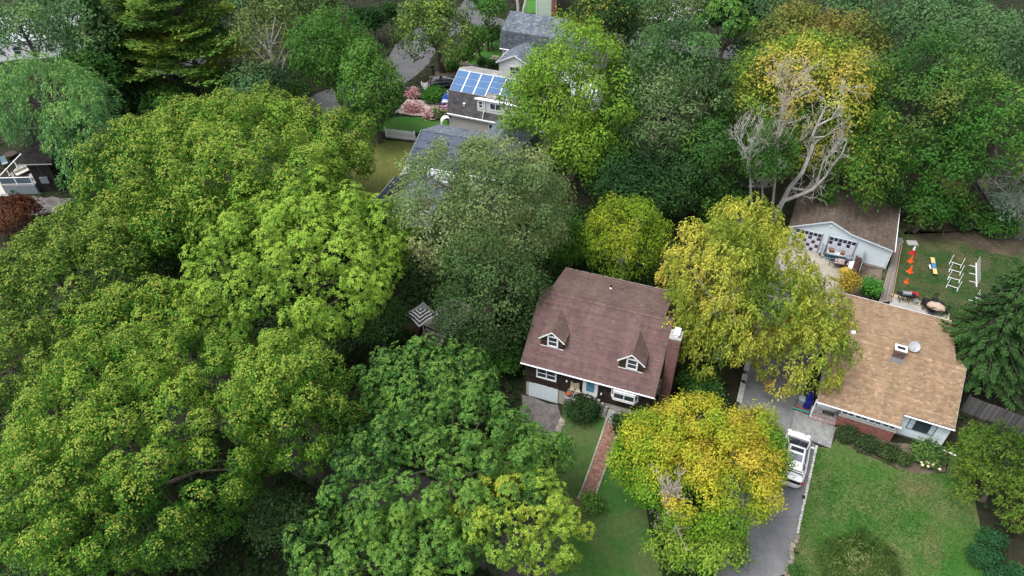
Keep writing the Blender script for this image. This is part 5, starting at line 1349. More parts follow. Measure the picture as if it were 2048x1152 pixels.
KIND = dict(
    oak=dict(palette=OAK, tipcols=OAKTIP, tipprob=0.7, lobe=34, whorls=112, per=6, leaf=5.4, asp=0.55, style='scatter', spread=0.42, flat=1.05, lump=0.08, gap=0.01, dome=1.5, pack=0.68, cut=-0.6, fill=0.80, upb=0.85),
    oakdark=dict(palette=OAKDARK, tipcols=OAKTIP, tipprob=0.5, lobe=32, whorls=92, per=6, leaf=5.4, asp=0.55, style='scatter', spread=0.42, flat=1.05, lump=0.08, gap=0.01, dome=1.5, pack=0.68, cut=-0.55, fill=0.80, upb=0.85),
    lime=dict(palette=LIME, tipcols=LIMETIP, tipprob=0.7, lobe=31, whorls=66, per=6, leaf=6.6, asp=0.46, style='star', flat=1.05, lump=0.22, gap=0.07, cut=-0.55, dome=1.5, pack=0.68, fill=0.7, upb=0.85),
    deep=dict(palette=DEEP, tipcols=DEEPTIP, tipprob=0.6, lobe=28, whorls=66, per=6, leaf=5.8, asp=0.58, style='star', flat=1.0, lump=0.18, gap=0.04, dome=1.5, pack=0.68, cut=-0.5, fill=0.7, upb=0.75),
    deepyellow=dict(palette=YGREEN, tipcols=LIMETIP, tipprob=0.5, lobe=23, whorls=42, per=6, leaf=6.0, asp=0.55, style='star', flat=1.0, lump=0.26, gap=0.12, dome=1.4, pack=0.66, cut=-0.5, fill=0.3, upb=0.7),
    grey=dict(palette=GREY, lobe=24, whorls=40, per=6, leaf=6.0, asp=0.55, style='scatter', spread=1.0, lump=0.2, gap=0.08, fill=0.4, dome=0.6, pack=0.85, cut=-0.7),
    greylow=dict(palette=GREYLOW, lobe=28, whorls=30, per=6, leaf=6.5, asp=0.5, style='scatter', spread=1.1, lump=0.16, gap=0.05, cut=-0.8),
    birch=dict(palette=BIRCH, lobe=25, whorls=40, per=8, leaf=5.8, asp=0.52, style='spray', spread=0.42, lump=0.28, gap=0.10, fill=0.45, cut=-0.6, droop=0.25, dome=1.2, pack=0.74),
    cherry=dict(palette=BRIGHTY, lobe=18, whorls=26, per=6, leaf=6.5, asp=0.42, style='scatter', spread=0.9, lump=0.08, gap=0.04, cut=-0.6),
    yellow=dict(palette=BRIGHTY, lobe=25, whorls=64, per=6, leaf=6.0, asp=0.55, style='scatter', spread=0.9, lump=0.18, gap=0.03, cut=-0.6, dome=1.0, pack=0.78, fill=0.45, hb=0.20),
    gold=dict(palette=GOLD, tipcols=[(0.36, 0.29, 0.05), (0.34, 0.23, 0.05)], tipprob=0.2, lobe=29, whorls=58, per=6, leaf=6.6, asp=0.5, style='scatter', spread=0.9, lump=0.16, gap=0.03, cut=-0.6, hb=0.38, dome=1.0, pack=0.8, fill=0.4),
    ochre=dict(palette=OCHRE, lobe=26, whorls=34, per=6, leaf=7, asp=0.5, style='scatter', spread=0.95, lump=0.18, gap=0.06),
    bright=dict(palette=pal((0.050, 0.100, 0.016, 2), (0.082, 0.142, 0.020, 3), (0.118, 0.180, 0.025, 2.6), (0.155, 0.20, 0.03, 1.2)), tipcols=[(0.22, 0.27, 0.045)], tipprob=0.4, lobe=30, whorls=50, per=6, leaf=7.0, asp=0.5, style='scatter', spread=0.9, lump=0.2, gap=0.06, cut=-0.6, dome=1.0, pack=0.8, fill=0.4),
    maple=dict(palette=MAPLE, lobe=29, whorls=46, per=6, leaf=6.8, asp=0.52, style='scatter', spread=0.9, lump=0.18, gap=0.03, cut=-0.6, dome=0.8, pack=0.78, fill=0.4),
    maplemix=dict(palette=pal((0.022, 0.052, 0.017, 3), (0.036, 0.080, 0.022, 3), (0.062, 0.108, 0.026, 2), (0.115, 0.125, 0.032, 0.8)), lobe=29, whorls=46, per=6, leaf=6.8, asp=0.52, style='scatter', spread=0.9, lump=0.18, gap=0.04, cut=-0.6, dome=0.8, pack=0.78, fill=0.4),
    round=dict(palette=pal((0.028, 0.064, 0.016, 2), (0.046, 0.102, 0.022, 3), (0.072, 0.138, 0.028, 2)), lobe=26, whorls=56, per=6, leaf=6.2, asp=0.55, style='scatter', spread=0.9, lump=0.10, gap=0.0, cut=-0.85, pack=0.8, dome=0.9, fill=0.4),
    blue=dict(palette=BLUEG, tipcols=[(0.20, 0.30, 0.085), (0.24, 0.31, 0.09)], tipprob=0.65, lobe=30, whorls=50, per=8, leaf=5.6, asp=0.36, style='spray', spread=0.3, lump=0.2, gap=0.05, cut=-0.6, droop=0.2, dome=1.0, pack=0.85),
    far=dict(palette=FARG, lobe=25, whorls=32, per=6, leaf=7, asp=0.5, style='scatter', spread=1.0, lump=0.2, gap=0.06, cut=-0.6, dome=0.7, pack=0.85),
    farmix=dict(palette=pal((0.05, 0.08, 0.03, 2), (0.085, 0.11, 0.04, 3), (0.13, 0.14, 0.05, 2)), lobe=24, whorls=28, per=6, leaf=7, asp=0.5, style='scatter', spread=1.0, lump=0.2, gap=0.18, cut=-0.6),
    sparse=dict(palette=pal((0.05, 0.075, 0.03, 2), (0.10, 0.11, 0.04, 3), (0.16, 0.14, 0.05, 1)), lobe=22, whorls=18, per=6, leaf=6.5, asp=0.5, style='scatter', spread=1.2, lump=0.25, gap=0.32, fill=0.2, cut=-0.5),
    cyp=dict(palette=CYP, lobe=10, whorls=26, per=6, leaf=6, asp=0.4, style='scatter', spread=0.8, lump=0.05, gap=0.0, upb=1.2),
    hedge=dict(palette=HEDGE, lobe=12, whorls=34, per=6, leaf=4.5, asp=0.55, style='scatter', spread=0.9, lump=0.05, gap=0.0, cut=-0.3),
    lcyp=dict(palette=LCYP, lobe=22, whorls=56, per=6, leaf=6.5, asp=0.36, style='spray', spread=-0.05, lump=0.28, gap=0.05, cut=-0.6, upb=0.9, dome=1.2, pack=0.72, fill=0.4),
    red=dict(palette=REDM, lobe=14, whorls=34, per=6, leaf=5.5, asp=0.4, style='spray', spread=0.25, lump=0.15, gap=0.05),
    shrub=dict(palette=DEEP, lobe=16, whorls=30, per=6, leaf=6, asp=0.5, style='scatter', spread=1.0, lump=0.15, gap=0.04, cut=-0.4),
    flowers=dict(palette=PINKF, lobe=9, whorls=30, per=6, leaf=4.2, asp=0.7, style='scatter', spread=1.0, lump=0.15, gap=0.02, cut=-0.1),
    teal=dict(palette=TEAL, lobe=16, whorls=44, per=6, leaf=4.5, asp=0.5, style='scatter', spread=0.8, lump=0.05, gap=0.0, cut=-0.1),
    weep=dict(palette=WEEP, lobe=18, whorls=30, per=9, leaf=8.5, asp=0.16, style='spray', spread=0.28, lump=0.10, gap=0.02, cut=-0.1, droop=0.1),
)
TCOUNT = [0]
def tree(name, label, cx, cy, hw, hh, zc, kind, cat='tree', group=None, seed=None, bark=None, foot=None, trunk=True, dens=1.0, extra=(), crown_name='crown', rzmin=0.35, base_z=0.0, **over):
    """A tree whose crown shows round the photo point (cx, cy) with half sizes hw, hh (photo pixels), its middle zc metres up."""
    TCOUNT[0] += 1
    rng = np.random.default_rng(seed if seed is not None else 1000 + TCOUNT[0])
    P = G(cx, cy, zc); k = K(P)
    d = ray(cx, cy); se = -d[2] / np.linalg.norm(d); ce = math.sqrt(1 - se * se)
    rx = 0.95 * hw / k; hm = 0.95 * hh / k
    ry = min(rx, 0.93 * hm / se)
    rz = math.sqrt(max((hm ** 2 - (ry * se) ** 2), 0)) / ce
    rz = max(rzmin * rx, min(rz, 1.7 * rx, zc * 0.97 - base_z * 0.9))
    kd = dict(KIND[kind]); kd.update(over)
    lobe, leaf, asp = kd.pop('lobe'), kd.pop('leaf'), kd.pop('asp')
    lobe_r = min(lobe / k, 0.42 * min(rx, ry), 0.6 * rz if rz > 0.3 else 9)
    ll = leaf / k
    wh = max(6, int(kd.pop('whorls') * dens * (lobe_r / (lobe / k)) ** 1.4))
    fp = np.array([P[0], P[1], base_z]) if foot is None else np.asarray(foot, float)
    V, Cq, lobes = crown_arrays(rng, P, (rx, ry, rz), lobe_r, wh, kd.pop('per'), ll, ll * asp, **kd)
    for (ex, ey, ew, eh, ez) in extra:              # further lobes of the same crown
        P2 = G(ex, ey, ez); k2 = K(P2); r2 = ew / k2
        kd2 = dict(KIND[kind]); kd2.update(over)
        for q in ('lobe', 'leaf', 'asp', 'whorls'): kd2.pop(q)
        h2 = eh / k2; ry2 = min(r2, 0.93 * h2 / se); rz2 = max(0.3 * r2, min(1.6 * r2, math.sqrt(max(h2 ** 2 - (ry2 * se) ** 2, 0)) / ce, ez * 0.95))
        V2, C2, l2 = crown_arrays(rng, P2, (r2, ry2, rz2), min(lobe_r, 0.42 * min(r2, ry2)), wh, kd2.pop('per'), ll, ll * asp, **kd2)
        V = np.concatenate([V, V2]); Cq = np.concatenate([Cq, C2]); lobes = np.vstack([lobes, l2])
    V[:, :, 2] = np.maximum(V[:, :, 2], 0.03 + base_z)
    t = thing(name, label, cat, fp, 0, group)
    me = quads_mesh(crown_name, V - fp, Cq, FOLIAGE)
    link(bpy.data.objects.new(crown_name, me), t)
    if trunk:
        mb = MB(); r0 = max(0.08, min(0.45, 0.045 * (rx + rz)))
        m_ = min(len(lobes), 14)
        ends = lobes[rng.choice(len(lobes), m_, replace=False)]
        top = P + np.array([0, 0, rz * 0.35])
        limbs(mb, rng, (0, 0, -0.1), top - fp, ends - fp, r0)
        mb.build('trunk', bark or BARK, t)
    return t, P, (rx, ry, rz)

def conifer(name, label, foot, h, rad, palette, k, seed, group=None, nbr=70, droop=0.45, skirt=0.06, dens=1.0, twig=0.55, bark=None, power=0.85, leaf=(7.5, 2.6)):
    """Spruce-like tree: trunk, boughs that droop in tiers, hanging twigs set with needles."""
    rng = np.random.default_rng(seed)
    t = thing(name, label, 'tree', foot, 0, group)
    mb = MB(); mb.tube([(0, 0, -0.1), (0, 0, h * 0.5), (0, 0, h)], [0.022 * h, 0.013 * h, 0.02], 8); mb.build('trunk', bark or BARK, t)
    Vs, Cs = [], []
    bm_ = MB()
    cn = Noise3(rng, 0.35)
    for i in range(nbr):
        f = skirt + (1 - skirt) * (i + rng.uniform(0, 1)) / nbr
        z0 = h * f; ln = rad * (1 - f) ** power * rng.uniform(0.75, 1.12) + 0.25
        az = i * 2.399 + rng.uniform(-0.3, 0.3)
        o = np.array([math.cos(az), math.sin(az), 0])
        n = max(5, int(ln / 0.16))
        s_ = np.linspace(0.1, 1, n)
        rise = rng.uniform(0.05, 0.3)
        pts = np.outer(s_ * ln, o) + np.outer(z0 + ln * (rise * s_ - droop * s_ ** 2 + 0.14 * s_ ** 4), UP)
        bm_.tube([np.array([0, 0, z0])] + [pts[n // 2], pts[-1]], [0.05, 0.03, 0.008], 4)
        side = np.cross(UP, o)
        m_ = int(n * 15 * dens)
        b = rng.integers(0, n, m_)
        sg = rng.choice([-1.0, 1.0], m_)
        reach = twig * ln * 0.42 * (1 - 0.75 * s_[b]) * rng.uniform(0.1, 1, m_) + 0.1
        hang = rng.uniform(0.15, 0.75, m_) * reach
        base = pts[b] + (side * sg[:, None] + o * 0.5) * reach[:, None] - UP * hang[:, None] + rng.normal(0, 0.05, (m_, 3))
        d = unit(side * sg[:, None] * 0.7 + o * rng.uniform(0.2, 1, (m_, 1)) - UP * rng.uniform(0.1, 0.9, (m_, 1)))
        nn = unit(UP * 0.8 + o * 0.3 + rng.normal(0, 0.35, (m_, 3)))
        V = leaf_quads(base, d, nn, leaf[0] / k * rng.uniform(0.7, 1.3, m_), leaf[1] / k * rng.uniform(0.8, 1.3, m_), rng, 0.15)
        Vs.append(V); Cs.append(pick_cols(rng, base, palette, np.zeros(m_), cn) * LEAFGAIN)
    V = np.concatenate(Vs); Cq = np.concatenate(Cs)
    V[:, :, 2] = np.maximum(V[:, :, 2], 0.02)
    link(bpy.data.objects.new('crown', quads_mesh('crown', V, Cq, FOLIAGE)), t)
    bm_.build('boughs', bark or BARK, t)
    return t

def pine(name, label, px, py, hgt, r, seed, palette=PINE, levels=12, base_frac=0.22, group=None, k=14.0):
    """White pine: a tall bare trunk and wide flat plumes of needles in tiers. (px, py) is its foot in the photo."""
    rng = np.random.default_rng(seed)
    fp = G(px, py, 0)
    t = thing(name, label, 'tree', fp, 0, group)
    mb = MB(); mb.tube([(0, 0, -0.1), (0.1, 0, hgt * 0.4), (0, 0.1, hgt * 0.75), (0, 0, hgt)], [0.38, 0.3, 0.18, 0.04], 8)
    Vs, Cs = [], []
    cn = Noise3(rng, 0.4)
    for lv in range(levels):
        f = base_frac + (1 - base_frac) * (lv + 0.5) / levels
        for b in range(6):
            az = rng.uniform(0, 6.28); ln = r * (1.05 - 0.75 * ((f - base_frac) / (1 - base_frac)) ** 1.3) * rng.uniform(0.6, 1.15)
            o = np.array([math.cos(az), math.sin(az), 0]); side = np.cross(UP, o)
            z0 = hgt * f + rng.uniform(-0.4, 0.4)
            end = o * ln + UP * (z0 + ln * rng.uniform(0.0, 0.28))
            mb.tube([np.array([0, 0, z0]), (end + np.array([0, 0, z0])) / 2 - UP * 0.15, end], [0.09, 0.05, 0.015], 4)
            m_ = int(210 * ln / 3)
            s_ = rng.uniform(0.25, 1.08, m_)
            wdt = 0.42 * ln * np.sin(np.clip(s_, 0, 1.05) * 2.7) + 0.12
            base = np.array([0, 0, z0]) + np.outer(s_, end - np.array([0, 0, z0])) + side * (rng.uniform(-1, 1, m_) * wdt)[:, None] + UP * rng.normal(0.05, 0.12, m_)[:, None]
            d = unit(o * 0.6 + side * rng.normal(0, 0.6, (m_, 1)) + UP * rng.uniform(-0.1, 0.6, (m_, 1)))
            nn = unit(UP + rng.normal(0, 0.35, (m_, 3)))
            Vs.append(leaf_quads(base, d, nn, 9.0 / k * rng.uniform(0.7, 1.3, m_), 4.0 / k * rng.uniform(0.8, 1.2, m_), rng, 0.05))
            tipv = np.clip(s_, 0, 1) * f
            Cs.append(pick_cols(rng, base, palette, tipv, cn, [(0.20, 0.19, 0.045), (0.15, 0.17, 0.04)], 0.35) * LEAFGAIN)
    mb.build('trunk', BARK, t)
    link(bpy.data.objects.new('crown', quads_mesh('crown', np.concatenate(Vs), np.concatenate(Cs), FOLIAGE)), t)
    return t

TWIG_R = 0.013
def branch_out(mb, rng, p, d, ln, r, depth, bend=0.35, up=0.1, n=3, shrink=0.68):
    pts, rad = [p], [r]; q = p.copy(); dd = d.copy()
    k = 4
    for i in range(k):
        dd = unit(dd + rng.normal(0, bend * 0.5, 3) + UP * up * 0.3)
        q = q + dd * ln / k; pts.append(q.copy()); rad.append(max(TWIG_R, r * (1 - 0.62 * (i + 1) / k)))
    mb.tube(pts[::2] if r < 0.03 else pts, rad[::2] if r < 0.03 else rad, 5 if r > 0.05 else 3, cap=False)
    if depth:
        for j in range(n):
            i = rng.integers(1, k + 1)
            nd = unit(dd + rng.normal(0, 0.62, 3) + UP * up)
            branch_out(mb, rng, pts[i], nd, ln * shrink * rng.uniform(0.7, 1.15), max(TWIG_R, rad[i] * 0.62), depth - 1, bend, up, n, shrink)

OAKG = 'broad oaks over the left side roads'
# front left
tree('dark_leaved_tree', 'dark understory tree below the huge oak dome near the bottom edge', 330, 1075, 150, 75, 3.0, 'greylow', seed=201)
tree('dark_leaved_tree', 'dark understory tree in the bottom left between two green trees', 110, 1010, 75, 90, 3.0, 'greylow', seed=202)
tree('dark_leaved_tree', 'dark understory tree between the oaks and the low green tree', 560, 1040, 110, 70, 2.6, 'greylow', seed=203)
tree('dark_leaved_tree', 'dark understory tree below the lime tree left of the deep green ones', 640, 690, 80, 60, 3.0, 'greylow', seed=204)
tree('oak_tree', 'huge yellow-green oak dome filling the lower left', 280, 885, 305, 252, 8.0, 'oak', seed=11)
tree('oak_tree', 'tall oak standing between the lower left dome and the deep green trees', 592, 820, 125, 235, 7.5, 'oak', seed=12)
tree('oak_tree', 'flat topped oak rising behind the lower left dome below the lime tree', 300, 660, 235, 85, 7.0, 'oak', seed=13)
tree('oak_tree', 'oak on the left edge above the lower left dome', 40, 735, 130, 110, 7.0, 'oakdark', seed=14)
tree('oak_tree', 'olive oak at the left edge below the red maple', 140, 540, 195, 125, 8.0, 'oakdark', seed=15, tipprob=0.5)
tree('oak_tree', 'wide oak dome in front of the road, beside the blue-green locust', 440, 345, 322, 160, 8.5, 'oak', seed=16, extra=((640, 310, 120, 95, 7.0), (300, 450, 160, 95, 6.0), (520, 430, 150, 80, 6.0)))
tree('lime_tree', 'bright lime green tree left of the striped umbrella', 625, 522, 285, 175, 9.0, 'lime', seed=17)
tree('deep_green_tree', 'deep green tree in the bottom centre below the umbrella', 845, 765, 185, 105, 6.5, 'deep', seed=18)
tree('deep_green_tree', 'deep green tree crossing the brick walk in front of the brown house', 895, 935, 265, 165, 6.5, 'deep', seed=19, extra=((1076, 908, 80, 72, 5.5),))
tree('deep_green_tree', 'yellow topped tree with bare twigs beside the lower end of the brick walk', 1055, 1040, 138, 122, 6.5, 'deepyellow', seed=20)
tree('deep_green_tree', 'low green tree along the bottom edge left of the yellow topped one', 780, 1105, 262, 85, 5.0, 'deep', seed=21, tipprob=0.6)
tree('leafy_tree', 'pale green tree in the bottom left corner', 28, 1050, 78, 115, 6.0, 'bright', seed=22, palette=pal((0.045, 0.085, 0.03, 2), (0.075, 0.125, 0.04, 3), (0.11, 0.155, 0.05, 2)))
tree('leafy_tree', 'small green tree on the bottom edge near the left corner', 165, 1140, 55, 38, 5.0, 'bright', seed=23, palette=pal((0.045, 0.085, 0.03, 2), (0.075, 0.135, 0.03, 3)))
tree('grey_leaved_tree', 'tall thin grey-green tree left of the brown house, its top half bare', 968, 405, 178, 152, 10.5, 'grey', seed=24, fill=0.35)
tree('dark_leaved_tree', 'dense dark tree against the left gable of the brown house', 978, 590, 120, 150, 6.5, 'greylow', seed=25)
tree('cherry_tree', 'rounded yellow-green tree just behind the brown house roof', 1250, 480, 93, 92, 6.0, 'cherry', seed=26, bark=BARK_GREY, palette=pal((0.074, 0.125, 0.015, 2), (0.130, 0.172, 0.017, 3), (0.20, 0.205, 0.02, 2)))
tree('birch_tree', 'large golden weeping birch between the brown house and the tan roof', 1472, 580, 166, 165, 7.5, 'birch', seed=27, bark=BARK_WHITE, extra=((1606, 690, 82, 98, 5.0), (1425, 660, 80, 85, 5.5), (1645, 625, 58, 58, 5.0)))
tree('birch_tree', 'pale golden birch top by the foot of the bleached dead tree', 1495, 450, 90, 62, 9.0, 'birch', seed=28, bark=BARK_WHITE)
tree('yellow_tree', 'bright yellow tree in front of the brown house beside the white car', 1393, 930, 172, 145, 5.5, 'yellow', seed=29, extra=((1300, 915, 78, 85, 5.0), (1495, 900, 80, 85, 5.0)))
tree('green_tree', 'green lower tree beneath the bright yellow tree at the driveway foot', 1395, 1085, 138, 72, 3.2, 'bright', seed=229)
# middle
tree('bright_green_tree', 'tall bright green tree in front of the slate roofed house', 1155, 192, 128, 140, 10.0, 'bright', seed=30, extra=((1062, 215, 66, 88, 7.5), (1165, 295, 92, 70, 6.0)))
tree('grey_green_tree', 'dark grey-green tree right of the tall bright green tree', 1335, 205, 132, 165, 10.0, 'maple', seed=31, whorls=48, fill=0.4, palette=pal((0.034, 0.066, 0.028, 2.6), (0.060, 0.100, 0.042, 3), (0.105, 0.138, 0.066, 2)))
tree('dark_leaved_tree', 'dark undergrowth tree below the grey-green tree', 1300, 365, 150, 90, 5.0, 'maple', seed=32, palette=pal((0.016, 0.036, 0.014, 3), (0.026, 0.056, 0.018, 3), (0.04, 0.07, 0.024, 1)))
tree('dark_leaved_tree', 'olive green tree left of the dead tree trunk', 1410, 320, 80, 115, 6.5, 'maplemix', seed=33)
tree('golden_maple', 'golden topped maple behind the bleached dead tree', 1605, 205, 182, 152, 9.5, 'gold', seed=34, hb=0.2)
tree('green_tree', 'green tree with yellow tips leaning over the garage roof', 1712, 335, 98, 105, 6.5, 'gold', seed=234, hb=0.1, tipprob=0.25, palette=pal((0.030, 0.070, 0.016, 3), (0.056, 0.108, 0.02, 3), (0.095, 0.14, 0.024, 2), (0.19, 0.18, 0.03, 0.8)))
tree('ivy', 'dark ivy mass round the trunk of the pale dead trees', 1538, 318, 50, 98, 9.0, 'shrub', cat='ivy', seed=235, leaf=5.5, trunk=False)
tree('dark_leaved_tree', 'dark low tree between the cherry tree and the olive green one', 1235, 345, 70, 80, 4.0, 'maple', seed=236)
tree('dark_leaved_tree', 'low dark tree behind the golden birch left of the dead tree', 1440, 410, 70, 50, 2.6, 'maple', seed=237)
tree('ochre_tree', 'orange-brown tree at the top behind the golden maple', 1610, 75, 118, 68, 10.0, 'ochre', seed=35, extra=((1705, 95, 60, 60, 9.0),))
tree('dark_maple', 'broad dark green maple right of the golden maple', 1850, 210, 130, 130, 10.0, 'maplemix', seed=36)
tree('dark_maple', 'dark maple on the right edge above the timber pen', 1990, 270, 110, 105, 10.0, 'maple', seed=37)
tree('dark_maple', 'dark maple hanging over the brown grass left of the timber pen', 1880, 330, 85, 78, 6.5, 'maple', seed=38)
tree('dark_maple', 'dark green tree in the top right corner', 1980, 105, 115, 85, 11.0, 'far', seed=39)
tree('dark_maple', 'dark green tree at the top edge left of the top right corner', 1830, 60, 90, 65, 11.0, 'far', seed=40)
tree('dark_leaved_tree', 'small dark tree behind the garage roof corner', 1850, 415, 62, 48, 3.0, 'maple', seed=41)
tree('yellowish_shrub', 'low yellow-green shrub in front of the grey board fence', 1925, 420, 55, 38, 1.6, 'maplemix', cat='shrub', seed=42, trunk=False)
tree('locust_tree', 'feathery blue-green locust at the left edge above the deck', 92, 205, 132, 102, 9.0, 'blue', seed=43, extra=((178, 292, 70, 105, 6.5),))
tree('linden_tree', 'smooth round dark green tree overlooking the road bend', 658, 98, 88, 74, 9.5, 'round', seed=44)
tree('linden_tree', 'egg shaped dark green tree on the near side of the road bend', 740, 178, 64, 106, 7.0, 'round', seed=45, foot=None)
tree('street_tree', 'light green tree with a visible trunk beside the mailbox', 868, 60, 88, 72, 8.0, 'bright', seed=46, palette=pal((0.045, 0.075, 0.024, 2), (0.075, 0.110, 0.030, 3), (0.12, 0.145, 0.045, 2)), foot=G(884, 142, 0))
tree('sparse_tree', 'half bare tree with pale branches beside the pines', 540, 85, 75, 85, 9.0, 'sparse', seed=47, bark=BARK_GREY)
tree('dark_leaved_tree', 'dark green bushy tree under the half bare tree', 520, 172, 72, 48, 4.0, 'far', seed=48)
tree('far_tree', 'grey-green tree in the far upper left corner', 45, 62, 75, 58, 9.0, 'far', seed=49)
tree('far_tree', 'tall grey-green tree at the top left behind the locust', 175, 58, 80, 75, 10.0, 'far', seed=50)
tree('far_tree', 'dark tree between the locust and the drooping spruce', 185, 150, 60, 62, 6.0, 'maple', seed=51)
tree('far_tree', 'green tree at the top edge right of the pines', 555, 12, 90, 40, 10.0, 'farmix', seed=52)
tree('far_tree', 'green tree on the top edge left of the slate roofed house', 972, 8, 42, 30, 7.0, 'shrub', seed=53, leaf=6)
tree('far_tree', 'dark green tree with a yellow flush at the top right of the brick chimney', 1205, 25, 90, 42, 8.0, 'gold', seed=54, palette=pal((0.24, 0.17, 0.035, 0.7), (0.09, 0.105, 0.024, 1.2), (0.030, 0.058, 0.018, 3), (0.022, 0.048, 0.016, 3)))
tree('far_tree', 'grey-leaved tree in front of the white house near the top right centre', 1330, 40, 62, 50, 7.0, 'farmix', seed=55)
tree('far_tree', 'bright dark-green tree at the top behind the orange-brown tree', 1455, 40, 68, 58, 8.0, 'deep', seed=56, lobe=22, leaf=6.5)
tree('dark_leaved_tree', 'dark shrubby tree beside the left end of the slate roof', 985, 70, 30, 18, 2.2, 'shrub', seed=57, leaf=6)
tree('leafy_tree', 'green tree with a thin trunk standing on the hillside lawn', 950, 74, 22, 22, 4.0, 'shrub', seed=58, foot=G(961, 112, 0))
for i, (x, y, w, h, z, kd_, lb) in enumerate(((430, 25, 110, 52, 10, 'far', 'dark tree filling the top edge behind the pines'), (640, 8, 55, 30, 9, 'farmix', 'tree on the top edge left of the column cypresses'), (1290, 5, 60, 26, 8, 'far', 'tree on the top edge above the white house right of centre'), (1258, 70, 48, 30, 4, 'far', 'low tree hiding the far road left of the white house'), (1490, 105, 40, 26, 3, 'far', 'low dark tree at the left foot of the orange-brown tree'), (1395, 5, 45, 30, 9, 'farmix', 'thin tree on the top edge left of the orange-brown tree'), (1535, 12, 60, 34, 10, 'far', 'tree on the top edge touching the orange-brown tree'), (1700, 12, 75, 36, 11, 'far', 'tree on the top edge between the orange-brown tree and the corner'), (1920, 12, 70, 34, 12, 'far', 'tree on the top edge close to the right corner'), (110, 8, 80, 28, 10, 'far', 'tree on the top edge close to the left corner'), (290, 12, 75, 36, 10, 'far', 'tree on the top edge behind the smaller pine'))):
    tree('far_tree', lb, x, y, w, h, z, kd_, seed=210 + i, whorls=22)
for i, (x, y, w, h, z, lb) in enumerate(((335, 196, 60, 26, 1.6, 'low dark bush at the foot of the leaning pine'), (450, 178, 45, 34, 2.2, 'small bright bush right of the thick pine trunk'), (690, 84, 50, 26, 2.0, 'low green bush by the road above the round linden'), (590, 182, 26, 20, 1.4, 'low bush at the edge of the road bend'), (1010, 235, 30, 20, 1.0, 'low bush between the ranch house and the solar house'))):
    tree('leafy_shrub', lb, x, y, w, h, z, 'shrub', cat='shrub', seed=240 + i, trunk=False)
tree('leafy_shrub', 'dark bush in front of the timber pen boards', 1995, 445, 52, 26, 1.3, 'maple', cat='shrub', seed=260, trunk=False)
tree('sparse_tree', 'thin grey-green tree veiling the timber pen at the right edge', 2028, 402, 48, 55, 3.5, 'sparse', seed=261, bark=BARK_GREY, whorls=16, gap=0.3, palette=pal((0.07, 0.10, 0.075, 2), (0.11, 0.145, 0.11, 2), (0.17, 0.19, 0.15, 1)))
# lower understory
tree('dark_leaved_tree', 'dark green tree under the lime tree left of the umbrella', 758, 642, 92, 55, 3.5, 'greylow', seed=59, palette=pal((0.028, 0.055, 0.022, 3), (0.045, 0.085, 0.028, 3)))
tree('leafy_shrub', 'bright green shrub at the back left corner of the brown house', 1140, 490, 52, 50, 3.0, 'shrub', cat='shrub', seed=60, palette=pal((0.045, 0.095, 0.022, 2), (0.075, 0.15, 0.028, 3)))
tree('leafy_shrub', 'green bush beside the left end of the brown house wall', 1000, 715, 48, 42, 1.6, 'shrub', cat='shrub', seed=61, palette=pal((0.035, 0.08, 0.02, 2), (0.055, 0.125, 0.024, 3)), trunk=False)
tree('leafy_shrub', 'dark green shrub between the brown house and the driveway', 1405, 770, 55, 45, 1.4, 'shrub', cat='shrub', seed=62, trunk=False)
tree('leafy_shrub', 'dark shrub at the right end of the front step of the brown house', 1243, 848, 24, 42, 1.3, 'hedge', cat='shrub', seed=63, trunk=False, base_z=0.6)
tree('round_hedge', 'clipped dark rounded hedge in front of the brown house stoop', 1163, 818, 52, 36, 1.75, 'hedge', cat='hedge', seed=64, trunk=False, base_z=0.7)
tree('leafy_shrub', 'dark bush beside the stone wall at the bottom of the front lawn', 1180, 1005, 30, 18, 1.0, 'shrub', cat='shrub', seed=65, trunk=False)
tree('small_bush', 'bright green bush beside the boardwalk behind the tan roofed house', 1742, 577, 22, 17, 0.9, 'shrub', cat='shrub', seed=66, trunk=False, palette=pal((0.04, 0.12, 0.02, 2), (0.06, 0.17, 0.03, 3)), leaf=5, lobe=9)
tree('birch_foliage', 'orange-yellow birch foliage at the near end of the junk heap', 1698, 562, 18, 17, 2.2, 'cherry', cat='shrub', seed=67, palette=pal((0.20, 0.17, 0.03, 2), (0.28, 0.18, 0.035, 2)), leaf=5.5, lobe=9)  # orange part of the birch's foliage, built apart as a low clump
for i, (x, y, w, h, lb) in enumerate(((1695, 868, 26, 14, 'dark clipped bed shrub next to the stoop'), (1735, 888, 28, 15, 'dark clipped bed shrub under the middle of the brick bay'), (1778, 905, 28, 15, 'dark clipped bed shrub at the right end of the brick bay'), (1808, 918, 18, 12, 'dark bed shrub next to the hydrangea'))):
    tree('bed_shrub', lb, x, y, w, h, 0.45, 'hedge', cat='shrub', group='dark shrubs in the bed below the brick bay', seed=70 + i, trunk=False, lobe=8, palette=pal((0.03, 0.045, 0.02, 3), (0.045, 0.065, 0.026, 3), (0.08, 0.06, 0.03, 0.6)))
hy, P_h, r_h = tree('hydrangea', 'hydrangea bush with cream flower heads at the corner of the pale blue house', 1858, 908, 31, 24, 0.6, 'shrub', cat='shrub', seed=75, trunk=False, palette=pal((0.05, 0.09, 0.03, 2), (0.085, 0.135, 0.04, 3), (0.12, 0.16, 0.05, 1)), leaf=6.5, lobe=10)
rf = random.Random(2)
fm = MB()
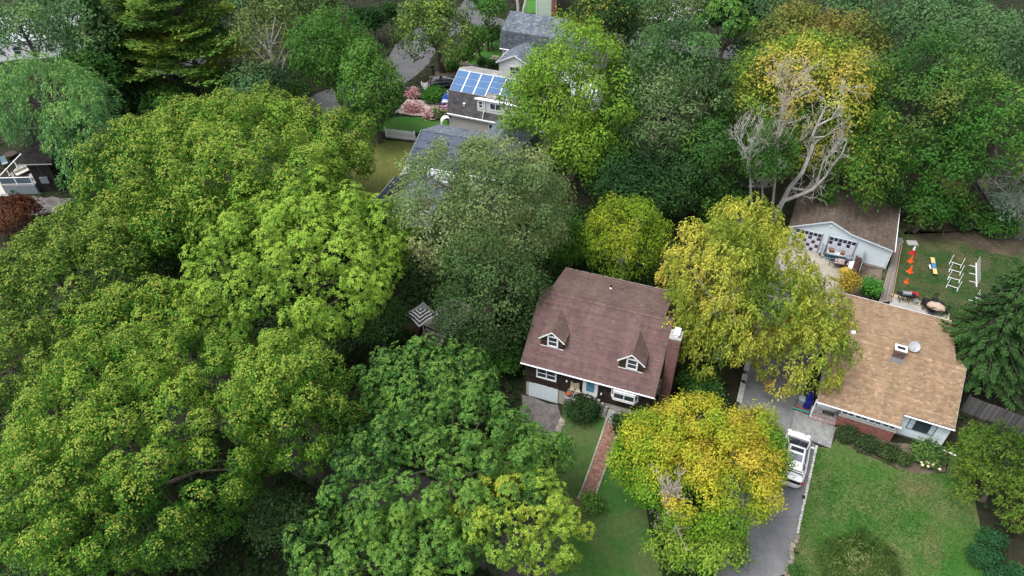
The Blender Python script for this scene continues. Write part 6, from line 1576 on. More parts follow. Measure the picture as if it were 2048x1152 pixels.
for i in range(11):
    x = rf.uniform(1842, 1880); y = 926 + rf.uniform(-4, 9) + (x - 1860) * 0.2
    p = G(x, y, 0.72) - np.array(hy.location)
    f_ = MB(); r = rf.uniform(0.08, 0.13); f_.lathe([(r * 0.4, -r * 0.7), (r, -r * 0.1), (r * 0.85, r * 0.45), (r * 0.3, r * 0.75)], (0, 0, 0), 8)
    f_.build('flower_head', mat('cream_petal', (0.62, 0.50, 0.34), 0.9, 0.2, 30), hy, loc=tuple(p))
tree('leyland_cypress', 'feathery olive green evergreen at the right edge below the grey fence', 2005, 945, 92, 122, 3.2, 'lcyp', seed=76)
tree('weeping_shrub', 'dark weeping mounded shrub at the bottom edge of the right lawn', 1712, 1120, 98, 62, 1.3, 'weep', cat='shrub', seed=77, trunk=False)
for i, (x, y, w, h, lb) in enumerate(((1985, 1078, 42, 20, 'topmost of the three clipped blue-green mounds'), (1968, 1112, 48, 24, 'middle one of the three clipped blue-green mounds'), (2015, 1150, 62, 28, 'lowest of the three clipped blue-green mounds in the corner'))):
    tree('clipped_mound', lb, x, y, w, h, 0.6, 'teal', cat='shrub', group='clipped evergreen mounds at the bottom right corner', seed=80 + i, trunk=False)
tree('small_bush', 'small green bush beside the boulders at the foot of the driveway', 1592, 1143, 12, 9, 0.4, 'shrub', cat='shrub', seed=84, trunk=False, leaf=5, lobe=8)
tree('japanese_maple', 'dark red Japanese maple at the left edge below the deck', 22, 425, 58, 38, 2.2, 'red', seed=85)
# flowers and far planting
for i, (x, y, w, h, lb) in enumerate(((872, 230, 30, 6, 'widest bed of pink flowers beside the bright lawn'), (828, 217, 22, 4, 'low pink flower bed along the pink terrace edge'), (826, 188, 13, 8, 'tall pink flowering bush by the white mailbox post'), (892, 217, 8, 6, 'pink flowers at the corner of the solar house'))):
    tree('pink_flowers', lb, x, y, w, h, 0.35, 'flowers', cat='flowers', group='pink flower beds round the terrace', seed=90 + i, trunk=False)
tree('green_hedge', 'bright green hedge row between the black car and the pink terrace', 868, 190, 30, 13, 0.9, 'shrub', cat='hedge', seed=95, trunk=False, leaf=4.5, lobe=10, palette=pal((0.04, 0.1, 0.02, 2), (0.06, 0.15, 0.03, 3)))
for i, (x, y, w, h, lb) in enumerate(((964, 126, 5, 12, 'leftmost little cone cypress by the log steps'), (981, 130, 4, 10, 'little cone cypress right of the log steps'), (989, 130, 4, 10, 'little cone cypress next to the white entry wall'))):
    tree('cone_cypress', lb, x, y, w, h, 1.2, 'cyp', group='small cone cypresses in front of the slate roofed house', seed=100 + i, lobe=5, leaf=4, trunk=False)
for i, (x, y, w, h, lb) in enumerate(((716, 40, 15, 36, 'leftmost dark column cypress at the top edge'), (748, 45, 17, 34, 'middle dark column cypress at the top edge'), (781, 28, 13, 38, 'rightmost dark column cypress at the top edge'))):
    tree('column_cypress', lb, x, y, w, h, 3.5, 'cyp', group='column cypresses across the road', seed=105 + i)
for i, (x, y, w, h, lb) in enumerate(((905, 130, 14, 8, 'shrub in the terraced bed near the solar house'), (930, 108, 14, 9, 'shrub halfway up the terraced bed'), (942, 92, 16, 9, 'shrub at the top of the terraced bed'), (912, 108, 12, 8, 'shrub left of the terrace timber'))):
    tree('terrace_shrub', lb, x, y, w, h, 0.7, 'shrub', cat='shrub', group='shrubs on the terraced bank', seed=110 + i, trunk=False, leaf=5, lobe=9)
# conifers
_t = G(2086, 520, 12.5); pf = np.array([_t[0], _t[1], 0.0])
conifer('spruce_tree', 'dark spruce with drooping boughs at the right edge beside the tan roof', pf, 12.5, 5.2, SPRUCE, 26.0, 120, nbr=130, dens=1.2, skirt=0.2)
conifer('drooping_spruce', 'dark drooping spruce left of the pine trunks', G(268, 214, 0), 15, 4.6, SPRUCE, 13.0, 121, nbr=80, dens=0.8, droop=0.7)
pine('pine_tree', 'white pine with a leaning bare trunk and yellowed top at the upper left', 345, 168, 17, 8.0, 130)
pine('pine_tree', 'white pine with a thick trunk right of the leaning one', 412, 196, 18, 7.5, 131)
pine('pine_tree', 'smaller white pine behind the two trunks at the top edge', 250, 130, 15, 5.5, 132)

# bleached dead trees
def flat_limb(mb, pts, foot, r0, r1, seed, lean=0.0):
    """Limb through photo points, set in the upright plane through its foot that faces the camera (with a little in-and-out)."""
    rn = np.random.default_rng(seed)
    fw = np.array([CF[0], CF[1], 0]); fw /= np.linalg.norm(fw)
    out = []
    n = len(pts)
    wob = 0.0
    for i, (x, y) in enumerate(pts):
        d = ray(x, y); wob += rn.normal(0, 0.25) if i else 0
        t = ((foot - CC) @ fw + wob) / (d @ fw)
        out.append(CC + d * t)
    mb.tube(out, [r0 + (r1 - r0) * i / (n - 1) for i in range(n)], 6)
    return out
rng = np.random.default_rng(140)
ft_ = G(1528, 478, 0)
dt = thing('dead_tree', 'large bleached dead tree with two forked limbs rising beside the garage', 'tree', ft_, 0)
mb = MB()
Z4 = lambda L: [(1400 + x * 0.41667, y * 0.41667) for x, y in L]
main = flat_limb(mb, [(1528, 478)] + Z4([(345, 1070), (400, 960), (430, 900), (490, 830), (520, 760), (545, 690), (540, 650), (562, 600), (590, 540), (605, 500)]), ft_, 0.30, 0.05, 1)
subs = [flat_limb(mb, Z4(L), main[2], a, b, s) for L, a, b, s in (
    ([(405, 962), (480, 935), (540, 910), (600, 850), (640, 790), (680, 740), (705, 680)], 0.2, 0.04, 2),
    ([(440, 903), (520, 915), (560, 880), (590, 780), (640, 710), (662, 668)], 0.15, 0.03, 3),
    ([(560, 605), (630, 570), (665, 520), (675, 455), (712, 435)], 0.10, 0.02, 4),
    ([(545, 660), (600, 655), (640, 625), (680, 610)], 0.06, 0.015, 5),
    ([(520, 765), (540, 800), (560, 850), (555, 890)], 0.05, 0.015, 6),
    ([(490, 835), (485, 880), (470, 910)], 0.06, 0.02, 7),
    ([(600, 850), (620, 800), (610, 760), (640, 730)], 0.05, 0.012, 8))]
mb.v = [tuple(np.array(v) - ft_) for v in mb.v]
tm = MB(); tm.v, tm.f, tm.c = mb.v, mb.f, mb.c
tm.build('trunk', BARK_GREY, dt)
tw = MB()
for L in [main[4:]] + subs:
    for i in range(1, len(L)):
        for _ in range(3):
            d = unit(np.asarray(L[i]) - np.asarray(L[i - 1]) + rng.normal(0, 0.7, 3))
            branch_out(tw, rng, np.asarray(L[i]) - ft_, d, rng.uniform(0.7, 1.6), 0.022, 2, n=2)
tw.build('twigs', BARK_GREY, dt)
def dead_top(lbl, foot_px, trunk, r, seed, nmain, ln, col):
    f_ = G(*foot_px, 0); t = thing('dead_tree', lbl, 'tree', f_, 0)
    rn = np.random.default_rng(seed)
    mb = MB(); tr = flat_limb(mb, [foot_px] + Z4(trunk), f_, r, r * 0.35, seed)
    tw = MB()
    for i in range(nmain):
        j = rn.integers(max(1, len(tr) // 2 - 1), len(tr)); a = rn.uniform(-1.15, 1.15)
        d = unit(np.array([math.sin(a), rn.normal(0, 0.45), math.cos(a)]))
        branch_out(tw, rn, np.asarray(tr[j]) - f_, d, ln * rn.uniform(0.6, 1.1), r * 0.28, 3, bend=0.3, up=0.25, n=3, shrink=0.66)
    mb.v = [tuple(np.array(v) - f_) for v in mb.v]
    mb.build('trunk', col, t); tw.build('twigs', col, t)
PINKBARK = mat('bark_pinkish', (0.40, 0.35, 0.31), 0.92, 0.2, 10, col2=(0.30, 0.26, 0.23))
dead_top('finely twigged pale dead tree in front of the golden maple', (1540, 474), [(372, 720), (380, 600), (400, 500), (412, 425)], 0.13, 150, 20, 2.6, PINKBARK)
dead_top('small pale dead tree left of the forked dead tree', (1506, 474), [(240, 830), (228, 770), (212, 730), (195, 660)], 0.12, 151, 12, 2.1, BARK_GREY)
dead_top('bundle of bare grey twigs low beside the forked dead tree', (1522, 476), [(300, 900), (290, 870)], 0.1, 152, 10, 1.9, BARK_GREY)
dead_top('bare grey tree over the timber pen at the right edge', (2030, 460), [(1530, 1060), (1525, 990), (1500, 950), (1440, 900)], 0.12, 153, 16, 2.4, BARK_GREY)
dead_top('dead grey branches showing at the lower left of the bright yellow tree', (1338, 1112), [(-150, 2580), (-160, 2510), (-150, 2440), (-140, 2400)], 0.08, 154, 26, 1.35, PINKBARK)
# twin white birch trunks at the top
bt = thing('birch_tree', 'pair of white birch stems behind the slate roofed house', 'tree', G(1042, 30, 0), 0)
mb = MB(); f_ = np.array(bt.location)
for L in ([(1037, 40), (1036, 15), (1033, -15)], [(1042, 42), (1048, 15), (1056, -15)]):
    pts = flat_limb(MB(), L, f_, 0.2, 0.2, 1); top = pts[-1] + np.array([0, 0, 2.0])
    mb.tube([np.array([pts[0][0], pts[0][1], 0.0]) - f_] + [p - f_ for p in pts] + [top - f_], [0.26, 0.24, 0.22, 0.2, 0.1], 7)
mb.build('trunk', BARK_WHITE, bt)

# undergrowth: low leaves over the wooded ground, kept off lawns, roads and buildings
def inside(poly, X, Y):
    r = np.zeros(len(X), bool); n = len(poly)
    for i in range(n):
        x0, y0 = poly[i]; x1, y1 = poly[(i + 1) % n]
        c = ((y0 > Y) != (y1 > Y)) & (X < (x1 - x0) * (Y - y0) / (y1 - y0 + 1e-12) + x0)
        r ^= c
    return r
def house_poly(o, x0, x1, y0, y1):
    c, s = math.cos(o.rotation_euler[2]), math.sin(o.rotation_euler[2])
    return np.array([(o.location[0] + x * c - y * s, o.location[1] + x * s + y * c) for x, y in ((x0, y0), (x1, y0), (x1, y1), (x0, y1))])
HOUSES = [np.array([G(x, y)[:2] for x, y in ((806, 640), (880, 590), (940, 610), (945, 680), (890, 700), (815, 690))]), house_poly(house, -0.3, 12, -1.5, 9.6), house_poly(tan, -11.2, 0.4, -4.8, 10.6), house_poly(gar, -9.6, 0.8, -3, 7.8), house_poly(sol, 0, SWD, 0, 9), house_poly(blu, 0, BWD, -4.6, 8.2), house_poly(ran, -0.3, 12.4, -8, 11.6), house_poly(dk, -3, 6.2, -0.3, 10)]
rng = np.random.default_rng(77)
N_ = 80000
X = rng.uniform(-85, 85, N_); Y = 19 + rng.uniform(0, 1, N_) ** 0.8 * 110
X[:38000] = rng.uniform(-42, 14, 38000); Y[:38000] = rng.uniform(19, 62, 38000)
ok = np.ones(N_, bool)
for p in PATCH + HOUSES: ok &= ~inside(p, X, Y)
X, Y = X[ok], Y[ok]
cn = Noise3(rng, 0.35)
Pg = np.stack([X, Y, np.zeros(len(X))], 1)
hz = np.clip(0.35 + 0.5 * cn(Pg), 0.02, 1.1)
Pg[:, 2] = rng.uniform(0.03, 1, len(X)) * hz
d = unit(rng.normal(size=(len(X), 3)) * np.array([1, 1, 0.35])); nn = unit(UP + rng.normal(0, 0.5, (len(X), 3)))
V = leaf_quads(Pg, d, nn, rng.uniform(0.3, 0.7, len(X)), rng.uniform(0.16, 0.36, len(X)), rng, 0.1)
V[:, :, 2] = np.maximum(V[:, :, 2], 0.02)
Cg = pick_cols(rng, Pg, pal((0.030, 0.026, 0.014, 0.8), (0.018, 0.038, 0.012, 3), (0.028, 0.060, 0.016, 3), (0.042, 0.080, 0.02, 1)), np.zeros(len(X)), cn)
o = link(bpy.data.objects.new('undergrowth', quads_mesh('undergrowth', V, Cg, FOLIAGE))); tag(o, 'low dark undergrowth and leaf litter under the trees', 'undergrowth', kind='stuff')

# grass blades on the nearer lawns
def grass(name, lbl, polys, zf, n, cols, hgt, seed):
    rng = np.random.default_rng(seed)
    pts = np.vstack(polys); lo, hi = pts.min(0), pts.max(0)
    X = rng.uniform(lo[0], hi[0], n); Y = rng.uniform(lo[1], hi[1], n)
    m_ = np.zeros(n, bool)
    for p in polys: m_ |= inside(p, X, Y)
    X, Y = X[m_], Y[m_]; n = len(X)
    cn = Noise3(rng, 0.55); cn2 = Noise3(rng, 2.0)
    B = np.stack([X, Y, np.zeros(n)], 1)
    pt = cn(B) * 0.7 + cn2(B) * 0.5
    B[:, 2] = zf(X, Y)
    d = unit(rng.normal(size=(n, 3)) * np.array([1, 1, 0]) + UP * 0.35); nn = unit(rng.normal(size=(n, 3)) * 0.3 + UP)
    L = hgt * rng.uniform(0.6, 1.4, n) * (1 + 0.35 * pt)
    V = leaf_quads(B, d, nn, L, L * 0.35, rng, 0.1)
    c, w = cols; cum = np.cumsum(w); t = np.clip(0.5 + 0.35 * pt + rng.normal(0, 0.15, n), 0, 0.9999)
    C_ = LEAFGAIN * c[np.searchsorted(cum, t)] * (1 + rng.uniform(-0.2, 0.2, (n, 1)))
    o = link(bpy.data.objects.new(name, quads_mesh(name, V, np.clip(C_, 0.004, 1), FOLIAGE))); tag(o, lbl, 'grass', kind='stuff')
gp = lambda L: np.array([G(x, y)[:2] for x, y in L])
grass('grass', 'short grass of the right front lawn', [gp([(1634, 894), (1661, 899), (1672, 874), (1720, 907), (1790, 937), (1850, 950), (1892, 944), (1907, 905), (1927, 862), (1985, 852), (1940, 960), (1960, 1060), (1975, 1175), (1576, 1175), (1599, 1068)])], lambda X, Y: np.full(len(X), 0.012), 52000, pal((0.12, 0.112, 0.055, 0.8), (0.070, 0.092, 0.028, 1.4), (0.036, 0.082, 0.016, 3), (0.026, 0.070, 0.013, 2.5)), 0.11, 5)
grass('grass', 'patchy grass of the back lawn with the agility equipment', [gp([(1800, 470), (1870, 478), (1960, 500), (2050, 520), (2050, 690), (1925, 640), (1790, 588), (1765, 575)])], lambda X, Y: np.full(len(X), 0.012), 34000, pal((0.088, 0.076, 0.04, 0.9), (0.055, 0.070, 0.025, 1.2), (0.028, 0.062, 0.017, 3), (0.022, 0.052, 0.014, 2.5)), 0.11, 6)

# fallen leaves on lawns, driveway and garage roof edge
def litter(name, lbl, polys, z, n, cols, sz, seed):
    rng = np.random.default_rng(seed)
    pts = np.vstack(polys); lo, hi = pts.min(0), pts.max(0)
    X = rng.uniform(lo[0], hi[0], n); Y = rng.uniform(lo[1], hi[1], n)
    m_ = np.zeros(n, bool)
    for p in polys: m_ |= inside(p, X, Y)
    B = np.stack([X[m_], Y[m_], np.full(m_.sum(), z)], 1); n = len(B)
    d = unit(rng.normal(size=(n, 3)) * np.array([1, 1, 0.08])); nn = unit(rng.normal(0, 0.2, (n, 3)) + UP)
    V = leaf_quads(B, d, nn, sz * rng.uniform(0.6, 1.5, n), 0.6 * sz * rng.uniform(0.6, 1.3, n), rng, 0)
    c, w = cols
    C_ = c[rng.choice(len(c), n, p=w)] * (1 + rng.uniform(-0.25, 0.25, (n, 1)))
    o = link(bpy.data.objects.new(name, quads_mesh(name, V, C_, FOLIAGE))); tag(o, lbl, 'leaves', kind='stuff')
YEL = pal((0.26, 0.21, 0.05, 2), (0.22, 0.14, 0.04, 2), (0.13, 0.075, 0.04, 3), (0.17, 0.15, 0.07, 1))
drv = gp([(1502, 690), (1640, 700), (1598, 800), (1592, 850), (1633, 893), (1597, 1068), (1570, 1152), (1428, 1152), (1478, 800)])
lwn = gp([(1634, 894), (1672, 874), (1790, 937), (1892, 944), (1927, 862), (1940, 960), (1960, 1060), (1975, 1175), (1576, 1175), (1599, 1068)])
litter('fallen_leaves', 'yellow and brown leaves fallen on the driveway', [drv], 0.03, 1500, YEL, 0.09, 11)
litter('fallen_leaves', 'scattered fallen leaves on the right front lawn', [lwn], 0.05, 420, YEL, 0.09, 12)
litter('fallen_leaves', 'dry leaves scattered over the back lawn', [gp([(1800, 455), (1950, 470), (2050, 510), (2050, 690), (1925, 640), (1790, 590)])], 0.05, 1500, YEL, 0.13, 13)

def dry_patch(lbl, px, py, hw, hh, n, seed):
    rng = np.random.default_rng(seed)
    P = np.array([G(px + hw * rng.normal(0, 0.75), py + hh * rng.normal(0, 0.75), 0.03) for _ in range(n)])
    d = unit(rng.normal(size=(n, 3)) * np.array([1, 1, 0.12])); nn = unit(rng.normal(size=(n, 3)) * 0.25 + UP)
    V = leaf_quads(P, d, nn, rng.uniform(0.06, 0.22, n), rng.uniform(0.03, 0.07, n), rng, 0)
    c, w = pal((0.20, 0.18, 0.09, 3), (0.16, 0.145, 0.07, 2), (0.10, 0.13, 0.035, 1.5))
    o = link(bpy.data.objects.new('dry_grass', quads_mesh('dry_grass', V, c[rng.choice(3, n, p=w)] * (1 + rng.uniform(-0.2, 0.2, (n, 1))), FOLIAGE))); tag(o, lbl, 'grass', kind='stuff')
dry_patch('straw coloured bare patch on the lawn below the hydrangea', 1832, 972, 34, 14, 900, 21)
dry_patch('straw coloured streak near the bottom of the right lawn', 1868, 1085, 16, 42, 700, 22)
dry_patch('straw coloured patch on the back lawn by the covered table', 1858, 600, 30, 10, 900, 23)

# ---------------------------------------------------------------- vehicles
CARWHITE = mat('car_white', (0.70, 0.70, 0.72), 0.22, 0.02, 3, coat=0.6, spec=0.5)
CARBLACK = mat('car_black', (0.012, 0.013, 0.016), 0.2, 0.1, 3, coat=0.6, spec=0.5)
CARBLUE = mat('car_blue', (0.02, 0.05, 0.24), 0.22, 0.1, 3, coat=0.6, spec=0.5)
TYRE = mat('tyre', (0.02, 0.02, 0.02), 0.9, 0.1, 10)
CARGLASS = mat('car_glass', (0.02, 0.022, 0.035), 0.05, 0.1, 2, spec=0.7)
TAIL = mat('tail_light', (0.45, 0.01, 0.03), 0.25, 0.1, 3)
HEADL = mat('head_light', (0.7, 0.72, 0.75), 0.15, 0.05, 3, spec=0.6)
def loft(mb, rings, closed=True):
    n = len(rings[0]); vs = [p for r in rings for p in r]; fs = []
    for i in range(len(rings) - 1):
        for k in range(n if closed else n - 1):
            fs.append((i * n + k, i * n + (k + 1) % n, (i + 1) * n + (k + 1) % n, (i + 1) * n + k))
    fs.append(tuple(range(n))[::-1]); fs.append(tuple(range((len(rings) - 1) * n, len(rings) * n)))
    mb.add(vs, fs)
def make_car(name, lbl, loc, rz, paint, open_gate=False, suv=True, group=None):
    t = thing(name, lbl, 'car', loc, rz, group)
    top = 0.0 if suv else -0.16
    mb = MB(); rings = []
    for y, w, zt in ((-2.44, 0.42, 0.78), (-2.38, 0.66, 0.88), (-2.24, 0.82, 0.98), (-1.9, 0.92, 1.04), (-1.0, 0.97, 1.06), (0.2, 0.97, 1.05), (1.05, 0.95, 1.03), (1.5, 0.92, 0.98), (1.82, 0.87, 0.92), (2.08, 0.78, 0.85), (2.26, 0.65, 0.77), (2.38, 0.46, 0.69), (2.44, 0.24, 0.60)):
        zt += top * 0.7; zb = 0.26 + (0.1 if abs(y) > 2.2 else 0)
        rings.append([(-w * 0.9, y, zb), (-w, y, zb + 0.14), (-w, y, zt - 0.28), (-w * 0.97, y, zt - 0.10), (-w * 0.84, y, zt), (-w * 0.45, y, zt + 0.035), (0, y, zt + 0.045),
                      (w * 0.45, y, zt + 0.035), (w * 0.84, y, zt), (w * 0.97, y, zt - 0.10), (w, y, zt - 0.28), (w, y, zb + 0.14), (w * 0.9, y, zb)])
    loft(mb, rings)
    body = mb.build('body', paint, t, smooth=True)
    # greenhouse
    mb = MB(); rings = []
    for y, w0, w1, zr in ((1.52, 0.80, 0.78, 1.02), (1.1, 0.85, 0.73, 1.24), (0.32, 0.87, 0.62, 1.56), (0.0, 0.88, 0.61, 1.64), (-0.8, 0.88, 0.60, 1.67), (-1.55, 0.86, 0.60, 1.62), (-1.85, 0.84, 0.60, 1.52), (-2.22, 0.80, 0.70, 1.05)):
        zr += top; z0 = 0.98 + top * 0.7
        rings.append([(-w0, y, z0), (-(w0 + w1) / 2, y, (z0 + zr) / 2), (-w1, y, zr - 0.03), (-w1 * 0.8, y, zr), (0, y, zr + 0.02), (w1 * 0.8, y, zr), (w1, y, zr - 0.03), ((w0 + w1) / 2, y, (z0 + zr) / 2), (w0, y, z0)])
    loft(mb, rings); mb.build('windows', CARGLASS, t, smooth=True)
    # roof skin
    mb = MB(); rings = []
    for y, w, z in ((0.36, 0.58, 1.555), (0.26, 0.63, 1.60), (0.0, 0.635, 1.665), (-0.8, 0.63, 1.695), (-1.55, 0.62, 1.645), (-1.80, 0.60, 1.57)):
        z += top
        rings.append([(-w, y, z - 0.035), (-w * 0.8, y, z), (0, y, z + 0.02), (w * 0.8, y, z), (w, y, z - 0.035), (w * 0.9, y, z - 0.05), (-w * 0.9, y, z - 0.05)])
    loft(mb, rings); rf_ = mb.build('roof', paint, t, smooth=True)
    if suv:
        k_ = MB(); k_.slab([(-0.44, -0.30, 1.70), (0.44, -0.30, 1.70), (0.44, 0.08, 1.69), (-0.44, 0.08, 1.69)], (0, 0, 1), 0.02); k_.build('sunroof', CARGLASS, rf_)
        k_ = MB(); k_.slab([(-0.44, -1.12, 1.716), (0.44, -1.12, 1.716), (0.44, -0.5, 1.717), (-0.44, -0.5, 1.717)], (0, 0, 1), 0.02); k_.build('sunroof', mat('sunroof_grey', (0.16, 0.18, 0.22), 0.1, 0.1, 3, spec=0.6), rf_)
        for s_ in (-1, 1):
            k_ = MB(); k_.tube([(s_ * 0.56, 0.1, 1.685), (s_ * 0.56, -1.5, 1.69)], 0.018, 5); k_.build('roof_rail', STEEL, rf_)
    for s_ in (-1, 1):
        for a, b, r in (((0.80, 1.48, 1.03), (0.625, 0.30, 1.56), 0.035), ((0.885, -1.0, 1.03), (0.62, -1.0, 1.655), 0.02), ((0.83, -1.95, 1.05), (0.60, -1.72, 1.57), 0.08)):
            k_ = MB(); k_.tube([(s_ * a[0], a[1], a[2] + top * 0.7), (s_ * b[0], b[1], b[2] + top)], r, 6); k_.build('pillar', paint, t)
        k_ = MB(); k_.box((s_ * 1.03, 0.98, 1.10 + top * 0.7), (0.22, 0.12, 0.15)); k_.build('mirror', paint, t, bevel=0.035)
        for yw in (1.5, -1.45):
            k_ = MB(); n = 18; ring = [(0.36 * math.cos(2 * math.pi * i / n), 0.36 * math.sin(2 * math.pi * i / n)) for i in range(n)]
            k_.add([(s_ * 0.76, yw + a, 0.36 + b) for a, b in ring] + [(s_ * 0.985, yw + a, 0.36 + b) for a, b in ring], [tuple(range(n)), tuple(range(n, 2 * n))[::-1]] + [(i, (i + 1) % n, n + (i + 1) % n, n + i) for i in range(n)])
            wh = k_.build('wheel', TYRE, t)
            k_ = MB(); k_.add([(s_ * 0.992, yw + a * 0.66, 0.36 + b * 0.66) for a, b in ring] + [(s_ * 0.96, yw + a * 0.66, 0.36 + b * 0.66) for a, b in ring], [tuple(range(n)), tuple(range(n, 2 * n))[::-1]] + [(i, (i + 1) % n, n + (i + 1) % n, n + i) for i in range(n)]); k_.build('rim', STEEL, wh)
        k_ = MB(); k_.box((s_ * 0.66, 2.12, 0.80 + top * 0.5), (0.26, 0.30, 0.10), rz=-s_ * 0.5); k_.build('headlight', HEADL, t, bevel=0.03)
        k_ = MB(); k_.box((s_ * 0.77, -2.30, 0.93 + top * 0.5), (0.30, 0.16, 0.12)); k_.build('tail_light', TAIL, t, bevel=0.03)
    if open_gate:
        k_ = MB(); k_.box((0, -2.3, 0.97), (1.35, 0.34, 0.12)); k_.build('boot_opening', DARK, t)
        k_ = MB(); k_.slab([(-0.62, -1.86, 1.60), (0.62, -1.86, 1.60), (0.66, -2.22, 1.72), (-0.66, -2.22, 1.72)], (0, 0, 1), 0.04); k_.build('gate_glass', CARGLASS, t)
        rings = []
        for y, w, z in ((-2.20, 0.70, 1.71), (-2.45, 0.76, 1.76), (-2.72, 0.72, 1.74), (-2.80, 0.62, 1.70)):
            rings.append([(-w, y, z - 0.05), (-w * 0.85, y, z), (0, y, z + 0.03), (w * 0.85, y, z), (w, y, z - 0.05), (w * 0.8, y, z - 0.09), (-w * 0.8, y, z - 0.09)])
        k_ = MB(); loft(k_, rings); g_ = k_.build('tailgate', paint, t, smooth=True)
        k_ = MB(); k_.box((0, -2.5, 1.805), (0.5, 0.025, 0.03)); k_.build('trim', STEEL, g_)
        k_ = MB(); k_.box((0, -2.02, 1.64), (1.3, 0.12, 0.05)); k_.build('spoiler', paint, t, bevel=0.015)
    return t
p1, p2 = G(1594.5, 878, 1.45), G(1577.5, 958, 1.45)
hd = math.atan2(-(p1 - p2)[0], (p1 - p2)[1])
pc_ = G(1592, 905, 1.2)
car = make_car('parked_car', 'white SUV parked on the driveway with its tailgate open', (pc_[0], pc_[1], 0.016), hd, CARWHITE, open_gate=True)
bag = thing('duffel_bag', 'orange-red bag sticking out of the open boot of the white car', 'bag', (pc_[0] + 2.25 * math.sin(hd) - 0.35 * math.cos(hd), pc_[1] - 2.25 * math.cos(hd) - 0.35 * math.sin(hd), 1.03), hd)
k_ = MB(); k_.box((0, -0.1, 0.13), (0.6, 0.42, 0.26)); k_.build('bag', mat('orange_cloth', (0.48, 0.10, 0.04), 0.8, 0.15, 12), bag, bevel=0.08)
k_ = MB(); k_.tube([(-0.2, -0.1, 0.24), (-0.1, -0.1, 0.36), (0.1, -0.1, 0.36), (0.2, -0.1, 0.24)], 0.02, 5); k_.build('handle', BLACKM, bag)
q = G(892, 176, 0); make_car('parked_car', 'black car parked behind the pink flowers beside the solar house', (q[0], q[1], 0.02), -1.35, CARBLACK, suv=False)
q = G(893, 211, 0); make_car('parked_car', 'dark blue car half hidden at the corner of the solar house', (q[0] + 0.4, q[1] + 0.4, 0.02), -0.15, CARBLUE, suv=False)

# ---------------------------------------------------------------- back yard of the tan-roofed house
ORANGE = mat('cone_orange', (0.78, 0.10, 0.012), 0.5, 0.06, 6)
CRED = mat('cone_red', (0.50, 0.025, 0.02), 0.5, 0.06, 6)
for x, y, h, rb_, lb, M_, band in ((1824.2, 507, 0.85, 0.24, 'red traffic cone with a white collar, farthest in the row', CRED, True), (1820.5, 523, 0.70, 0.21, 'plain orange traffic cone, second from the garage side', ORANGE, False), (1819, 543.8, 0.74, 0.22, 'largest plain orange traffic cone, third from the garage side', ORANGE, False), (1812.4, 565, 0.52, 0.17, 'small orange traffic cone nearest to the grill', ORANGE, False)):
    t = thing('traffic_cone', lb, 'traffic cone', G(x, y, 0.02), 0.44, 'traffic cones in a row on the back lawn')
    k_ = MB(); k_.box((0, 0, 0.02), (rb_ * 2.2, rb_ * 2.2, 0.04)); k_.build('base', M_, t, bevel=0.012)
    k_ = MB(); k_.lathe([(rb_ * 0.95, 0.04), (rb_ * 0.6, h * 0.4), (rb_ * 0.22, h * 0.97), (rb_ * 0.16, h)], (0, 0, 0), 16); k_.build('cone', M_, t)
    if band:
        k_ = MB(); k_.lathe([(rb_ * 0.52, h * 0.58), (rb_ * 0.38, h * 0.78)], (0, 0, 0), 16); k_.build('collar', WHITE, t)
        k_ = MB(); k_.lathe([(rb_ * 0.36, h * 0.82), (rb_ * 0.21, h * 1.01)], (0, 0, 0), 16); k_.build('collar', WHITE, t)
Y2 = -R_(25)
_a, _b = G(1864.5, 517, 0.45), G(1871.5, 546, 0.45)
sw = thing('seesaw_plank', 'yellow and blue plank of a dog seesaw on the back lawn', 'seesaw', ((_a[0] + _b[0]) / 2, (_a[1] + _b[1]) / 2, 0.02), math.atan2(-(_a - _b)[0], (_a - _b)[1]))
PY = mat('plank_yellow', (0.52, 0.43, 0.16), 0.7, 0.1, 8); PB = mat('plank_blue', (0.06, 0.17, 0.34), 0.7, 0.1, 8)
for y, M_, l in ((-0.78, PY, 0.74), (0.0, PB, 0.78), (0.80, PY, 0.78)):
    k_ = MB(); k_.box((0, y, 0.42 + 0.06 * y), (0.36, l, 0.04), axes=((1, 0, 0), (0, 0.998, 0.06), (0, -0.06, 0.998))); k_.build('plank', M_, sw)
k_ = MB(); k_.box((0, 0, 0.19), (0.3, 0.5, 0.38), taper=0.3); k_.build('stand', mat('plank_dark', (0.04, 0.05, 0.05), 0.8), sw)
k_ = MB(); k_.box((-0.3, -0.1, 0.3), (0.12, 0.6, 0.06)); k_.build('side_arm', WHITE, sw)
Z_ = lambda a, b: (1760 + a / 6.775, 470 + b / 6.775)
for i, (l, r, lb) in enumerate((((945, 378), (1095, 428), 'white pipe hurdle farthest from the house'), ((938, 482), (1085, 525), 'white pipe hurdle, second from the far end'), ((922, 588), (1073, 632), 'white pipe hurdle, third from the far end'), ((903, 692), (1050, 742), 'white pipe hurdle nearest to the covered table'))):
    a, b = G(*Z_(*l), 0.02), G(*Z_(*r), 0.02); d_ = (b - a); L = np.linalg.norm(d_); rz = math.atan2(d_[1], d_[0])
    t = thing('agility_hurdle', lb, 'hurdle', (a + b) / 2, rz, 'white pipe hurdles on the back lawn')
    for s_ in (-1, 1):
        k_ = MB(); k_.tube([(s_ * L / 2, 0, 0), (s_ * L / 2, 0, 1.0)], 0.028, 6); k_.build('post', WHITE, t)
        k_ = MB(); k_.tube([(s_ * L / 2, -0.28, 0.03), (s_ * L / 2, 0.28, 0.03)], 0.028, 6); k_.build('foot', WHITE, t)
    k_ = MB(); k_.tube([(-L / 2, 0, 0.16), (L / 2, 0, 0.16)], 0.026, 6); k_.build('bar', WHITE, t)
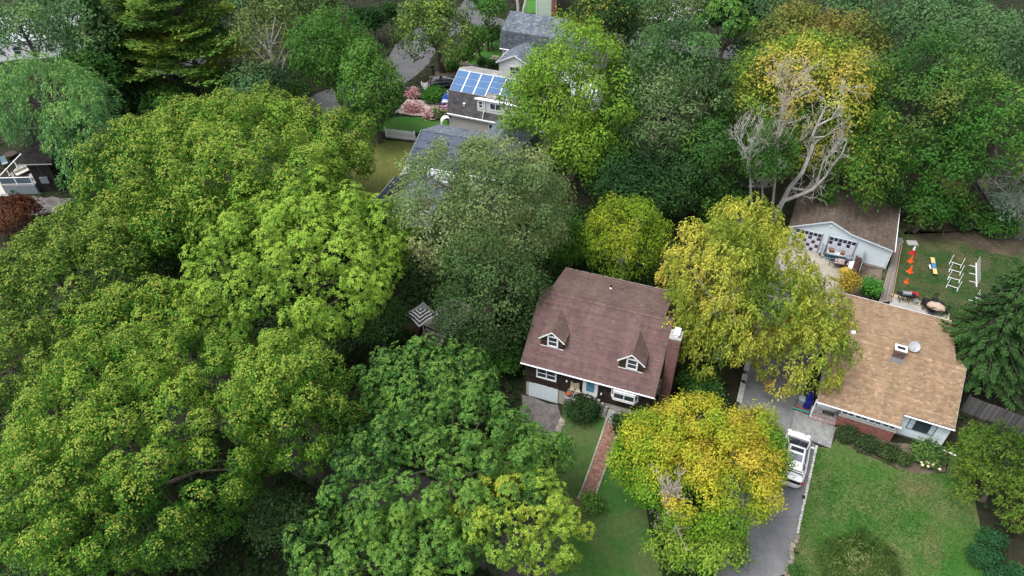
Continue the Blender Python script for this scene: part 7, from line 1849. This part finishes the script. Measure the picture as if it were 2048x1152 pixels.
for lb, l, r, n in (('long row of white weave poles on a base rail', (1300, 385), (1305, 705), 9), ('short row of white weave poles under the spruce boughs', (1300, 835), (1298, 985), 4)):
    a, b = G(*Z_(*l), 0.02), G(*Z_(*r), 0.02); d_ = b - a; L = np.linalg.norm(d_); rz = math.atan2(d_[1], d_[0])
    t = thing('weave_poles', lb, 'weave poles', (a + b) / 2, rz)
    k_ = MB(); k_.box((0, 0, 0.04), (L, 0.09, 0.05)); k_.build('base_rail', WHITE, t)
    for i in range(n):
        x = -L / 2 + L * (i + 0.5) / n
        k_ = MB(); k_.tube([(x, 0, 0.05), (x, 0, 1.0)], 0.02, 6); k_.build('pole', WHITE, t)
    for i in range(max(1, n // 3)):
        x = -L / 2 + L * (i + 0.5) / max(1, n // 3)
        k_ = MB(); k_.tube([(x, 0.04, 0.04), (x, -0.6, 0.04)], 0.025, 6); k_.build('side_foot', WHITE, t)
gr = thing('barbecue_grill', 'barbecue grill with a shiny steel hood on the rear patio', 'grill', G(1806, 602, 0.03), -R_(12))
k_ = MB(); k_.box((0, 0, 0.78), (0.85, 0.5, 0.22)); k_.build('firebox', BLACKM, gr, bevel=0.02)
k_ = MB(); n = 10; pts = [(0.26 * math.cos(math.pi * i / n), 0.26 * math.sin(math.pi * i / n)) for i in range(n + 1)]
k_.add([(-0.36, a, 0.89 + b) for a, b in pts] + [(0.36, a, 0.89 + b) for a, b in pts], [tuple(range(n + 1)), tuple(range(n + 1, 2 * n + 2))[::-1]] + [(i, i + 1, n + 2 + i, n + 1 + i) for i in range(n)]); k_.build('hood', STEEL, gr)
k_ = MB(); k_.tube([(-0.3, -0.3, 1.0), (0.3, -0.3, 1.0)], 0.02, 6); k_.build('handle', BLACKM, gr)
for s_ in (-1, 1):
    k_ = MB(); k_.box((s_ * 0.62, 0, 0.86), (0.36, 0.45, 0.04)); k_.build('side_shelf', BLACKM, gr)
    for y in (-0.2, 0.2):
        k_ = MB(); k_.tube([(s_ * 0.36, y, 0.7), (s_ * 0.42, y * 1.1, 0)], 0.025, 6); k_.build('leg', BLACKM, gr)
sm = thing('covered_cart', 'red covered cart standing beside the grill', 'cart', G(1822, 597, 0.03), -R_(25))
k_ = MB(); k_.box((0, 0, 0.55), (0.85, 0.42, 0.32)); k_.build('body', mat('gloss_red', (0.42, 0.018, 0.03), 0.35, 0.1, 6), sm, bevel=0.06)
for sx in (-0.33, 0.33):
    for sy in (-0.15, 0.15):
        k_ = MB(); k_.tube([(sx, sy, 0.42), (sx, sy, 0)], 0.025, 5); k_.build('leg', BLACKM, sm)
bk = thing('bucket', 'grey tub beside the red cart on the patio', 'bucket', G(1829, 606, 0.03), 0)
k_ = MB(); k_.lathe([(0.2, 0), (0.27, 0.36), (0.25, 0.36), (0.19, 0.04)], (0, 0, 0), 14); k_.build('tub', mat('grey_plastic', (0.30, 0.34, 0.34), 0.6, 0.1, 6), bk)
pt = thing('patio_table', 'dark patio table with a folded beige cover on top', 'table', G(1868, 620, 0.03), -R_(25))
k_ = MB(); k_.box((-0.25, 0, 0.72), (1.7, 1.0, 0.05)); k_.build('tabletop', BLACKM, pt, bevel=0.01)
for sx in (-0.95, 0.45):
    for sy in (-0.4, 0.4):
        k_ = MB(); k_.tube([(sx, sy, 0.7), (sx, sy, 0)], 0.03, 5); k_.build('leg', BLACKM, pt)
cv = thing('furniture_cover', 'beige fabric cover heaped on the dark patio table', 'cover', G(1871, 614, 0.78), -R_(25))
bm = bmesh.new(); bmesh.ops.create_icosphere(bm, subdivisions=3, radius=1)
rc = np.random.default_rng(3); c3 = Noise3(rc, 3.0)
for v in bm.verts:
    k = 1 + 0.16 * float(c3(np.array([list(v.co)]))[0]); v.co = Vector((v.co.x * 0.72 * k, v.co.y * 0.52 * k, max(-0.1, v.co.z) * 0.34 * k + 0.04))
me = bpy.data.meshes.new('cover'); bm.to_mesh(me); bm.free(); me.materials.append(mat('beige_cover', (0.42, 0.32, 0.24), 0.85, 0.12, 8)); link(bpy.data.objects.new('cover', me), cv)
def metal_chair(lb, x, y, rz):
    t = thing('metal_chair', lb, 'chair', G(x, y, 0.03), rz, 'dark metal chairs round the patio table')
    k_ = MB(); k_.box((0, 0, 0.44), (0.5, 0.5, 0.04)); k_.build('seat', BLACKM, t)
    k_ = MB()
    for i in range(6): k_.box((-0.23 + i * 0.092, 0.25, 0.72), (0.022, 0.022, 0.55))
    k_.box((0, 0.25, 1.0), (0.5, 0.03, 0.04)); k_.build('backrest', BLACKM, t)
    for sx in (-0.22, 0.22):
        for sy in (-0.22, 0.22):
            k_ = MB(); k_.tube([(sx, sy, 0.42), (sx, sy, 0)], 0.018, 5); k_.build('leg', BLACKM, t)
for a in (('dark metal chair left of the patio table', 1846, 614, 1.4), ('dark metal chair behind the patio table', 1868, 607, 0.0), ('dark metal chair right of the patio table', 1886, 629, -1.7), ('dark metal chair on the house side of the patio table', 1858, 628, 3.0)): metal_chair(*a)
pv = thing('patio_border', 'row of tan paving slabs edging the rear patio', 'paving', G(1840, 600, 0.02), 0)
for i in range(13):
    t_ = i / 12; x = 1783 + (1892 - 1783) * t_; y = 590 + (625 - 590) * t_
    p = G(x, y, 0.05) - np.array(pv.location); k_ = MB(); k_.box((0, 0, 0), (0.46, 0.46, 0.07), col=vary((0.42, 0.34, 0.23), 0.1)); k_.build('paver', STONE, pv, loc=tuple(p), rz=-R_(25))
for i in range(4):
    p = G(1893 - i * 0.4, 629 + i * 8, 0.05) - np.array(pv.location); k_ = MB(); k_.box((0, 0, 0), (0.46, 0.46, 0.07), col=vary((0.42, 0.36, 0.27), 0.1)); k_.build('paver', STONE, pv, loc=tuple(p), rz=-R_(25))
bw_ = thing('boardwalk', 'weathered plank walk running between the garage and the back lawn', 'boardwalk', G(1780, 545, 0), 0)
A, B_, C_, D_ = [G(x, y, 0.2) for x, y in ((1790, 498), (1803, 482), (1781, 602), (1757, 606))]
A = G(1791, 488, 0.2)
for i in range(7):
    t0, t1 = i / 7 + 0.006, (i + 1) / 7 - 0.006
    for (s0, s1) in ((0, 0.5), (0.503, 1.0)):
        q = lambda t, s: (A * (1 - t) + B_ * t) * (1 - s) + (D_ * (1 - t) + C_ * t) * s
        k_ = MB(); c = vary(((0.17, 0.14, 0.125) if i % 2 else (0.21, 0.175, 0.155)), 0.1); z = random.uniform(0, 0.012)
        k_.slab([q(t0, s1) + np.array([0, 0, z]), q(t1, s1) + np.array([0, 0, z]), q(t1, s0) + np.array([0, 0, z]), q(t0, s0) + np.array([0, 0, z])], (0, 0, 1), 0.05, c)
        k_.v = [tuple(np.array(v) - np.array(bw_.location)) for v in k_.v]
        k_.build('plank', PLANKM, bw_)
k_ = MB(); a, b = B_ + np.array([0.12, 0, -0.12]), C_ + np.array([0.12, 0, -0.12]); d_ = (b - a) / np.linalg.norm(b - a)
k_.box((a + b) / 2 - np.array(bw_.location), (np.linalg.norm(b - a), 0.06, 0.16), axes=(d_, np.cross((0, 0, 1), d_), np.array([0, 0, 1])), col=(0.30, 0.22, 0.14)); k_.build('edge_board', PLANKM, bw_)
for i, (x, y, lb) in enumerate(((1795, 481, 'darker paving slab at the garage side door'), (1824, 487, 'lighter grey paving slab beside the farthest traffic cone'))):
    t = thing('paving_slab', lb, 'paving slab', G(x, y, 0), -R_(8)); k_ = MB(); k_.box((0, 0, 0.06), (1.0, 0.75, 0.12)); k_.build('slab', CONCRETE if i else mat('slab_dark', (0.16, 0.15, 0.15), 0.9, 0.15, 6), t, bevel=0.02)

# ---------------------------------------------------------------- things in front of the garage
wb = thing('work_bench', 'work bench with a pale top in front of the right garage door', 'bench', GT(-4.3, -0.55, 0.02), GR)
k_ = MB(); k_.box((0, 0, 0.82), (2.0, 0.55, 0.05)); k_.build('top', mat('bench_top', (0.46, 0.44, 0.41), 0.7, 0.1, 8), wb)
for sx in (-0.92, 0.92):
    for sy in (-0.22, 0.22):
        k_ = MB(); k_.box((sx, sy, 0.4), (0.07, 0.07, 0.8)); k_.build('leg', BLACKM, wb)
k_ = MB(); k_.box((0, 0, 0.3), (1.8, 0.5, 0.04)); k_.build('shelf', BLACKM, wb)
CARD = mat('cardboard', (0.17, 0.10, 0.06), 0.9, 0.12, 8)
for x, r, s_, lb in ((-4.95, 0.3, 0.42, 'larger brown box on the left end of the work bench'), (-3.95, -0.1, 0.36, 'smaller brown box on the right half of the work bench')):
    t = thing('cardboard_box', lb, 'box', GT(x, -0.5, 0.87), GR + r, 'boxes on the work bench')
    k_ = MB(); k_.box((0, 0, s_ * 0.38), (s_, s_ * 0.8, s_ * 0.75)); k_.build('box', CARD, t)
    for sg in (-1, 1):
        k_ = MB(); k_.box((0, sg * s_ * 0.48, s_ * 0.80), (s_ * 0.98, s_ * 0.3, 0.012), axes=((1, 0, 0), (0, 0.85, -sg * 0.5), (0, sg * 0.5, 0.85))); k_.build('flap', CARD, t)
la, lb_ = G(1652, 511, 0.75), G(1706, 520, 0.75); d_ = lb_ - la; L = np.linalg.norm(d_); rz = math.atan2(d_[1], d_[0])
ld = thing('ladder', 'blue ladder lying on its side in front of the work bench', 'ladder', (la + lb_) / 2 - np.array([0, 0, 0.5]), rz)
LBL = mat('ladder_blue', (0.12, 0.26, 0.34), 0.5, 0.1, 6)
for z, y in ((0.25, 0.0), (0.62, 0.12)):
    k_ = MB(); k_.box((0, y, z), (L, 0.09, 0.035)); k_.build('rail', LBL, ld)
for i in range(9):
    x = -L / 2 + L * (i + 0.5) / 9; k_ = MB(); k_.tube([(x, 0, 0.26), (x, 0.12, 0.61)], 0.02, 5); k_.build('rung', LBL, ld)
ht = thing('hand_truck', 'dark hand truck leaning left of the work bench', 'hand truck', G(1644, 512, 0.02), GR + 0.2)
k_ = MB()
for s_ in (-0.2, 0.2): k_.tube([(s_, 0, 0.1), (s_, 0.35, 1.3)], 0.025, 6)
for t_ in (0.2, 0.5, 0.8): k_.tube([(-0.2, 0.35 * t_, 0.1 + 1.2 * t_), (0.2, 0.35 * t_, 0.1 + 1.2 * t_)], 0.02, 5)
k_.build('frame', BLACKM, ht)
k_ = MB(); k_.box((0, -0.16, 0.05), (0.45, 0.34, 0.02)); k_.build('toe_plate', STEEL, ht)
for s_ in (-0.27, 0.27):
    k_ = MB(); n = 12; ring = [(0.14 * math.cos(2 * math.pi * i / n), 0.14 * math.sin(2 * math.pi * i / n)) for i in range(n)]
    k_.add([(s_ - 0.035, 0.05 + a, 0.14 + b) for a, b in ring] + [(s_ + 0.035, 0.05 + a, 0.14 + b) for a, b in ring], [tuple(range(n)), tuple(range(n, 2 * n))[::-1]] + [(i, (i + 1) % n, n + (i + 1) % n, n + i) for i in range(n)]); k_.build('wheel', TYRE, ht)
mbn = thing('metal_bin', 'grey metal bin with a bright lid at the right garage door', 'bin', GT(-3.35, -0.62, 0.02), GR)
k_ = MB(); k_.lathe([(0.25, 0), (0.31, 0.78), (0.30, 0.78)], (0, 0, 0), 14); k_.build('bin', mat('zinc', (0.22, 0.24, 0.26), 0.5, 0.15, 6, metal=0.5), mbn)
k_ = MB(); k_.lathe([(0.34, 0.78), (0.34, 0.84), (0.1, 0.9)], (0, 0, 0), 14); k_.build('lid', STEEL, mbn)
tb = thing('folding_table', 'square brown and white folding table among the junk', 'table', G(1675, 534, 0.02), GR + 0.05)
k_ = MB(); k_.box((0, 0, 0.72), (0.85, 0.85, 0.04)); k_.build('top', mat('worn_top', (0.42, 0.37, 0.35), 0.6, 0.2, 5, col2=(0.17, 0.10, 0.085), big=3.0), tb)
for sx in (-0.36, 0.36):
    for sy in (-0.36, 0.36):
        k_ = MB(); k_.tube([(sx, sy, 0.7), (sx * 1.1, sy * 1.1, 0)], 0.02, 5); k_.build('leg', BLACKM, tb)
bc = thing('lawn_cart', 'dark wire cart left of the square folding table', 'cart', G(1664, 531, 0.02), GR)
k_ = MB()
for i in range(6): k_.box((-0.3 + i * 0.12, 0, 0.4), (0.02, 0.5, 0.02)); k_.box((-0.3 + i * 0.12, -0.25, 0.6), (0.02, 0.02, 0.4)); k_.box((-0.3 + i * 0.12, 0.25, 0.6), (0.02, 0.02, 0.4))
k_.box((0, 0.25, 0.8), (0.66, 0.03, 0.03)); k_.box((0, -0.25, 0.8), (0.66, 0.03, 0.03)); k_.build('basket', BLACKM, bc)
for sx in (-0.28, 0.28):
    for sy in (-0.22, 0.22):
        k_ = MB(); k_.tube([(sx, sy, 0.4), (sx, sy, 0)], 0.025, 5); k_.build('leg', BLACKM, bc)
def heap(name, lb, cat, p, sx, sy, sz, M_, seed):
    t = thing(name, lb, cat, p, GR)
    bm = bmesh.new(); bmesh.ops.create_icosphere(bm, subdivisions=3, radius=1); c3 = Noise3(np.random.default_rng(seed), 2.6)
    for v in bm.verts:
        k = 1 + 0.22 * float(c3(np.array([list(v.co)]))[0]); v.co = Vector((v.co.x * sx * k, v.co.y * sy * k, max(0, v.co.z) * sz * k))
    me = bpy.data.meshes.new('sheet'); bm.to_mesh(me); bm.free(); me.materials.append(M_); link(bpy.data.objects.new('sheet', me), t)
    return t
heap('tarpaulin', 'crumpled white tarpaulin over junk beside the dark fence panel', 'tarpaulin', G(1700, 538, 0.02), 0.5, 0.75, 0.8, mat('tarp_white', (0.62, 0.64, 0.66), 0.45, 0.12, 5), 5)
heap('yellow_tarp', 'dull yellow tarpaulin at the near end of the junk heap', 'tarpaulin', G(1690, 546, 0.02), 0.55, 0.5, 0.7, mat('tarp_yellow', (0.34, 0.25, 0.05), 0.7, 0.15, 5), 6)
cr = thing('wooden_crate', 'dark brown wooden crate behind the yellow tarpaulin', 'crate', G(1686, 537, 0.02), GR)
for i in range(5):
    for sg in (-1, 1):
        k_ = MB(); k_.box((0, sg * 0.28, 0.08 + i * 0.15), (0.55, 0.025, 0.13), col=vary((0.075, 0.035, 0.03), 0.2)); k_.build('slat', PLANKM, cr)
        k_ = MB(); k_.box((sg * 0.28, 0, 0.08 + i * 0.15), (0.025, 0.53, 0.13), col=vary((0.075, 0.035, 0.03), 0.2)); k_.build('slat', PLANKM, cr)
a, b = G(1703, 568, 0.02), G(1717, 524, 0.02); d_ = b - a; L = np.linalg.norm(d_); rz = math.atan2(d_[1], d_[0])
ps = thing('plank_pile', 'long dark planks stacked along the fence beside the tarpaulin', 'planks', (a + b) / 2 - np.array([0.25, 0, 0]), rz)
for i in range(18):
    k_ = MB(); k_.box((random.uniform(-0.3, 0.3), -0.25 + 0.17 * (i % 3), 0.1 + 0.13 * (i // 3)), (L * random.uniform(0.7, 0.9), 0.15, 0.11), rz=random.uniform(-0.04, 0.04), col=vary((0.06, 0.035, 0.03), 0.3)); k_.build('plank', PLANKM, ps)
fp_ = thing('fence_panel', 'dark fence panel with a pale top edge between the junk and the dirt patch', 'fence', (a + b) / 2 + np.array([0.25, 0, 0]), rz)
for i in range(18):
    k_ = MB(); k_.box((-L / 2 + L * (i + 0.5) / 18, 0, 0.75), (L / 18 - 0.012, 0.03, 1.5), col=vary((0.045, 0.032, 0.03), 0.25)); k_.build('board', PLANKM, fp_)
k_ = MB(); k_.box((0, 0, 1.53), (L, 0.05, 0.05)); k_.build('cap_rail', mat('cap_grey', (0.26, 0.25, 0.24), 0.9, 0.15, 6), fp_)

# ---------------------------------------------------------------- fences and smaller street furniture
def picket_fence(name, lb, a, b, h, n, M_, cols, thick=0.03, gapf=0.1, rails=(0.35, 1.2), tilt=0.0, pointed=False):
    d_ = b - a; L = np.linalg.norm(d_); rz = math.atan2(d_[1], d_[0])
    t = thing(name, lb, 'fence', (a + b) / 2, rz)
    rn = random.Random(len(lb))
    for i in range(n):
        k_ = MB(); w = L / n * (1 - gapf); hh = h * rn.uniform(0.97, 1.02)
        k_.box((-L / 2 + L * (i + 0.5) / n, rn.uniform(-0.006, 0.006), hh / 2 + 0.03), (w, thick, hh), rz=0, col=vary(rn.choice(cols), 0.18, rn)); k_.build('picket', M_, t)
    for z in rails:
        k_ = MB(); k_.box((0, thick * 1.6, z), (L, 0.045, 0.09), col=cols[0]); k_.build('rail', M_, t)
    for i in range(max(2, int(L / 2.4) + 1)):
        k_ = MB(); k_.box((-L / 2 + L * i / max(1, int(L / 2.4)), thick * 1.6 + 0.07, h / 2 + 0.05), (0.1, 0.1, h + 0.1), col=cols[0]); k_.build('post', M_, t)
    return t
GREYW = [(0.105, 0.10, 0.098), (0.085, 0.08, 0.08), (0.13, 0.125, 0.12)]
picket_fence('board_fence', 'weathered grey board fence below the spruce at the right', G(1921, 822, 0), G(2068, 880, 0), 1.75, 44, PLANKM, GREYW)
picket_fence('board_fence', 'long grey board fence at the back of the back lawn', G(1925, 452, 0), G(2120, 500, 0), 1.7, 70, PLANKM, GREYW)
picket_fence('white_fence', 'white picket fence between the bright lawn and the olive yard', G(772, 275, 0), G(830, 282, 0), 1.25, 30, WHITE, [(0.8, 0.8, 0.8)], gapf=0.45, rails=(0.3, 1.0))
picket_fence('white_fence', 'low white fence beside the black car', G(843, 172, 0), G(902, 180, 0), 0.5, 30, WHITE, [(0.7, 0.7, 0.7)], gapf=0.35, rails=(0.15, 0.4))
sh = thing('animal_pen', 'grey weathered timber pen with rails half hidden at the right edge', 'pen', G(1992, 472, 0), -R_(8))
OLDT = mat('old_timber', (0.17, 0.165, 0.15), 0.9, 0.2, 6)
for i in range(30):
    q_ = MB(); q_.box((0, 0.1 + i * 0.26, 0.85), (0.05, 0.24, 1.7), col=vary((0.085, 0.08, 0.075), 0.2)); q_.build('board', PLANKM, sh)
for i in range(16):
    q_ = MB(); q_.box((0.13 + i * 0.26, 0, 0.7), (0.24, 0.05, 1.4), col=vary((0.12, 0.12, 0.115), 0.2)); q_.build('board', PLANKM, sh)
q_ = MB(); q_.prism([(-0.1, -0.1), (6, -0.1), (6, 8.1), (-0.1, 8.1)], 0.0, 0.06); q_.build('floor', mat('pen_floor', (0.105, 0.125, 0.11), 0.95, 0.3, 3, col2=(0.05, 0.065, 0.05), big=0.9), sh)
for x, y in ((-0.1, 0), (-0.1, 2.7), (-0.1, 5.4), (-0.1, 8.0), (2.2, 8.0), (4.4, 8.0)):
    q_ = MB(); q_.box((x, y, 1.1), (0.12, 0.12, 2.2)); q_.build('post', OLDT, sh)
for z in (1.2, 2.1):
    q_ = MB(); q_.box((2.2, 8.0, z), (4.6, 0.08, 0.1)); q_.build('rail', OLDT, sh)
    q_ = MB(); q_.box((-0.1, 4.0, z + 0.02), (0.08, 8.0, 0.1)); q_.build('rail', OLDT, sh)
for i in range(12):
    q_ = MB(); q_.box((0.4 + i * 0.4, 8.0, 0.6), (0.04, 0.04, 1.2)); q_.build('picket', OLDT, sh)
# drums, can and green pipe by the tan-roofed house
dr_ = thing('blue_drum', 'blue plastic drum at the left corner of the tan roofed house', 'drum', T(-9.38, -0.02, 0.02), 0)
PBLUE = mat('drum_blue', (0.012, 0.022, 0.21), 0.4, 0.1, 6)
k_ = MB(); k_.lathe([(0.27, 0), (0.30, 0.1), (0.30, 0.86), (0.27, 0.92), (0.25, 0.92), (0.25, 0.8)], (0, 0, 0), 18); k_.build('body', PBLUE, dr_)
k_ = MB(); k_.lathe([(0.305, 0.3), (0.315, 0.33), (0.305, 0.36)], (0, 0, 0), 18); k_.lathe([(0.305, 0.6), (0.315, 0.63), (0.305, 0.66)], (0, 0, 0), 18); k_.build('hoop', PBLUE, dr_)
dr2 = thing('blue_drum', 'second blue drum behind the first, half under the birch', 'drum', T(-9.42, 0.62, 0.02), 0); 
for ch_ in dr_.children: c_ = ch_.copy(); COL.objects.link(c_); c_.parent = dr2
cn_ = thing('trash_can', 'pale grey trash can with a lid beside the blue drum', 'trash can', T(-9.86, 0.0, 0.02), 0)
k_ = MB(); k_.lathe([(0.23, 0), (0.29, 0.74)], (0, 0, 0), 16); k_.build('bin', mat('can_grey', (0.24, 0.28, 0.32), 0.5, 0.1, 6), cn_)
k_ = MB(); k_.lathe([(0.32, 0.74), (0.32, 0.79), (0.12, 0.86)], (0, 0, 0), 16); k_.build('lid', mat('can_lid', (0.30, 0.35, 0.40), 0.45, 0.1, 6), cn_)
gp_ = thing('green_barrier', 'teal green pipe barrier across the entry beside the drums', 'barrier', T(-9.75, -0.76, 0.02), TR_)
k_ = MB(); k_.tube([(-0.62, 0, 0.28), (0.6, 0, 0.28)], 0.06, 8); k_.build('pipe', mat('teal_pipe', (0.015, 0.30, 0.24), 0.45, 0.1, 6), gp_)
for s_ in (-0.6, 0.58):
    k_ = MB(); k_.tube([(s_, 0, 0), (s_, 0, 0.3)], 0.04, 6); k_.build('post', mat('teal_pipe'), gp_)
bs = thing('brick_strip', 'small red brick apron beside the blue drum', 'paving', T(-9.75, -0.45, 0.02), TR_)
k_ = MB(); rn = random.Random(1)
for i in range(6):
    for j in range(7): k_.box((-0.5 + i * 0.2 + (0.1 if j % 2 else 0), -0.25 + j * 0.1, 0.03), (0.185, 0.088, 0.06), col=vary(rn.choice(REDB), 0.15, rn))
k_.build('bricks', BRICKM, bs, kind='stuff')
sp_ = thing('downspout_extension', 'white downspout extension lying on the grass at the house corner', 'downspout', T(0.35, -0.15, 0.04), TR_ - 0.2)
k_ = MB(); k_.box((0.3, 0, 0.05), (0.9, 0.1, 0.08)); k_.build('pipe', WHITE, sp_)
# striped umbrella and deck
up_ = G(846, 652, 1.2)
ub = thing('striped_umbrella', 'square black and white striped garden umbrella under the trees', 'umbrella', (up_[0], up_[1], 0.5), R_(-2))
k_ = MB(); k_.tube([(0, 0, 0), (0, 0, 2.75)], 0.03, 6); k_.build('pole', WHITE, ub)
NAVYC = mat('canopy_navy', (0.015, 0.014, 0.03), 0.85, 0.1, 10); WHC = mat('canopy_white', (0.70, 0.68, 0.70), 0.85, 0.05, 10)
cor = [np.array(c_) for c_ in ((1.5, 0.0), (0.0, 1.55), (-1.5, 0.0), (0.0, -1.55))]
ns = 9
for s_ in range(4):
    a, b = cor[s_], cor[(s_ + 1) % 4]
    for i in range(ns):
        f0, f1 = i / ns, (i + 1) / ns
        zz = lambda f: 2.72 - 0.62 * f ** 1.35
        sag = lambda f: 0.10 * f
        m0, m1 = (a + b) / 2 * f0, (a + b) / 2 * f1
        k_ = MB()
        m0i, m1i = m0 * (1 - 0.10 * f0), m1 * (1 - 0.10 * f1)
        k_.add([(*(a * f0), zz(f0)), (*(a * f1), zz(f1)), (*m1i, zz(f1) + 0.02), (*m0i, zz(f0) + 0.02), (*(b * f1), zz(f1)), (*(b * f0), zz(f0))], [(0, 1, 2, 3), (3, 2, 4, 5)])
        k_.build('canopy_stripe', NAVYC if i % 2 == 1 else WHC, ub)
dp = thing('garden_deck', 'pale plank deck with steps half hidden by the dark tree beside the umbrella', 'deck', G(892, 648, 0), R_(-32))
for i in range(16):
    k_ = MB(); k_.box((-1.4 + i * 0.2, 0.6, 0.5), (0.185, 4.2, 0.05), col=vary((0.36, 0.33, 0.285), 0.1)); k_.build('plank', PLANKM, dp)
for i in range(3):
    k_ = MB(); k_.box((0.1, -1.7 - i * 0.34, 0.36 - i * 0.15), (2.2, 0.33, 0.05), col=vary((0.34, 0.31, 0.27), 0.1)); k_.build('tread', PLANKM, dp)
k_ = MB(); k_.box((0.1, 0.6, 0.24), (2.9, 4.0, 0.46), col=(0.1, 0.07, 0.05)); k_.build('base', PLANKM, dp)
cb_ = thing('wooden_planter', 'reddish brown plank bin left of the striped umbrella', 'planter', G(826, 662, 0), R_(-20))
for i in range(7):
    k_ = MB(); k_.box((-0.6 + i * 0.2, 0, 0.25), (0.18, 0.9, 0.5), col=vary((0.07, 0.04, 0.032), 0.2)); k_.build('board', PLANKM, cb_)
# arbour, mailboxes, timbers, steps
ar = thing('garden_arbour', 'white arched garden arbour at the corner of the solar house', 'arbour', G(893, 258, 0), R_(20))
k_ = MB(); 
for y in (-0.35, 0.35):
    pts = [(0.58 * math.cos(w), y, 1.1 + 0.58 * math.sin(w)) for w in np.linspace(math.pi, 0, 13)]
    k_.tube([(-0.58, y, 0)] + pts + [(0.58, y, 0)], 0.035, 6)
k_.build('frame', WHITE, ar)
for i, w in enumerate(np.linspace(math.pi * 0.98, 0.02, 11)):
    k_ = MB(); k_.box((0.58 * math.cos(w), 0, 1.1 + 0.58 * math.sin(w)), (0.05, 0.72, 0.13), axes=((math.cos(w), 0, math.sin(w)), (0, 1, 0), (-math.sin(w), 0, math.cos(w)))); k_.build('slat', WHITE, ar)
for z in (0.25, 0.5, 0.8):
    for sg in (-1, 1):
        k_ = MB(); k_.box((sg * 0.58, 0, z), (0.04, 0.72, 0.1)); k_.build('slat', WHITE, ar)
for x, y, lb, M_ in ((867, 149, 'black mailbox on a post beside the road under the street tree', BLACKM), (821, 193, 'white mailbox post at the pink flowering bush', WHITE)):
    t = thing('mailbox', lb, 'mailbox', G(x, y, 0), 0.5)
    k_ = MB(); k_.box((0, 0, 0.55), (0.14, 0.14, 1.1)); k_.build('post', M_, t)
    k_ = MB(); k_.box((-0.15, 0, 1.2), (0.6, 0.26, 0.28)); k_.build('box', M_ if M_ is BLACKM else mat('mail_dark', (0.08, 0.09, 0.1), 0.6), t, bevel=0.04)
tm_ = thing('terrace_timber', 'long pale timber beam edging the terraced bank', 'timber', G(920, 114, 0.2), 0)
for (xa, ya, xb, yb, w) in ((893, 141, 920, 114, 0.3), (920.2, 113.8, 945, 89, 0.3)):
    a, b = G(xa, ya, 0.25), G(xb, yb, 0.25); d_ = (b - a) / np.linalg.norm(b - a)
    k_ = MB(); k_.box((a + b) / 2 - np.array(tm_.location), (np.linalg.norm(b - a), w, 0.28), axes=(d_, np.cross((0, 0, 1), d_), np.array([0, 0, 1.0])), col=(0.40, 0.30, 0.19)); k_.build('beam', PLANKM, tm_)
ed_ = thing('lawn_edging', 'thin pale edging along the hillside lawn', 'edging', G(950, 110, 0.05), 0)
for (xa, ya, xb, yb) in ((931, 128, 953, 105), (953, 105, 976, 83)):
    a, b = G(xa, ya, 0.08), G(xb, yb, 0.08); d_ = (b - a) / np.linalg.norm(b - a)
    k_ = MB(); k_.box((a + b) / 2 - np.array(ed_.location), (np.linalg.norm(b - a), 0.18, 0.16), axes=(d_, np.cross((0, 0, 1), d_), np.array([0, 0, 1.0])), col=(0.34, 0.29, 0.22)); k_.build('edging_block', PLANKM, ed_)
rw_ = thing('retaining_wall', 'low grey stone retaining wall behind the black car', 'wall', G(880, 157, 0), 0)
for i in range(16):
    a = G(862 + i * 3.4, 157 - 0.1 * i, 0); rock(rw_, a - np.array(rw_.location) + np.array([0, 0, 0.2]), 0.26, vary((0.16, 0.14, 0.125), 0.2), flat=0.9, seed=300 + i)
rw2 = thing('retaining_wall', 'grey stone wall holding up the hillside lawn', 'wall', G(950, 136, 0), 0)
for i in range(15):
    a = G(933 + i * 2.6, 133 + 0.25 * i, 0); rock(rw2, a - np.array(rw2.location) + np.array([0, 0, 0.25]), 0.27, vary((0.17, 0.16, 0.15), 0.2), flat=0.9, seed=330 + i)
ls = thing('log_steps', 'pale timber steps between the little cone cypresses', 'steps', G(975, 132, 0), -R_(24))
for i in range(5):
    k_ = MB(); k_.box((0, i * 0.7, 0.08 + i * 0.05), (1.1, 0.5, 0.12), col=vary((0.42, 0.35, 0.25), 0.1)); k_.build('tread', PLANKM, ls)
gv = thing('porch_railing', 'white railing glimpsed under the bright green tree', 'railing', G(1160, 180, 0), -R_(24))
k_ = MB(); k_.box((0, 0, 1.0), (2.4, 0.08, 0.08)); k_.build('rail', WHITE, gv)
for i in range(7):
    k_ = MB(); k_.box((-1.15 + i * 0.38, 0, 0.5), (0.05, 0.05, 1.0)); k_.build('baluster', WHITE, gv)
